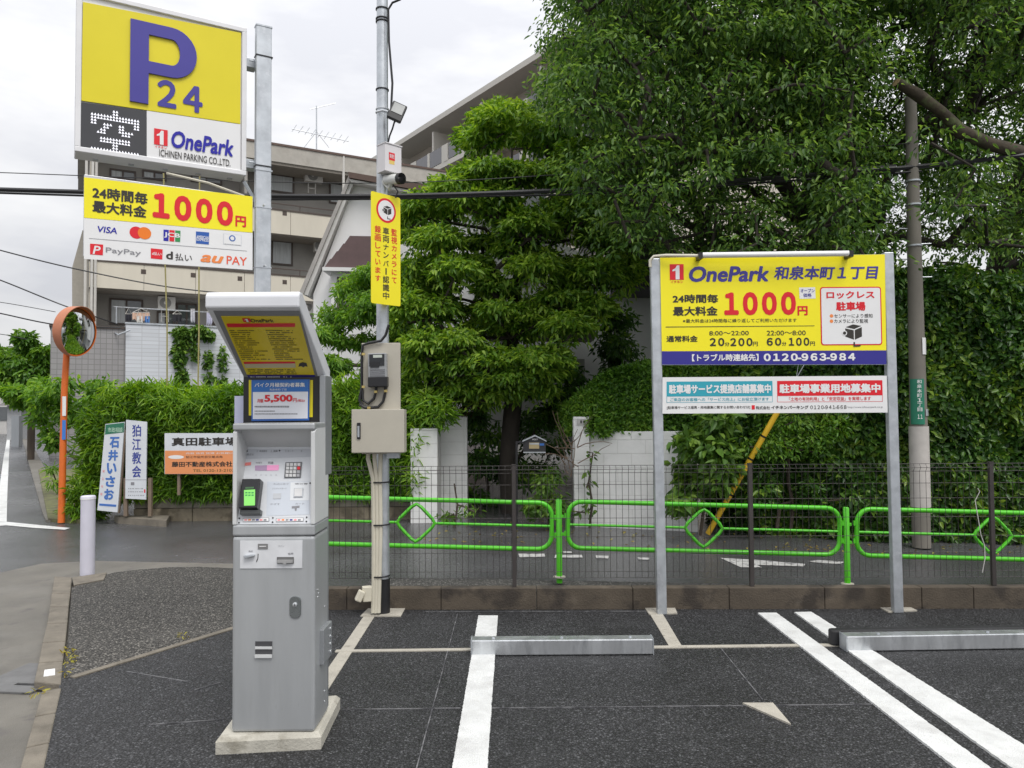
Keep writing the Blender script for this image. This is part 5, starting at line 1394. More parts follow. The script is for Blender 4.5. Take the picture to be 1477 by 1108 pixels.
# stair tower at the left end
fs_ = fah(-3.0)
MB(fs_).prism([PL(*p, fs_) for p in ((104, 640), (129, 640), (129, 332), (119, 332), (104, 386))][::1], -4.0, 0.0).build('stair_tower', mat('tower_beige', (0.46, 0.43, 0.37), 0.8, var=0.08), apt)
# tiled lower storey: grey wing and white tiled balcony
fg_ = fah(0.55)
u0, u1 = PL(72, 560, fg_)[0], PL(180, 560, fg_)[0]
vt = PL(150, 474, fg_)[1]
MB(fg_).box((u0, -0.3, -3.0), (u1, vt, 0.0)).build('tiled_wing', M_TILEG, apt)
MB(fg_).box((u0 - 0.05, vt, -3.0), (u1, vt + 0.08, 0.06)).build('wing_coping', M_BRONZE, apt)
MB(fah(0)).box((u1 + 0.02, -0.3, -1.38), (u1 + 16, 2.55, 0.1)).build('ground_storey', mat('brown_wall', (0.085, 0.06, 0.05), 0.8, var=0.2), apt)
fw_ = fah(0.70)
uw0, uw1 = PL(181, 520, fw_)[0], PL(181, 520, fw_)[0] + 10.5
vw0, vw1 = PL(250, 556, fw_)[1], PL(250, 470, fw_)[1]
MB(fw_).box((uw0, vw0, -1.9), (uw1, vw1, 0.0)).build('tiled_balcony', M_TILEW, apt)
MB(fw_).box((uw0 - 0.03, vw1, -0.2), (uw1 + 0.03, vw1 + 0.06, 0.04)).build('tiled_coping', M_GALV, apt)
window((182, 560), (262, 590), False, fah(0.72), apt); window((270, 560), (330, 590), False, fah(0.72), apt)
# street lamp / camera bracket on the wing
q = PL(166, 480, fg_); MB(fg_).tube([(q[0], q[1], 0), (q[0] + 0.1, q[1] - 0.1, 0.25), (q[0] + 0.5, q[1] + 0.1, 0.3)], 0.03, 6).build('wall_bracket', M_GALV, apt)
# laundry pole and washing
fl2 = fah(0.25)
lpole = thing('laundry_pole', 'steel laundry pole on the lowest balcony of the apartment block', 'laundry pole', fl2 @ Vector((uw0, vw1, 0)))
a_, b_ = PL(164, 442.5, fl2), PL(330, 452, fl2)
MB(fl2).tube([(a_[0], a_[1], 0), (b_[0], b_[1], 0)], 0.022, 6).build('pole', M_GALVB, lpole)
for x_ in (168, 325): 
    q = PL(x_, 443, fl2); MB(fl2).tube([(q[0], q[1], 0), (q[0], vw1, 0)], 0.025, 6).build('support', M_GALV, lpole)
cl_cols = [((0.03, 0.03, 0.04), 'black top hanging at the left end of the laundry pole'), ((0.60, 0.40, 0.30), 'peach towel on the laundry pole'), ((0.66, 0.65, 0.62), 'white cloth strips beside the peach towel'),
           ((0.10, 0.25, 0.55), 'blue cloth on the laundry pole'), ((0.025, 0.025, 0.03), 'black shirt on a hanger at the middle of the laundry pole'), ((0.60, 0.60, 0.64), 'white shirt hanging beside the dark doorway'), ((0.55, 0.55, 0.66), 'pale lilac shirt at the right end of the laundry pole')]
for k, ((c, lab), (x0, x1, y0, y1)) in enumerate(zip(cl_cols, ((181, 190, 453, 465), (191, 216, 451, 463), (197, 206, 456, 467), (209, 216, 456, 467), (249, 262, 453, 466), (275, 281, 446, 466), (298, 306, 450, 470)))):
    o_ = thing('hanging_laundry', lab, 'laundry', fl2 @ Vector((*PL((x0 + x1) / 2, y1, fl2), 0.06 + 0.01 * k)), 'washing on the balcony')
    mc = mat('cloth_%s' % ['black', 'peach', 'white', 'blue', 'dark', 'pale', 'lilac'][k], c, 0.9, var=0.15, scale=12)
    fk = fah(0.31 + 0.02 * k)
    vs_, fs2 = [], []
    n = 8
    for i in range(n + 1):
        for j in range(4):
            x_ = x0 + (x1 - x0) * i / n; y_ = y0 + (y1 - y0) * j / 3 * (1 - 0.12 * ((i * 7 + k) % 3))
            q = PL(x_, y_, fk); vs_.append((q[0], q[1], 0.05 * math.sin(i * 1.9 + k) * (j / 3 + 0.2)))
    for i in range(n):
        for j in range(3): fs2.append((i * 4 + j, i * 4 + j + 1, (i + 1) * 4 + j + 1, (i + 1) * 4 + j))
    MB(fk).add(vs_, fs2, True).build('cloth', mc, o_)
    q0, q1, q2 = PL(x0, y0, fk), PL(x1, y0, fk), PL((x0 + x1) / 2, 443.5 + (x0 - 164) * 0.055, fk)
    MB(fk).tube([(q0[0], q0[1], 0), (q2[0], q2[1], 0), (q1[0], q1[1], 0), (q0[0], q0[1], 0)], 0.012, 4).build('hanger', M_ACW, o_)
# television aerial
fan = fah(-3.0)
aer = thing('television_aerial', 'television aerial on the apartment roof beside the light pole', 'aerial', fan @ Vector((*PL(457, 213, fan), 0)))
def ap_(x, y): return (*PL(x, y, fan), 0.0)
MB(fan).tube([ap_(456.5, 215), ap_(456.5, 153)], 0.03, 6).build('mast', M_GALV, aer)
MB(fan).tube([ap_(421, 186), ap_(503, 204)], 0.022, 5).build('boom', M_GALV, aer)
MB(fan).tube([ap_(447, 158), ap_(484, 149)], 0.018, 5).build('boom', M_GALV, aer)
for k in range(9):
    x_ = 424 + k * 9.3; y_ = 186 + k * 2.05
    MB(fan).tube([ap_(x_ - 3, y_ + 4), ap_(x_ + 4, y_ - 6)], 0.012, 4).build('element', M_GALV, aer)
for sx in (-1, 1): MB(fan).tube([ap_(456.5, 190), ap_(456.5 + 18 * sx, 213)], 0.012, 4).build('guy', M_GALV, aer)

# ================================================================== white house behind the trimmed tree
YH = 16.5
M_HOUSE = mat('white_render', (0.78, 0.78, 0.78), 0.8, var=0.05, scale=0.8, bump=0.1, bscale=30)
hs = thing('white_house', 'white rendered house with sloping brown edged roof behind the trimmed tree', 'house', D(520, 620, YH))
fh = frame((0, YH, 0), (1, 0, 0))
def hp(pts, z0, z1, m_, name, par=hs):
    return panel_poly(fh, pts, z0, z1).build(name, m_, par)
hp([(452, 640), (452, 424), (512, 266), (700, 300), (960, 420), (960, 640)], -6.0, 0.0, M_HOUSE, 'wall')
rf = hp([(440, 426), (447, 428), (512, 268), (509, 257)], -6.0, 0.18, mat('pale_fascia', (0.58, 0.57, 0.55), 0.7, var=0.08), 'roof')
hp([(436, 424), (441, 427), (510, 260), (507, 255)], -6.0, 0.22, mat('grey_trim', (0.38, 0.36, 0.34), 0.6), 'roof_edge', rf)
hp([(507, 255), (508, 263), (612, 282), (720, 306), (722, 299), (612, 273)], -6.0, 0.35, M_ROOFBR, 'roof_ridge')
hp([(508, 264), (612, 283), (612, 287), (510, 268)], -0.2, 0.30, MATS['pale_fascia'], 'fascia')
# bay with tiled hood
by = hp([(487, 560), (487, 394), (560, 396), (560, 560)], 0.0, 0.6, M_HOUSE, 'bay')
for k in range(4):
    t0, t1 = k / 4, (k + 1) / 4
    l0, l1 = 513.7 + (479 - 513.7) * t0, 513.7 + (479 - 513.7) * t1
    y0, y1 = 350 + 44 * t0, 350 + 44 * t1
    hp([(l0, y0), (l1, y1 + 1.5), (570, y1 + 2.5), (570, y0 + 1)], 0.0, 0.62 + 0.10 * t1, mat('plum_roof', (0.12, 0.075, 0.075), 0.55, var=0.1), 'hood_course')
hp([(478, 395), (478, 400), (570, 402), (570, 397)], 0.0, 0.80, M_HOUSE, 'hood_fascia')
fbay = fh @ Matrix.Translation((0, 0, 0.6))
window((487, 400), (512, 445), False, fbay, hs, split=False); window((514, 400), (538, 445), 2, fbay, hs, split=False)
# roofs glimpsed through the tree
hp([(696, 322), (785, 298), (783, 332), (700, 338)], 0.0, 1.2, mat('slate_roof', (0.36, 0.37, 0.39), 0.7, var=0.15), 'porch_roof')
hp([(694, 333), (760, 330), (760, 336), (694, 340)], 0.0, 1.35, M_HOUSE, 'porch_fascia')
hp([(880, 350), (945, 350), (975, 430), (880, 430)], 0.0, 1.5, mat('dark_roof', (0.06, 0.055, 0.055), 0.7, var=0.2), 'porch_roof')
for (xa, xb, ya, yb) in ((742, 760, 368, 412), (800, 830, 372, 410)):
    sh = hp([(xa, yb), (xb, yb), (xb, ya), (xa, ya)], 0.0, 0.08, M_BRONZE, 'shutter')
    for k in range(8):
        y_ = ya + (yb - ya) * (k + 0.5) / 8; hp([(xa + 1, y_ + 1.2), (xb - 1, y_ + 1.2), (xb - 1, y_ - 1.2), (xa + 1, y_ - 1.2)], 0.08, 0.11, mat('shutter_slat', (0.25, 0.22, 0.20), 0.6), 'slat', sh)
hp([(690, 640), (690, 520), (840, 520), (840, 640)], 0.3, 0.5, mat('dim_wall', (0.40, 0.39, 0.38), 0.8, var=0.1), 'lower_wall')
hp([(600, 480), (850, 484), (850, 496), (600, 492)], 0.3, 1.2, mat('awning_brown', (0.14, 0.12, 0.11), 0.7), 'awning')

# ================================================================== tall beige block (upper right, behind the trees)
M_BLD = mat('beige_tile_block', (0.50, 0.455, 0.39), 0.75, var=0.05, scale=0.5)
M_SLAB = mat('pale_slab', (0.56, 0.54, 0.49), 0.75, var=0.05)
M_GLS = mat('smoked_glass', (0.085, 0.085, 0.10), 0.12, var=0.1, spec=0.8)
xB = Vector((0.574, -0.819, 0)).normalized()
oB = D(620, 184, 53.0)
fB = frame((oB.x, oB.y, 0), xB)
zr = oB.z
tb_ = thing('balcony_block', 'tall beige apartment building with smoked glass balconies behind the big tree', 'building', (oB.x, oB.y, 0), rotz=math.atan2(xB.y, xB.x))
U0, U1 = PL(572, 207, fB)[0] - 6.0, 21.0
MB(fB).box((U0, 0, -16), (U1, zr - 0.01, -1.9)).build('wall', M_BLD, tb_)
MB(fB).box((U0 - 0.3, zr, -16.4), (U1 + 0.4, zr + 0.36, 0.15)).build('roof', M_SLAB, tb_)
FLH = 2.95
for k in range(1, 5):
    zs = zr - FLH * k
    MB(fB).box((U0, zs - 0.34, -1.9), (U1, zs, 0.0)).build('balcony_slab', M_SLAB, tb_)
    u = U0
    i = 0
    while u < U1 - 0.2:
        wide = 1.75 if i % 3 != 2 else 1.2
        if i % 3 == 2:
            MB(fB).box((u, zs + 0.001, -0.16), (u + 0.55, zs + 1.15, 0.02)).build('balcony_pier', M_SLAB, tb_); u += 0.55
        else:
            MB(fB).box((u + 0.05, zs + 0.06, -0.06), (min(u + wide, U1) - 0.05, zs + 1.15, -0.02)).build('glass_pane', M_GLS, tb_)
            MB(fB).box((u + wide - 0.04, zs + 0.001, -0.10), (u + wide + 0.24, zs + 1.17, 0.0)).build('balcony_post', M_SLAB, tb_); u += wide + 0.24
        i += 1
    for uu in np.arange(PL(621, 200, fB)[0] - 18.6, U1, 6.2):
        if uu > U0: MB(fB).box((uu, zs + 0.002, -1.88), (uu + 0.2, zs + FLH - 0.345, -0.12)).build('party_wall', M_SLAB, tb_)
    for uu in np.arange(U0 + 1.0, U1 - 2.0, 6.2):
        MB(fB).box((uu, zs + 0.05, -1.89), (uu + 2.6, zs + 2.1, -1.84)).build('window', M_PANE, tb_)

# ================================================================== white block walls round the gate
M_BLK = mat('white_block', (0.80, 0.80, 0.79), 0.8, var=0.08, scale=3.0, bump=0.2, bscale=60, wear=((0.60, 0.59, 0.56), 2.5, 0.58, 0.6))
M_JOINT = mat('block_joint', (0.58, 0.575, 0.56), 0.9, var=0.1)
def block_wall(parent, a_, b_, thick, z0, z1, bw=0.40, bh=0.20):
    """courses of concrete blocks with recessed joints, each block its own piece"""
    a_, b_ = Vector((a_[0], a_[1], 0)), Vector((b_[0], b_[1], 0))
    fr = frame(a_, b_ - a_); Lw = (b_ - a_).length
    MB(fr).box((0.006, z0, -thick + 0.006), (Lw - 0.006, z1 - 0.006, -0.006)).build('mortar_core', M_JOINT, parent)
    r, z = 0, z0
    while z < z1 - 0.02:
        zt_ = min(z + bh, z1)
        x = -bw / 2 if (r % 2 and Lw > bw * 1.2) else 0.0
        while x < Lw - 0.01:
            xa_, xb_ = max(0, x), min(Lw, x + bw)
            if xb_ - xa_ > 0.03:
                MB(fr).box((xa_ + 0.002, z + 0.002, -thick), (xb_ - 0.002, zt_ - 0.002, 0.0)).build('block', M_BLK, parent, bevel=0.004)
            x += bw
        z = zt_; r += 1
Yg = G(612, 754, -0.06).y
lpw = thing('gate_wall', 'white block gate pillar with stepped return beside the bamboo hedge', 'wall', D(612, 754, Yg))
a_, b_ = D(592, 700, Yg), D(632, 700, Yg)
block_wall(lpw, a_, b_, 0.55, -0.1, D(612, 618, Yg).z)
a_, b_ = D(632.5, 700, Yg + 0.62), D(674, 700, Yg + 0.62)
block_wall(lpw, a_, b_, 0.20, -0.1, D(650, 600.5, Yg + 0.62).z)
Yr = 11.2
rw = thing('garden_wall', 'white block garden wall with name plate pillar right of the gate', 'wall', D(900, 747, Yr))
a_, b_ = D(828, 700, Yr), D(851, 700, Yr)
block_wall(rw, a_, b_, 0.24, -0.15, D(840, 601, Yr).z)
a_, b_ = D(851.5, 700, Yr + 0.06), D(1006, 700, Yr - 0.25)
block_wall(rw, a_, b_, 0.15, -0.25, D(920, 622, Yr).z)
fr = frame(D(828, 601, Yr), (1, 0, 0)); fr.translation.z = 0
q0, q1 = PL(832, 613, fr), PL(848, 604, fr)
np_ = MB(fr).box((q0[0], q0[1], 0.0), (q1[0], q1[1], 0.015)).build('name_plate', mat('plate_grey', (0.48, 0.47, 0.46), 0.5), rw)
MB(fr).box((q0[0] + 0.05, q0[1] + 0.025, 0.015), (q0[0] + 0.07, q1[1] - 0.025, 0.02)).build('bell_push', M_BLACK, np_); MB(fr).box((q1[0] - 0.07, q0[1] + 0.03, 0.015), (q1[0] - 0.04, q1[1] - 0.03, 0.02)).build('speaker_slot', M_BLACK, np_)
# letter box on its post
YL = 10.6
lbx = thing('letter_box', 'black house shaped letter box on a thin post in the gateway', 'letter box', D(746, 745, YL))
z6b = z6
flb = frame((0, YL, 0), (1, 0, 0))
def lbp(pts, z0, z1, m_, name, par=lbx, bevel=0): return panel_poly(flb, [z6b(*p) for p in pts], z0, z1).build(name, m_, par, bevel=bevel)
lbp([(678, 720), (690, 720), (690, 282), (678, 282)], -0.02, 0.02, M_BLACK, 'post')
lbp([(690, 292), (690, 282), (725, 282), (725, 292)], -0.015, 0.015, M_BLACK, 'arm')
lo = lbp([(720, 343), (838, 343), (840, 282), (782, 257), (718, 282)], -0.14, 0.0, mat('letterbox_black', (0.03, 0.03, 0.033), 0.4), 'casing', bevel=0.004)
lbp([(714, 286), (782, 256), (844, 286), (842, 279), (782, 250), (716, 279)], -0.16, 0.025, M_GALV, 'roof_trim')
lbp([(750, 322), (804, 322), (804, 290), (750, 290)], 0.0, 0.006, mat('brass_panel', (0.45, 0.36, 0.20), 0.4, 0.4), 'brass_panel', lo)
lbp([(752, 300), (802, 300), (802, 292), (752, 292)], 0.006, 0.010, M_GALV, 'letter_slot', lo); lbp([(806, 306), (830, 306), (830, 294), (806, 294)], 0.0, 0.006, flat('plate_blue', (0.04, 0.14, 0.42)), 'blue_label', lo)
mb = MB(); put_text(mb, flb, 'POST', z6b(768, 277), z6b(797, 269), 0.004, 0.01); mb.build('lettering', K_WHT, lo)
lbp([(720, 345), (838, 345), (838, 339), (720, 339)], -0.14, 0.012, M_GALV, 'bottom_trim')
# retaining wall under the left hedge
Yw = G(260, 750, -0.045).y
rt = thing('retaining_wall', 'low weathered concrete retaining wall under the bamboo hedge', 'wall', D(300, 750, Yw))
M_RET = mat('weathered_concrete', (0.24, 0.22, 0.18), 0.85, var=0.25, scale=2.5, bump=0.5, bscale=50, spots=((0.13, 0.115, 0.09), 3.0, 0.55), wear=((0.36, 0.34, 0.30), 5.0, 0.6, 0.6))
M_RETB = mat('mossy_concrete', (0.21, 0.18, 0.13), 0.9, var=0.3, scale=3.5, bump=0.7, bscale=40, spots=((0.10, 0.085, 0.06), 4.0, 0.5))
xa_, xb_ = D(192, 740, Yw).x, D(596, 740, Yw).x
zt1, zt0 = D(300, 712, Yw).z, D(300, 733, Yw).z
x = xa_; k = 0
while x < xb_ - 0.1:
    w_ = min(0.9, xb_ - x)
    MB().box((x + 0.003, Yw + 0.02, zt0), (x + w_ - 0.003, Yw + 0.22, zt1)).build('coping_block', M_RET, rt, bevel=0.01)
    MB().box((x + 0.003, Yw, -0.15), (x + w_ - 0.003, Yw + 0.2, zt0 - 0.004)).build('base_block', M_RETB, rt, bevel=0.015)
    x += w_; k += 1
sheet('kerb_step', [D(165, 745, Yw - 0.02), D(245, 748, Yw - 0.02), G(240, 757, -0.03), G(170, 752, -0.03)], M_KERB, -0.1, 0.03)

# ================================================================== boards standing in the hedge
zs7 = zl(60, 420, 3.2588)
Yb = Yw - 0.34
def board(name, label, pts, thick, m_):
    """thin board whose outline comes from its four corners"""
    fr = frame((0, Yb, 0), (1, 0, 0))
    c = D(*zs7(*[sum(p[i] for p in pts) / len(pts) for i in (0, 1)]), Yb)
    t = thing(name, label, 'sign', (c.x, Yb, -0.03))
    return t, fr, panel_poly(fr, [zs7(*p) for p in pts], -thick, 0.0).build('panel', m_, t)
def bt_(fr, par, body, bl, tr, m_, bold=0.02, z=0.003):
    mb_ = MB(); put_text(mb_, fr, body, zs7(*bl), zs7(*tr), z, bold); return mb_.build('lettering', m_, par)
M_BRD = mat('board_white', (0.66, 0.69, 0.73), 0.6, var=0.05)
t, fr, pn = board('election_board', 'leaning white board with blue vertical name and green heading in the hedge', [(300, 625), (390, 615), (356, 1040), (262, 1030)], 0.02, M_BRD)
panel_poly(fr, [zs7(*p) for p in ((302, 628), (389, 618), (386, 664), (298, 674))], 0.0, 0.003).build('green_heading', flat('heading_green', (0.03, 0.17, 0.10)), pn)
bt_(fr, pn, '市政相談', (312, 664), (382, 640), flat('pale_green', (0.45, 0.65, 0.50)), 0.015, 0.005)
for i, ch in enumerate('石井いさお'):
    cx, y0 = 343 - i * 6.5, 685 + i * 61
    bt_(fr, pn, ch, (cx - 23, y0 + 52), (cx + 23, y0), flat('name_blue', (0.06, 0.17, 0.50)), 0.045)
for i in range(4): bt_(fr, pn, '狛江市政'[i], (292 - 3.5 * i - 5, 852 + i * 36), (292 - 3.5 * i + 5, 840 + i * 36), K_PINK, 0.01)
panel_poly(fr, [zs7(*p) for p in ((272, 998), (352, 1004), (350, 1014), (271, 1008))], 0.0, 0.003).build('blue_rule', MATS['name_blue'], pn)
panel_poly(fr, [zs7(*p) for p in ((386, 655), (394, 655), (360, 1044), (350, 1044))], -0.06, -0.025).build('stake', mat('wood_stake', (0.20, 0.15, 0.11), 0.8), t)
t, fr, pn = board('church_board', 'upright white board with dark blue vertical church name beside the leaning board', [(397, 605), (495, 615), (490, 980), (393, 975)], 0.02, M_BRD)
for i, ch in enumerate('狛江教会'):
    y0 = 628 + i * 64; bt_(fr, pn, ch, (426, y0 + 56), (468, y0), flat('church_blue', (0.04, 0.06, 0.30)), 0.02)
panel_poly(fr, [zs7(*p) for p in ((395, 886), (492, 886), (492, 888), (395, 888))], 0.0, 0.002).build('rule_line', K_GRY, pn)
mb = MB(); poly_on(mb, fr, [zs7(*p) for p in ((420, 898), (436, 898), (436, 912), (420, 912))], 0.003); mb.build('small_picture', K_GRY, pn)
mb = MB(); rnd = random.Random(9)
for y_ in (930, 945, 962):
    x_ = 408.0
    while x_ < 478: poly_on(mb, fr, [zs7(x_, y_), zs7(x_ + 4, y_), zs7(x_ + 4, y_ - 4), zs7(x_, y_ - 4)], 0.003); x_ += rnd.uniform(6, 11)
mb.build('small_print', K_GRY, pn, kind='stuff')
mb = MB(); poly_on(mb, fr, [zs7(*p) for p in ((482, 932), (488, 932), (488, 948), (482, 948))], 0.003); mb.build('red_mark', K_RED, pn)
for x_ in (388, 503): panel_poly(fr, [zs7(*p) for p in ((x_ - 8, 1060), (x_ + 8, 1060), (x_ + 8, 880), (x_ - 8, 880))], -0.08, -0.03).build('stake', MATS['wood_stake'], t)
t, fr, pn = board('lot_board', 'wide white and orange parking lot board on the hedge behind the machine', [(578, 668), (1080, 668), (1080, 860), (578, 860)], 0.02, M_BRD)
panel_poly(fr, [zs7(*p) for p in ((580, 750), (1079, 750), (1079, 859), (580, 859))], 0.0, 0.002).build('orange_field', flat('board_orange', (0.78, 0.30, 0.12)), pn)
bt_(fr, pn, '真田駐車場', (612, 728), (925, 686), K_BLK, 0.03)
bt_(fr, pn, '狛江市役所前交差点角', (678, 786), (850, 773), K_BLK, 0.005); bt_(fr, pn, '売買 賃貸 管理 お気軽に', (678, 767), (900, 757), K_WHT, 0.0)
mb = MB(); pts = [PL(*zs7(632 + 37 * math.cos(q * math.pi / 10), 780 + 9 * math.sin(q * math.pi / 10)), fr) for q in range(20)]; poly_on(mb, fr, pts, 0.003, px=False); mb.build('white_oval', K_WHT, pn)
bt_(fr, pn, '藤田不動産株式会社', (612, 827), (898, 800), K_BLK, 0.03); bt_(fr, pn, 'TEL 0120-13-2103', (712, 850), (905, 836), flat('dark_olive_ink', (0.12, 0.09, 0.02)), 0.008)
for x_ in (640, 1000): panel_poly(fr, [zs7(*p) for p in ((x_ - 6, 960), (x_ + 6, 960), (x_ + 6, 690), (x_ - 6, 690))], -0.07, -0.025).build('stake', MATS['wood_stake'], t)

# ================================================================== far end of the side street
M_FARW = mat('far_wall', (0.52, 0.51, 0.49), 0.8, var=0.06)
def far_house(x0, x1, ytop, yb, Y, m_, label, roof):
    a_, b_ = D(x0, yb, Y), D(x1, yb, Y); zt_ = D((x0 + x1) / 2, ytop, Y).z
    t = thing('far_house', label, 'house', ((a_.x + b_.x) / 2, Y, -0.05), 'houses at the end of the side street')
    MB().box((a_.x, Y, -0.1), (b_.x, Y + 7, zt_)).build('wall', m_, t)
    MB().add([(a_.x - 0.4, Y - 0.4, zt_), (b_.x + 0.4, Y - 0.4, zt_), (b_.x + 0.4, Y + 7.4, zt_), (a_.x - 0.4, Y + 7.4, zt_), (a_.x + 0.4, Y + 3.5, zt_ + 1.5), (b_.x - 0.4, Y + 3.5, zt_ + 1.5)],
             [(0, 1, 5, 4), (1, 2, 5), (2, 3, 4, 5), (3, 0, 4), (3, 2, 1, 0)]).build('roof', roof, t)
    n = 3
    for k in range(n):
        x_ = a_.x + (b_.x - a_.x) * (k + 0.3) / n
        for z_ in (1.0, 3.8):
            if z_ + 1.2 < zt_: MB().box((x_, Y - 0.05, z_), (x_ + 0.9, Y + 0.02, z_ + 1.1)).build('window', M_PANE, t)
far_house(-45, 9, 552, 612, 62, M_FARW, 'pale two storey house at the far left end of the street', mat('far_roof', (0.13, 0.12, 0.12), 0.7))
far_house(10, 30, 585, 628, 48, mat('far_grey', (0.40, 0.41, 0.42), 0.8), 'small grey house behind the street trees at far left', MATS['far_roof'])
q0, q1 = D(16, 640, 38), D(27, 640, 38)
o = MB().box((q0.x, 38, -0.1), (q1.x, 38.3, D(20, 600, 38).z)).build('street_shutter', mat('shutter_metal', (0.34, 0.36, 0.38), 0.5, 0.3, stretch=(20, 1, 0.2)), None); props(o, 'grey corrugated shutter panel at the far left of the street', 'shutter')
# bamboo canes standing in the garden
for k, (pts, lab) in enumerate((([(241, 650), (241, 470), (238, 375), (236, 250)], 'thin bamboo cane left of the payment machine canopy'), ([(284, 650), (287, 480), (287, 380), (288, 250)], 'thin bamboo cane just left of the canopy'),
                                ([(616, 650), (620, 480), (627, 405), (632, 340)], 'thin bamboo cane in front of the trimmed tree'))):
    o = MB().tube([D(x, y, 12.4) for x, y in pts], 0.012, 7).build('bamboo_cane', mat('cane', (0.34, 0.30, 0.12), 0.6, var=0.15, scale=4), None); props(o, lab, 'cane', 'garden canes')
    for j in range(8):
        pass

# ================================================================== vegetation
LM_TOP = leaf_mat('topiary_leaf', (0.035, 0.095, 0.014), (0.145, 0.29, 0.032), (0.36, 0.52, 0.075), 0.40, 0.40)
LM_BIG = leaf_mat('tree_leaf', (0.030, 0.075, 0.018), (0.088, 0.185, 0.036), (0.24, 0.38, 0.07), 0.45, 0.45)
LM_BAM = leaf_mat('bamboo_leaf', (0.055, 0.14, 0.012), (0.145, 0.30, 0.026), (0.34, 0.52, 0.06), 0.40, 0.45)
LM_TALL = leaf_mat('hedge_leaf', (0.022, 0.068, 0.014), (0.072, 0.170, 0.024), (0.24, 0.36, 0.045), 0.30, 0.35)
LM_BOX = leaf_mat('box_leaf', (0.040, 0.115, 0.012), (0.105, 0.24, 0.024), (0.23, 0.38, 0.045), 0.32, 0.42)
LM_MAP = leaf_mat('maple_leaf', (0.060, 0.15, 0.018), (0.140, 0.30, 0.034), (0.30, 0.47, 0.06), 0.44, 0.5)
LM_IVY = leaf_mat('ivy_leaf', (0.036, 0.095, 0.016), (0.095, 0.20, 0.030), (0.21, 0.33, 0.05), 0.30, 0.45)
LM_RED = leaf_mat('red_leaf', (0.05, 0.012, 0.014), (0.09, 0.02, 0.022), (0.15, 0.04, 0.03), 0.35, 0.5)
M_BARK = mat('bark', (0.075, 0.058, 0.043), 0.9, var=0.35, scale=8, bump=1.0, bscale=25, stretch=(1, 1, 0.25))
M_BARKD = mat('dark_bark', (0.045, 0.037, 0.030), 0.9, var=0.3, scale=8, bump=1.0, bscale=25, stretch=(1, 1, 0.25))
M_CORE = mat('dark_hedge_core', (0.022, 0.026, 0.014), 0.95, var=0.4, scale=10, bump=0.8, bscale=20)  # woody brown-green, with the inner shade of the hedges in its darkness
rng = np.random.default_rng(11)
def unit(a): return a / np.maximum(np.linalg.norm(a, axis=1, keepdims=True), 1e-9)
def leaf_mesh(name, P, N, T, Ls, Wd, tone, m_, parent, fold=0.18, droop=0.25):
    n = len(P)
    T = unit(T); S = unit(np.cross(T, N)); Nn = unit(np.cross(S, T))
    Ls = Ls[:, None]; Wd = Wd[:, None]
    base = P
    tip = P + T * Ls - Nn * (droop * Ls)
    m1 = P + T * (0.30 * Ls) - Nn * (droop * 0.08 * Ls)
    m2 = P + T * (0.68 * Ls) - Nn * (droop * 0.42 * Ls)
    up = Nn * (fold * Wd)
    V = np.stack([base, m1 + S * (0.46 * Wd) + up, m2 + S * (0.36 * Wd) + up * 0.8, tip, m2 - S * (0.36 * Wd) + up * 0.8, m1 - S * (0.46 * Wd) + up], axis=1).reshape(-1, 3)
    root = parent; inv = None
    while root is not None:
        if root in W: inv = np.array(W[root].inverted()); break
        root = root.parent
    if inv is not None: V = V @ inv[:3, :3].T + inv[:3, 3]
    me = bpy.data.meshes.new(name)
    me.vertices.add(n * 6); me.vertices.foreach_set('co', V.astype(np.float32).ravel())
    b = (np.arange(n) * 6)[:, None]
    Fc = np.concatenate([b + np.array([[0, 1, 2, 3]]), b + np.array([[0, 3, 4, 5]])], axis=1).reshape(-1)
    me.loops.add(n * 8); me.loops.foreach_set('vertex_index', Fc.astype(np.int32))
    me.polygons.add(n * 2); me.polygons.foreach_set('loop_start', (np.arange(n * 2) * 4).astype(np.int32))
    me.update(calc_edges=True)
    at = me.attributes.new('leaf_tone', 'FLOAT', 'POINT'); at.data.foreach_set('value', np.repeat(np.clip(tone, 0, 1), 6).astype(np.float32))
    me.materials.append(m_)
    o_ = bpy.data.objects.new(name, me); reg(o_, parent); o_['kind'] = 'stuff'
    return o_
def clump_points(c, r, n, out=0.45, dome=0.0):
    """points through an ellipsoid, thicker towards its upper skin"""
    d = unit(rng.normal(size=(n, 3)))
    up_ = rng.random(n) < dome
    d[up_, 2] = np.abs(d[up_, 2])
    rad = rng.random(n) ** out
    nb = np.array(r)
    bump = 1 + 0.22 * np.sin(d[:, 0] * 5 + c[0] * 7) * np.sin(d[:, 1] * 4 + c[2] * 5)
    return np.array(c) + d * nb * (rad * bump)[:, None], d
def crown(name, clumps, m_, parent, Lf, Wf, tone=(0.42, 0.22), hang=0.55, upb=0.7, spread=0.55, dome=0.0):
    """clumps: list of (centre, radii, count, tone shift)"""
    Ps, Ns, Ts, tn = [], [], [], []
    for c, r, n, ts in clumps:
        P, d = clump_points(c, r, n, 0.30 if dome else 0.45, dome)
        N = unit(d * 0.45 + np.array([0, 0, upb]) + rng.normal(size=(n, 3)) * spread)
        T = unit(d * np.array([1, 1, 0.35]) + rng.normal(size=(n, 3)) * 0.6 + np.array([0, 0, -hang]))
        Ps.append(P); Ns.append(N); Ts.append(T)
        tn.append(rng.normal(tone[0] + ts, tone[1], n) + 0.16 * (d[:, 2] > 0.1))  # upper leaves lighter: light on the tops put into the tone
    P, N, T, tn = map(np.concatenate, (Ps, Ns, Ts, tn))
    n = len(P)
    return leaf_mesh(name, P, N, T, Lf * rng.uniform(0.5, 1.35, n), Wf * rng.uniform(0.6, 1.3, n), tn, m_, parent)
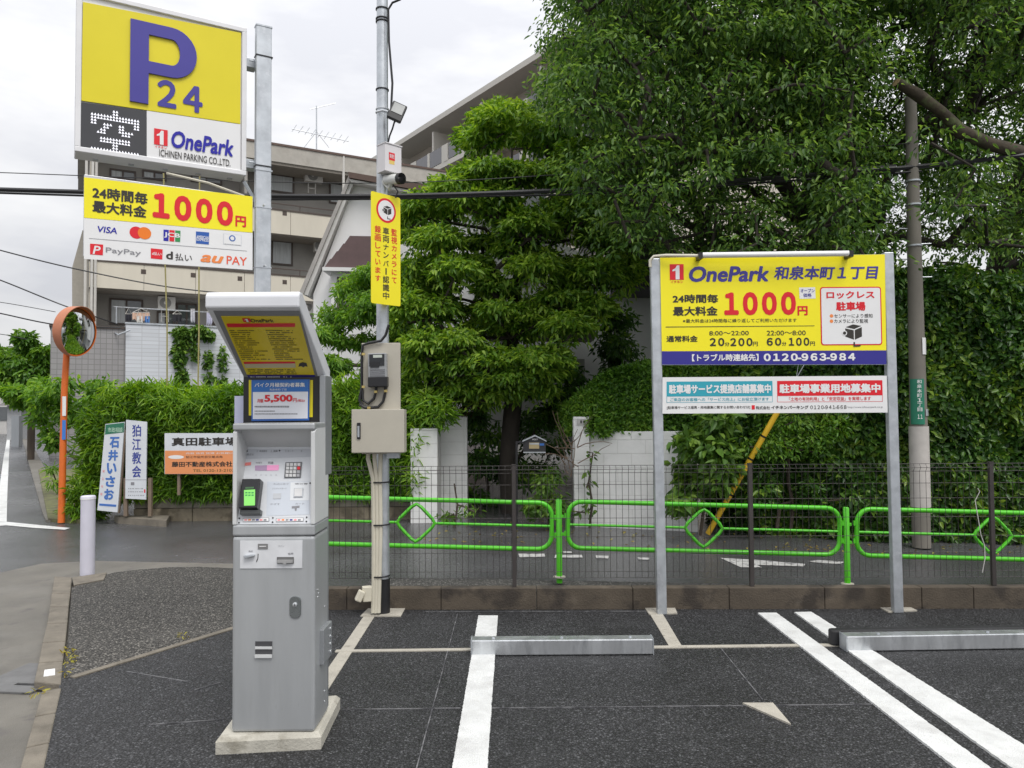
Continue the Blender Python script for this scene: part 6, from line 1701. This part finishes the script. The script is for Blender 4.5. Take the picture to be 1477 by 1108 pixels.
def limbs(name, skel, targets, m_, parent, r_tip=0.010, r_gain=0.0105, maxr=0.3, sag=0.12, kink=0.08, seed=1):
    """branches: each target is joined to the nearest point of what has grown so far; girth adds up towards the foot"""
    R = random.Random(seed)
    nodes = [Vector(p) for p in skel[0]]
    par = [-1] + list(range(len(nodes) - 1))
    for line in skel[1:]:
        s = min(range(len(nodes)), key=lambda i: (nodes[i] - Vector(line[0])).length)
        for p in line[1:]:
            nodes.append(Vector(p)); par.append(s); s = len(nodes) - 1
    base = nodes[0]
    for tg in sorted([Vector(t) for t in targets], key=lambda t: (t - nodes[min(3, len(nodes) - 1)]).length):
        arr = np.array([tuple(p) for p in nodes]); dv = arr - np.array(tg)
        cost = np.linalg.norm(dv, axis=1) + 0.6 * np.maximum(0, arr[:, 2] - tg.z)
        s = int(np.argmin(cost)); a_ = nodes[s]; d = tg - a_
        k = max(1, int(d.length / 0.55))
        for i in range(1, k + 1):
            t = i / k
            p = a_ + d * t + Vector((R.uniform(-1, 1), R.uniform(-1, 1), R.uniform(-1, 1))) * kink * d.length * (0.5 if i < k else 0.0)
            p.z += sag * d.length * math.sin(math.pi * t) * (0.6 if i < k else 0)
            nodes.append(p); par.append(s); s = len(nodes) - 1
    wgt = [0.0] * len(nodes); kids = [0] * len(nodes)
    for i in range(len(nodes)):
        if par[i] >= 0: kids[par[i]] += 1
    for i in range(len(nodes) - 1, -1, -1):
        if kids[i] == 0: wgt[i] += 1
        if par[i] >= 0: wgt[par[i]] += wgt[i]
    order = wgt
    rad = [min(maxr, r_tip + r_gain * (w ** 0.62)) for w in order]
    done = [False] * len(nodes)
    child = {}
    for i in range(len(nodes)):
        if par[i] >= 0: child.setdefault(par[i], []).append(i)
    mb_ = MB()
    stack = [(0, None)]
    while stack:
        s, frm = stack.pop()
        line, rr_ = ([nodes[frm]] if frm is not None else []), ([min(rad[frm], rad[s] * 1.25)] if frm is not None else [])
        cur = s
        while True:
            line.append(nodes[cur]); rr_.append(rad[cur])
            ch = sorted(child.get(cur, []), key=lambda i: -wgt[i])
            for c in ch[1:]: stack.append((c, cur))
            if not ch: break
            cur = ch[0]
        if len(line) > 1: mb_.tube(line, rr_, 7 if rr_[0] < 0.06 else 12, cap=False)
    return mb_.build(name, m_, parent)

# ---- trimmed evergreen in front of the white house
YT = 12.6
tt = thing('trimmed_tree', 'trimmed evergreen tree with tiered leaf pads before the white house', 'tree', D(735, 745, YT))
specs = [(735, 182, 58, 36), (690, 205, 35, 25), (785, 205, 40, 30), (700, 252, 62, 24), (760, 262, 45, 24), (618, 300, 42, 32), (668, 300, 45, 28), (725, 312, 35, 20), (600, 345, 26, 30), (640, 350, 40, 28), (690, 352, 30, 20),
         (600, 398, 40, 32), (655, 392, 40, 28), (770, 335, 50, 36), (830, 320, 50, 40), (880, 350, 40, 40), (775, 385, 46, 30), (845, 400, 55, 38), (810, 430, 40, 26), (590, 455, 42, 36), (640, 455, 36, 28), (722, 425, 38, 24),
         (708, 455, 34, 20), (772, 462, 40, 32), (660, 495, 34, 24), (742, 482, 36, 24), (615, 500, 38, 30), (652, 530, 38, 28), (770, 520, 58, 28), (700, 528, 46, 28), (620, 540, 36, 28), (725, 553, 46, 20), (660, 560, 40, 20),
         (820, 480, 40, 30), (590, 520, 30, 40), (790, 545, 40, 20), (690, 405, 26, 16), (870, 300, 40, 30), (640, 420, 26, 16), (575, 480, 26, 30), (585, 425, 24, 26), (600, 320, 22, 26), (650, 275, 34, 20), (720, 285, 40, 20), (800, 255, 40, 26), (840, 270, 40, 30), (690, 480, 30, 22), (745, 365, 30, 20), (690, 380, 28, 16), (830, 225, 40, 26), (895, 400, 36, 34), (850, 450, 40, 30), (620, 575, 34, 16), (700, 575, 40, 18), (765, 565, 40, 18)]
cl, tg = [], []
mm = YT / F
for (x, y, rx, ry) in specs:
    for k in range(3):
        dy_ = (-0.9, 0.1, 1.0)[k] if rx > 30 else (-0.5, 0.3, 0.0)[k]
        if k == 2 and rx < 34: continue
        c = D(x + rng.uniform(-12, 12), y + rng.uniform(-6, 6), YT + dy_ + rng.uniform(-0.35, 0.35))
        r = rx * mm * rng.uniform(0.74, 1.0)
        rz = ry * mm * rng.uniform(0.80, 1.0)
        cl.append((tuple(c), (r * 0.95, r * 0.8, rz), int(780 * (r * r + 1.4 * r * rz) / 0.32), rng.uniform(-0.10, 0.14))); tg.append(c + Vector((0, 0, -rz * 0.35)))
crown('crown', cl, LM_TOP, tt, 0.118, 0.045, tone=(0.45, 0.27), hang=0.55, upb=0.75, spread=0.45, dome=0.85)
trunk = [D(735, 760, YT), D(733, 660, YT), D(742, 560, YT - 0.1), D(735, 470, YT + 0.1), D(748, 390, YT), D(742, 300, YT), D(738, 215, YT)]
limbs('trunk', [trunk, [trunk[3], D(700, 440, YT - 0.2), D(640, 425, YT - 0.4)], [trunk[4], D(700, 330, YT - 0.3), D(640, 320, YT - 0.3)], [trunk[4], D(800, 350, YT + 0.2), D(860, 340, YT + 0.3)]], tg, M_BARKD, tt, 0.009, 0.011, 0.16, seed=2)

# ---- big tree(s) overhanging on the right
def big_tree(label, trunkline, skel, region, n, seed, depth, m_=LM_BIG, per=118, hole=None):
    t = thing('big_tree', label, 'tree', trunkline[0], 'large street trees')
    R = random.Random(seed)
    cl, tg = [], []
    while len(cl) < n:
        x, y, Y = R.uniform(region[0], region[1]), R.uniform(region[2], region[3]), R.uniform(*depth)
        if x > 1255 and 60 < y and Y < 10.4 and R.random() < 0.86: continue
        k = hole(x, y, R) if hole else 1.0
        if R.random() > k: continue
        c = D(x, y, Y)
        if c.z < 3.3: continue
        r = R.uniform(0.34, 0.62)
        cl.append((tuple(c), (r, r, r * R.uniform(0.30, 0.5)), int(per * R.uniform(0.7, 1.3)), R.uniform(-0.14, 0.16))); tg.append(c)
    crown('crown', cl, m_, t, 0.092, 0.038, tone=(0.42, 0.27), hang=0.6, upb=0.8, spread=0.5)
    limbs('trunk', [trunkline] + skel, tg, M_BARKD, t, 0.008, 0.0105, 0.24, seed=seed)
    return t
def edge_big(x, y, R):
    # ragged left edge and underside read from the photograph
    left = np.interp(y, [-300, -60, 0, 60, 130, 200, 260, 330, 390], [830, 825, 812, 795, 790, 800, 835, 880, 930])
    if x < left: return 0.0
    low = np.interp(x, [800, 900, 1000, 1100, 1200, 1300, 1400, 1800], [290, 352, 378, 382, 384, 372, 360, 360])
    if y > low: return 0.0
    k = 1.0
    if x > 1270 and y > 20: k = 0.42
    if 960 < x < 1170 and 250 < y < 390: k = 0.45
    return k
YBT = 13.2
tb0 = [D(1192, 770, YBT), D(1190, 600, YBT), D(1186, 440, YBT), D(1182, 340, YBT), D(1176, 230, YBT), D(1185, 90, YBT), D(1195, -90, YBT)]
sk = [[tb0[3], D(1120, 300, YBT - 0.6), D(1040, 245, YBT - 1.3), D(960, 210, YBT - 1.8), D(880, 150, YBT - 2.0)], [tb0[3], D(1250, 250, YBT + 0.2), D(1330, 180, YBT + 0.2), D(1400, 90, YBT)],
      [tb0[4], D(1130, 150, YBT - 0.8), D(1060, 60, YBT - 1.4), D(980, -40, YBT - 1.6)], [tb0[2], D(1110, 375, YBT - 0.4), D(1030, 345, YBT - 1.0), D(950, 300, YBT - 1.6)], [tb0[4], D(1230, 140, YBT - 1.2), D(1290, 40, YBT - 2.0)]]
big_tree('large dark leafy tree spreading above the tariff board', tb0, sk, (790, 1520, -300, 395), 1950, 5, (9.0, 15.4), hole=edge_big)
YR2 = 14.5
tr0 = [D(1452, 770, YR2), D(1448, 520, YR2), D(1440, 400, YR2), D(1462, 300, YR2), D(1490, 180, YR2), D(1510, 0, YR2), D(1520, -150, YR2)]
def edge_r(x, y, R):
    low = np.interp(x, [1280, 1330, 1400, 1477, 1900], [300, 395, 400, 400, 395])
    if y > low or x < 1300: return 0.0
    return 0.55 if x < 1477 else 1.0
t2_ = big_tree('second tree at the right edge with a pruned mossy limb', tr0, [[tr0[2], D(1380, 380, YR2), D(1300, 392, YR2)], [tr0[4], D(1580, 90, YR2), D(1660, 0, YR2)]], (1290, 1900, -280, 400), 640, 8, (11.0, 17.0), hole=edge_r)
pl1 = [D(1462, 305, YR2), D(1530, 285, 12.8), D(1545, 250, 11.0), D(1477, 222, 10.0), D(1425, 207, 9.8), D(1385, 190, 9.7), D(1360, 163, 9.65), D(1325, 138, 9.6), D(1293, 118, 9.5)]
MB().tube(pl1, [0.14, 0.125, 0.11, 0.095, 0.080, 0.090, 0.066, 0.078, 0.058], 12).build('pruned_limb', mat('mossy_bark', (0.055, 0.043, 0.028), 0.9, var=0.35, scale=6, bump=1, bscale=20, spots=((0.10, 0.12, 0.05), 5.0, 0.55)), t2_)
d = (pl1[-1] - pl1[-2]).normalized(); MB().tube([pl1[-1] - d * 0.002, pl1[-1] + d * 0.004], 0.0585, 12).build('cut_face', mat('cut_wood', (0.42, 0.30, 0.17), 0.8, var=0.15, scale=20), t2_)

# ---- hedges: leaves over a solid core coloured dark like the shaded inside
def hedge(name, label, cat, path, depth, z0, ztop, m_, Lf, Wf, dens, group=None, hang=0.4, rough=0.10, tone=(0.42, 0.24), core=True, front_only=False, ends=True):
    """path: front line [(X, Y)], ztop: function of X"""
    t = thing(name, label, cat, (path[0][0], path[0][1], z0), group)
    Ps, Ns = [], []
    for (xa, ya), (xb, yb) in zip(path[:-1], path[1:]):
        ln = math.hypot(xb - xa, yb - ya); nx, ny = (yb - ya) / ln, -(xb - xa) / ln
        zt_ = max(ztop(xa), ztop(xb)); n = int(ln * (zt_ - z0) * dens)
        s = rng.random(n); z = z0 + rng.random(n) * (np.array([ztop(xa + (xb - xa) * k) for k in s]) - z0)
        X = xa + (xb - xa) * s; Y = ya + (yb - ya) * s
        b = rough * (np.sin(X * 4.1 + z * 2.3) + np.sin(X * 1.7 - z * 5.0) + 0.8 * np.sin(X * 9.0 + z * 7.0)) * 0.6 + rng.normal(0, rough * 0.55, n)
        Ps.append(np.stack([X + nx * b, Y + ny * b, z], 1)); Ns.append(np.tile([nx, ny, 0.25], (n, 1)))
        n = int(ln * depth * dens * 0.8); s = rng.random(n); w_ = rng.random(n) * depth
        X = xa + (xb - xa) * s - nx * w_; Y = ya + (yb - ya) * s - ny * w_
        z = np.array([ztop(k) for k in X]) + rough * (np.sin(X * 5.3) + np.sin(Y * 4.4 + X * 2)) * 0.5 + rng.normal(0, rough * 0.6, n)
        Ps.append(np.stack([X, Y, z], 1)); Ns.append(np.tile([nx * 0.2, ny * 0.2, 1.0], (n, 1)))
    if ends:
        for (xa, ya), sgn in ((path[0], -1), (path[-1], 1)):
            zt_ = ztop(xa); n = int(depth * (zt_ - z0) * dens); w_ = rng.random(n) * depth
            Ps.append(np.stack([xa + sgn * rng.normal(0, rough * 0.7, n), ya + w_, z0 + rng.random(n) * (zt_ - z0)], 1)); Ns.append(np.tile([sgn, -0.2, 0.25], (n, 1)))
    P, N = np.concatenate(Ps), np.concatenate(Ns); n = len(P)
    Nn = unit(unit(N) + rng.normal(size=(n, 3)) * 0.5)
    T = unit(unit(N) * 0.5 + rng.normal(size=(n, 3)) * 0.8 + np.array([0, 0, -hang]))
    blotch = 0.12 * np.sin(P[:, 0] * 2.1 + P[:, 2] * 3.7) + 0.10 * np.sin(P[:, 0] * 5.3 - P[:, 2] * 1.9)
    leaf_mesh('foliage', P, Nn, T, Lf * rng.uniform(0.7, 1.25, n), Wf * rng.uniform(0.75, 1.2, n), rng.normal(tone[0], tone[1], n) + blotch, m_, t)
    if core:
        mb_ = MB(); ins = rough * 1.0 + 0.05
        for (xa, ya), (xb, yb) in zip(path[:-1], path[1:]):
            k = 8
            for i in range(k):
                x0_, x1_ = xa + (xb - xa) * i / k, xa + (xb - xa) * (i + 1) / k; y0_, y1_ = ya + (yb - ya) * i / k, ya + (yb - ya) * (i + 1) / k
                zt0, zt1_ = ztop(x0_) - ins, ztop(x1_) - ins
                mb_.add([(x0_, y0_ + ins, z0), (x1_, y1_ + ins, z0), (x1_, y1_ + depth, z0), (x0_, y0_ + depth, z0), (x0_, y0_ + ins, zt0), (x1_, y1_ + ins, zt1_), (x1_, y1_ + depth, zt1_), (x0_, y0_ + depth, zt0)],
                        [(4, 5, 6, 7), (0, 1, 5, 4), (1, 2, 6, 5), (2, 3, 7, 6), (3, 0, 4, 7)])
        mb_.build('dark_core', M_CORE, t)
    return t
Yb1 = Yw + 0.02
def zt_bam(X):
    px_ = IW / 2 + X / (Yb1 + 0.3) * F
    y = np.interp(px_, [105, 125, 160, 200, 250, 300, 340, 470, 500, 540, 590, 630, 655], [640, 600, 575, 566, 572, 575, 578, 572, 560, 556, 562, 566, 590])
    return float(D(px_, y, Yb1 + 0.2).z)
pth = [(D(x, 700, Yb1).x, Yb1 + dy) for x, dy in ((118, 0.25), (160, 0.02), (220, 0.0), (330, 0.0), (470, 0.0), (560, 0.0), (596, 0.02))]
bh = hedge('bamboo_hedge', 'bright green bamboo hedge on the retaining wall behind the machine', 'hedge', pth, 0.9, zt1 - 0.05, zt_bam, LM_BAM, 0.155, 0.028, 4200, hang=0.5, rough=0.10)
# left skirt down to the pavement and the tuft over the gate pillar
sk_ = []
for (x, y, rx, ry) in ((135, 655, 22, 40), (140, 700, 20, 38), (118, 710, 12, 26), (128, 735, 16, 14), (175, 660, 20, 30)):
    c = D(x, y, Yb1 + 0.15); sk_.append((tuple(c), (rx * Yb1 / F, 0.35, ry * Yb1 / F), 420, 0.0))
for (x, y, rx, ry) in ((622, 592, 34, 26), (600, 640, 12, 40), (640, 598, 16, 18), (598, 690, 8, 24)):
    c = D(x, y, Yg + 0.1); sk_.append((tuple(c), (rx * Yg / F, 0.3, ry * Yg / F), 420 if rx > 20 else 160, 0.05))
for k in range(46):        # young shoots standing up from the top
    x = rng.uniform(140, 345) if k % 2 else rng.uniform(470, 640)
    X = D(x, 600, Yb1 + 0.3).x; sk_.append(((X, Yb1 + rng.uniform(0.0, 0.6), zt_bam(X) + rng.uniform(0.0, 0.12)), (0.10, 0.10, 0.13), 40, 0.22))
crown('loose_shoots', sk_, LM_BAM, bh, 0.155, 0.026, hang=0.3, upb=0.5, spread=0.7)
# hedge clipped square on the garden wall
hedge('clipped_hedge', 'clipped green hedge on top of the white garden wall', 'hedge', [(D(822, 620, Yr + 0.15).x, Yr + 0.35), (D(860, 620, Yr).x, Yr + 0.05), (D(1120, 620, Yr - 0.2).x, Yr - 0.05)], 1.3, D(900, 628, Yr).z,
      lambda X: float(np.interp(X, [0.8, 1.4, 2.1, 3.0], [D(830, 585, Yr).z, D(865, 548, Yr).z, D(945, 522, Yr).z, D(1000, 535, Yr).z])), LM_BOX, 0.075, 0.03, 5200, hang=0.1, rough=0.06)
# tall leafy hedge at the right
YHt = 10.45
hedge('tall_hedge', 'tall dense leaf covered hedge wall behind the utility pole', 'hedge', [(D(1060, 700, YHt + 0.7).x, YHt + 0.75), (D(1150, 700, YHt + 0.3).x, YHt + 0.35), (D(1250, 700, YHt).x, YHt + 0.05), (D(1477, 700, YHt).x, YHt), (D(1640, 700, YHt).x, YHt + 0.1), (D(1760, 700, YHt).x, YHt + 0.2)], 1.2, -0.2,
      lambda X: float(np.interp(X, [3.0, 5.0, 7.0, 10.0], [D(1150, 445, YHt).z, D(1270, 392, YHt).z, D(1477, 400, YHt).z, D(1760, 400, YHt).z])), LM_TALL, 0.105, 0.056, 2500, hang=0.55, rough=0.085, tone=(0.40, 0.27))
# ivy creeping on the pole edge and the strip beside it
# low dark shrubs under the board
def shrub(name, label, blobs, Y, m_, Lf, Wf, per, tone=(0.42, 0.22), hang=0.5, group=None, stem=None, dz=0.45):
    t = thing(name, label, 'shrub', D(blobs[0][0], 752, Y), group)
    cl, tg = [], []
    for (x, y, rx, ry) in blobs:
        k = max(2, int(rx * ry / 380))
        for _ in range(k):
            px_, py_ = x + rng.uniform(-0.55, 0.55) * rx, y + rng.uniform(-0.55, 0.55) * ry
            c = D(px_, py_, Y + rng.uniform(-dz, dz)); r = min(rx, 34) * Y / F * rng.uniform(0.5, 0.8); rz = min(ry, 30) * Y / F * rng.uniform(0.5, 0.75)
            cl.append((tuple(c), (r, r, rz), int(per * (0.5 + r * rz * 8)), rng.uniform(-0.1, 0.1))); tg.append(c)
    crown('foliage', cl, m_, t, Lf, Wf, tone, hang=hang)
    b0 = D(blobs[0][0], 752, Y); s0 = [(b0.x, b0.y, -0.1), (b0.x + 0.05, b0.y, 0.25), (b0.x, b0.y + 0.05, 0.55)]
    limbs('stems', [s0], tg, M_BARK if stem is None else stem, t, 0.005, 0.006, 0.08, seed=len(blobs))
    return t
shrub('broadleaf_shrub', 'broad leaved climbing shrub against the left leg of the tariff board', [(1010, 650, 42, 50), (1000, 700, 34, 40), (1035, 620, 40, 30), (1040, 690, 30, 40), (990, 735, 24, 18)], 10.35, LM_IVY, 0.145, 0.078, 120)
shrub('rounded_shrub', 'rounded fine leaved shrub seen under the middle of the tariff board', [(1140, 630, 75, 40), (1190, 640, 60, 40), (1100, 640, 45, 34), (1150, 600, 80, 26)], 10.7, LM_BOX, 0.075, 0.03, 170)
shrub('dark_shrub', 'dark leafy undergrowth behind the guard rail right of the yellow guard', [(1120, 710, 60, 40), (1190, 715, 60, 40), (1250, 700, 44, 50), (1080, 730, 40, 22), (1160, 750, 60, 14), (1260, 600, 36, 60)], 10.75, LM_TALL, 0.10, 0.045, 170, tone=(0.25, 0.2))
shrub('gateway_shrub', 'low green shrub in the gateway under the letter box', [(790, 712, 36, 30), (765, 735, 30, 14), (810, 735, 24, 16), (800, 690, 26, 20)], 11.0, LM_IVY, 0.11, 0.045, 190)
shrub('gatepost_creeper', 'thin creeper climbing beside the right gate pillar', [(850, 690, 8, 34), (846, 725, 14, 22), (852, 655, 6, 18), (835, 742, 18, 8)], 11.05, LM_IVY, 0.10, 0.05, 12, dz=0.05)
shrub('pillar_weeds', 'weeds growing at the foot of the left gate pillar', [(655, 738, 26, 12), (680, 736, 16, 9), (640, 744, 12, 8)], 11.0, LM_BOX, 0.11, 0.025, 40, dz=0.2)
shrub('garden_undergrowth', 'dark garden undergrowth seen deep inside the gateway', [(700, 650, 34, 60), (780, 620, 50, 50), (830, 570, 50, 40), (690, 590, 30, 30), (760, 670, 60, 40), (700, 720, 40, 24), (890, 520, 50, 40), (880, 470, 40, 30)], 13.4, LM_TALL, 0.12, 0.05, 230, tone=(0.25, 0.2), dz=0.7)
shrub('red_shrub', 'dark red leaved shrub below the trimmed tree', [(640, 570, 22, 18), (665, 585, 24, 20), (690, 575, 20, 20), (628, 510, 12, 12)], 12.3, LM_RED, 0.09, 0.03, 60)
shrub('maple_tree', 'light green feathery maple behind the meter box', [(510, 420, 40, 34), (540, 400, 28, 26), (490, 460, 34, 24), (530, 455, 36, 26), (485, 490, 26, 18), (520, 500, 34, 24), (500, 535, 34, 22), (545, 530, 30, 30), (475, 520, 18, 18), (560, 450, 20, 40), (565, 500, 20, 40), (470, 475, 18, 14), (530, 425, 40, 30)], 13.0, LM_MAP, 0.105, 0.036, 480, hang=0.7)
# dead twigs by the gate
tw = thing('dead_branches', 'bare dry branches hanging by the right gate pillar', 'branches', D(825, 745, 11.0))
R = random.Random(4)
for k in range(16):
    x0, y0 = R.uniform(815, 835), R.uniform(640, 690); a_ = R.uniform(-2.9, -0.2); ln = R.uniform(25, 60)
    p = [D(x0, y0, 11.0)]; x, y = x0, y0
    for j in range(4):
        a_ += R.uniform(-0.35, 0.35); x += ln / 4 * math.cos(a_); y += ln / 4 * math.sin(a_); p.append(D(x, y, 11.0 - 0.1 * j + R.uniform(-0.05, 0.05)))
    MB().tube(p, [0.008, 0.007, 0.006, 0.005, 0.003], 5).build('twig', mat('dry_twig', (0.20, 0.14, 0.10), 0.9), tw)
# ivy on the tiled balcony
iv = thing('balcony_ivy', 'ivy hanging over the white tiled balcony of the apartment block', 'ivy', fw_ @ Vector((*PL(275, 556, fw_), 0)))
cl = []
fiv = fah(0.76)
for (x, y, rx, ry, n) in ((262, 482, 14, 12, 420), (285, 478, 18, 9, 420), (258, 510, 9, 24, 330), (262, 545, 8, 16, 220), (300, 484, 10, 8, 150), (282, 510, 4, 16, 70), (300, 520, 5, 18, 90), (322, 520, 5, 22, 100), (320, 548, 9, 5, 60), (300, 545, 4, 10, 40), (275, 495, 6, 12, 90)):
    u, v = PL(x, y, fiv); w = fiv @ Vector((u, v, 0.04)); k = 27.5 / F
    cl.append((tuple(w), (rx * k, 0.14, ry * k), n, 0.0))
crown('foliage', cl, LM_IVY, iv, 0.19, 0.14, hang=0.6, upb=0.2)
# rambling climber over a pergola, left of the bamboo hedge
shrub('pergola_climber', 'rambling climber with yellowish young leaves behind the orange pole', [(120, 575, 46, 28), (150, 570, 34, 26), (80, 585, 36, 30), (55, 575, 26, 24), (165, 590, 22, 24), (90, 560, 34, 20), (60, 610, 22, 26), (75, 640, 14, 20), (110, 600, 30, 18)], 14.6, LM_MAP, 0.12, 0.055, 190, tone=(0.30, 0.30), hang=0.7)
# trees at the far left of the street
def far_tree(label, blobs, Y, m_, tone):
    t = thing('far_tree', label, 'tree', D(blobs[0][0], 622, Y), 'trees along the side street')
    cl, tg = [], []
    for (x, y, rx, ry) in blobs:
        for _ in range(5):
            c = D(x + rng.uniform(-0.6, 0.6) * rx, y + rng.uniform(-0.6, 0.6) * ry, Y + rng.uniform(-1.2, 1.2)); r = rx * Y / F * 0.55
            cl.append((tuple(c), (r, r, ry * Y / F * 0.5), 260, rng.uniform(-0.12, 0.12))); tg.append(c)
    crown('crown', cl, m_, t, 0.26, 0.12, tone)
    b0 = D(blobs[0][0], 622, Y); limbs('trunk', [[(b0.x, b0.y, -0.1), (b0.x, b0.y, 1.2), (b0.x + 0.1, b0.y, 2.4)]], tg, M_BARK, t, 0.02, 0.03, 0.25)
far_tree('dark green round tree at the far left above the street', [(45, 500, 26, 22), (20, 520, 24, 20), (62, 520, 16, 22), (35, 545, 30, 20), (5, 545, 20, 18)], 33, LM_BOX, (0.35, 0.22))
far_tree('yellow green tree below the dark tree at far left', [(45, 570, 26, 16), (20, 570, 20, 14), (65, 560, 14, 14)], 27, LM_MAP, (0.35, 0.25))
# small weeds and fallen leaves along joints
wd = thing('kerb_weeds', 'yellowing weeds growing along the kerb beside the old asphalt', 'weeds', g(97, 945))
cl = [((*g(x, y).xy, 0.02), (r, r, 0.025), n, 0.3) for x, y, r, n in ((97, 944, 0.035, 22), (102, 955, 0.04, 22), (55, 1003, 0.035, 14), (264, 922, 0.03, 14), (95, 976, 0.03, 8))]
leafy = leaf_mat('dry_leaf', (0.20, 0.13, 0.03), (0.32, 0.25, 0.04), (0.40, 0.38, 0.07), 0.2, 0.7)
crown('foliage', cl, leafy, wd, 0.034, 0.010, hang=0.2)
hw_ = shrub('street_weeds', 'grassy weeds at the foot of the orange pole', [(105, 735, 18, 10), (80, 700, 10, 14), (75, 680, 8, 8), (100, 752, 10, 4)], 11.9, LM_MAP, 0.12, 0.018, 60, dz=0.3)
# leaf litter on the street under the trees
P = np.array([tuple(G(rng.uniform(600, 1477), rng.uniform(742, 782), -0.05)) for _ in range(260)]); P[:, 2] = [street_z(x) + 0.012 for x in P[:, 0]]
leaf_mesh('fallen_leaves', P, np.tile([0, 0, 1.0], (260, 1)) + rng.normal(size=(260, 3)) * 0.15, unit(rng.normal(size=(260, 3)) * np.array([1, 1, 0.05])), rng.uniform(0.03, 0.07, 260), rng.uniform(0.02, 0.035, 260), rng.random(260), leafy, None)
props(bpy.data.objects['fallen_leaves'], 'scattered fallen leaves on the street below the hedges', 'leaves')
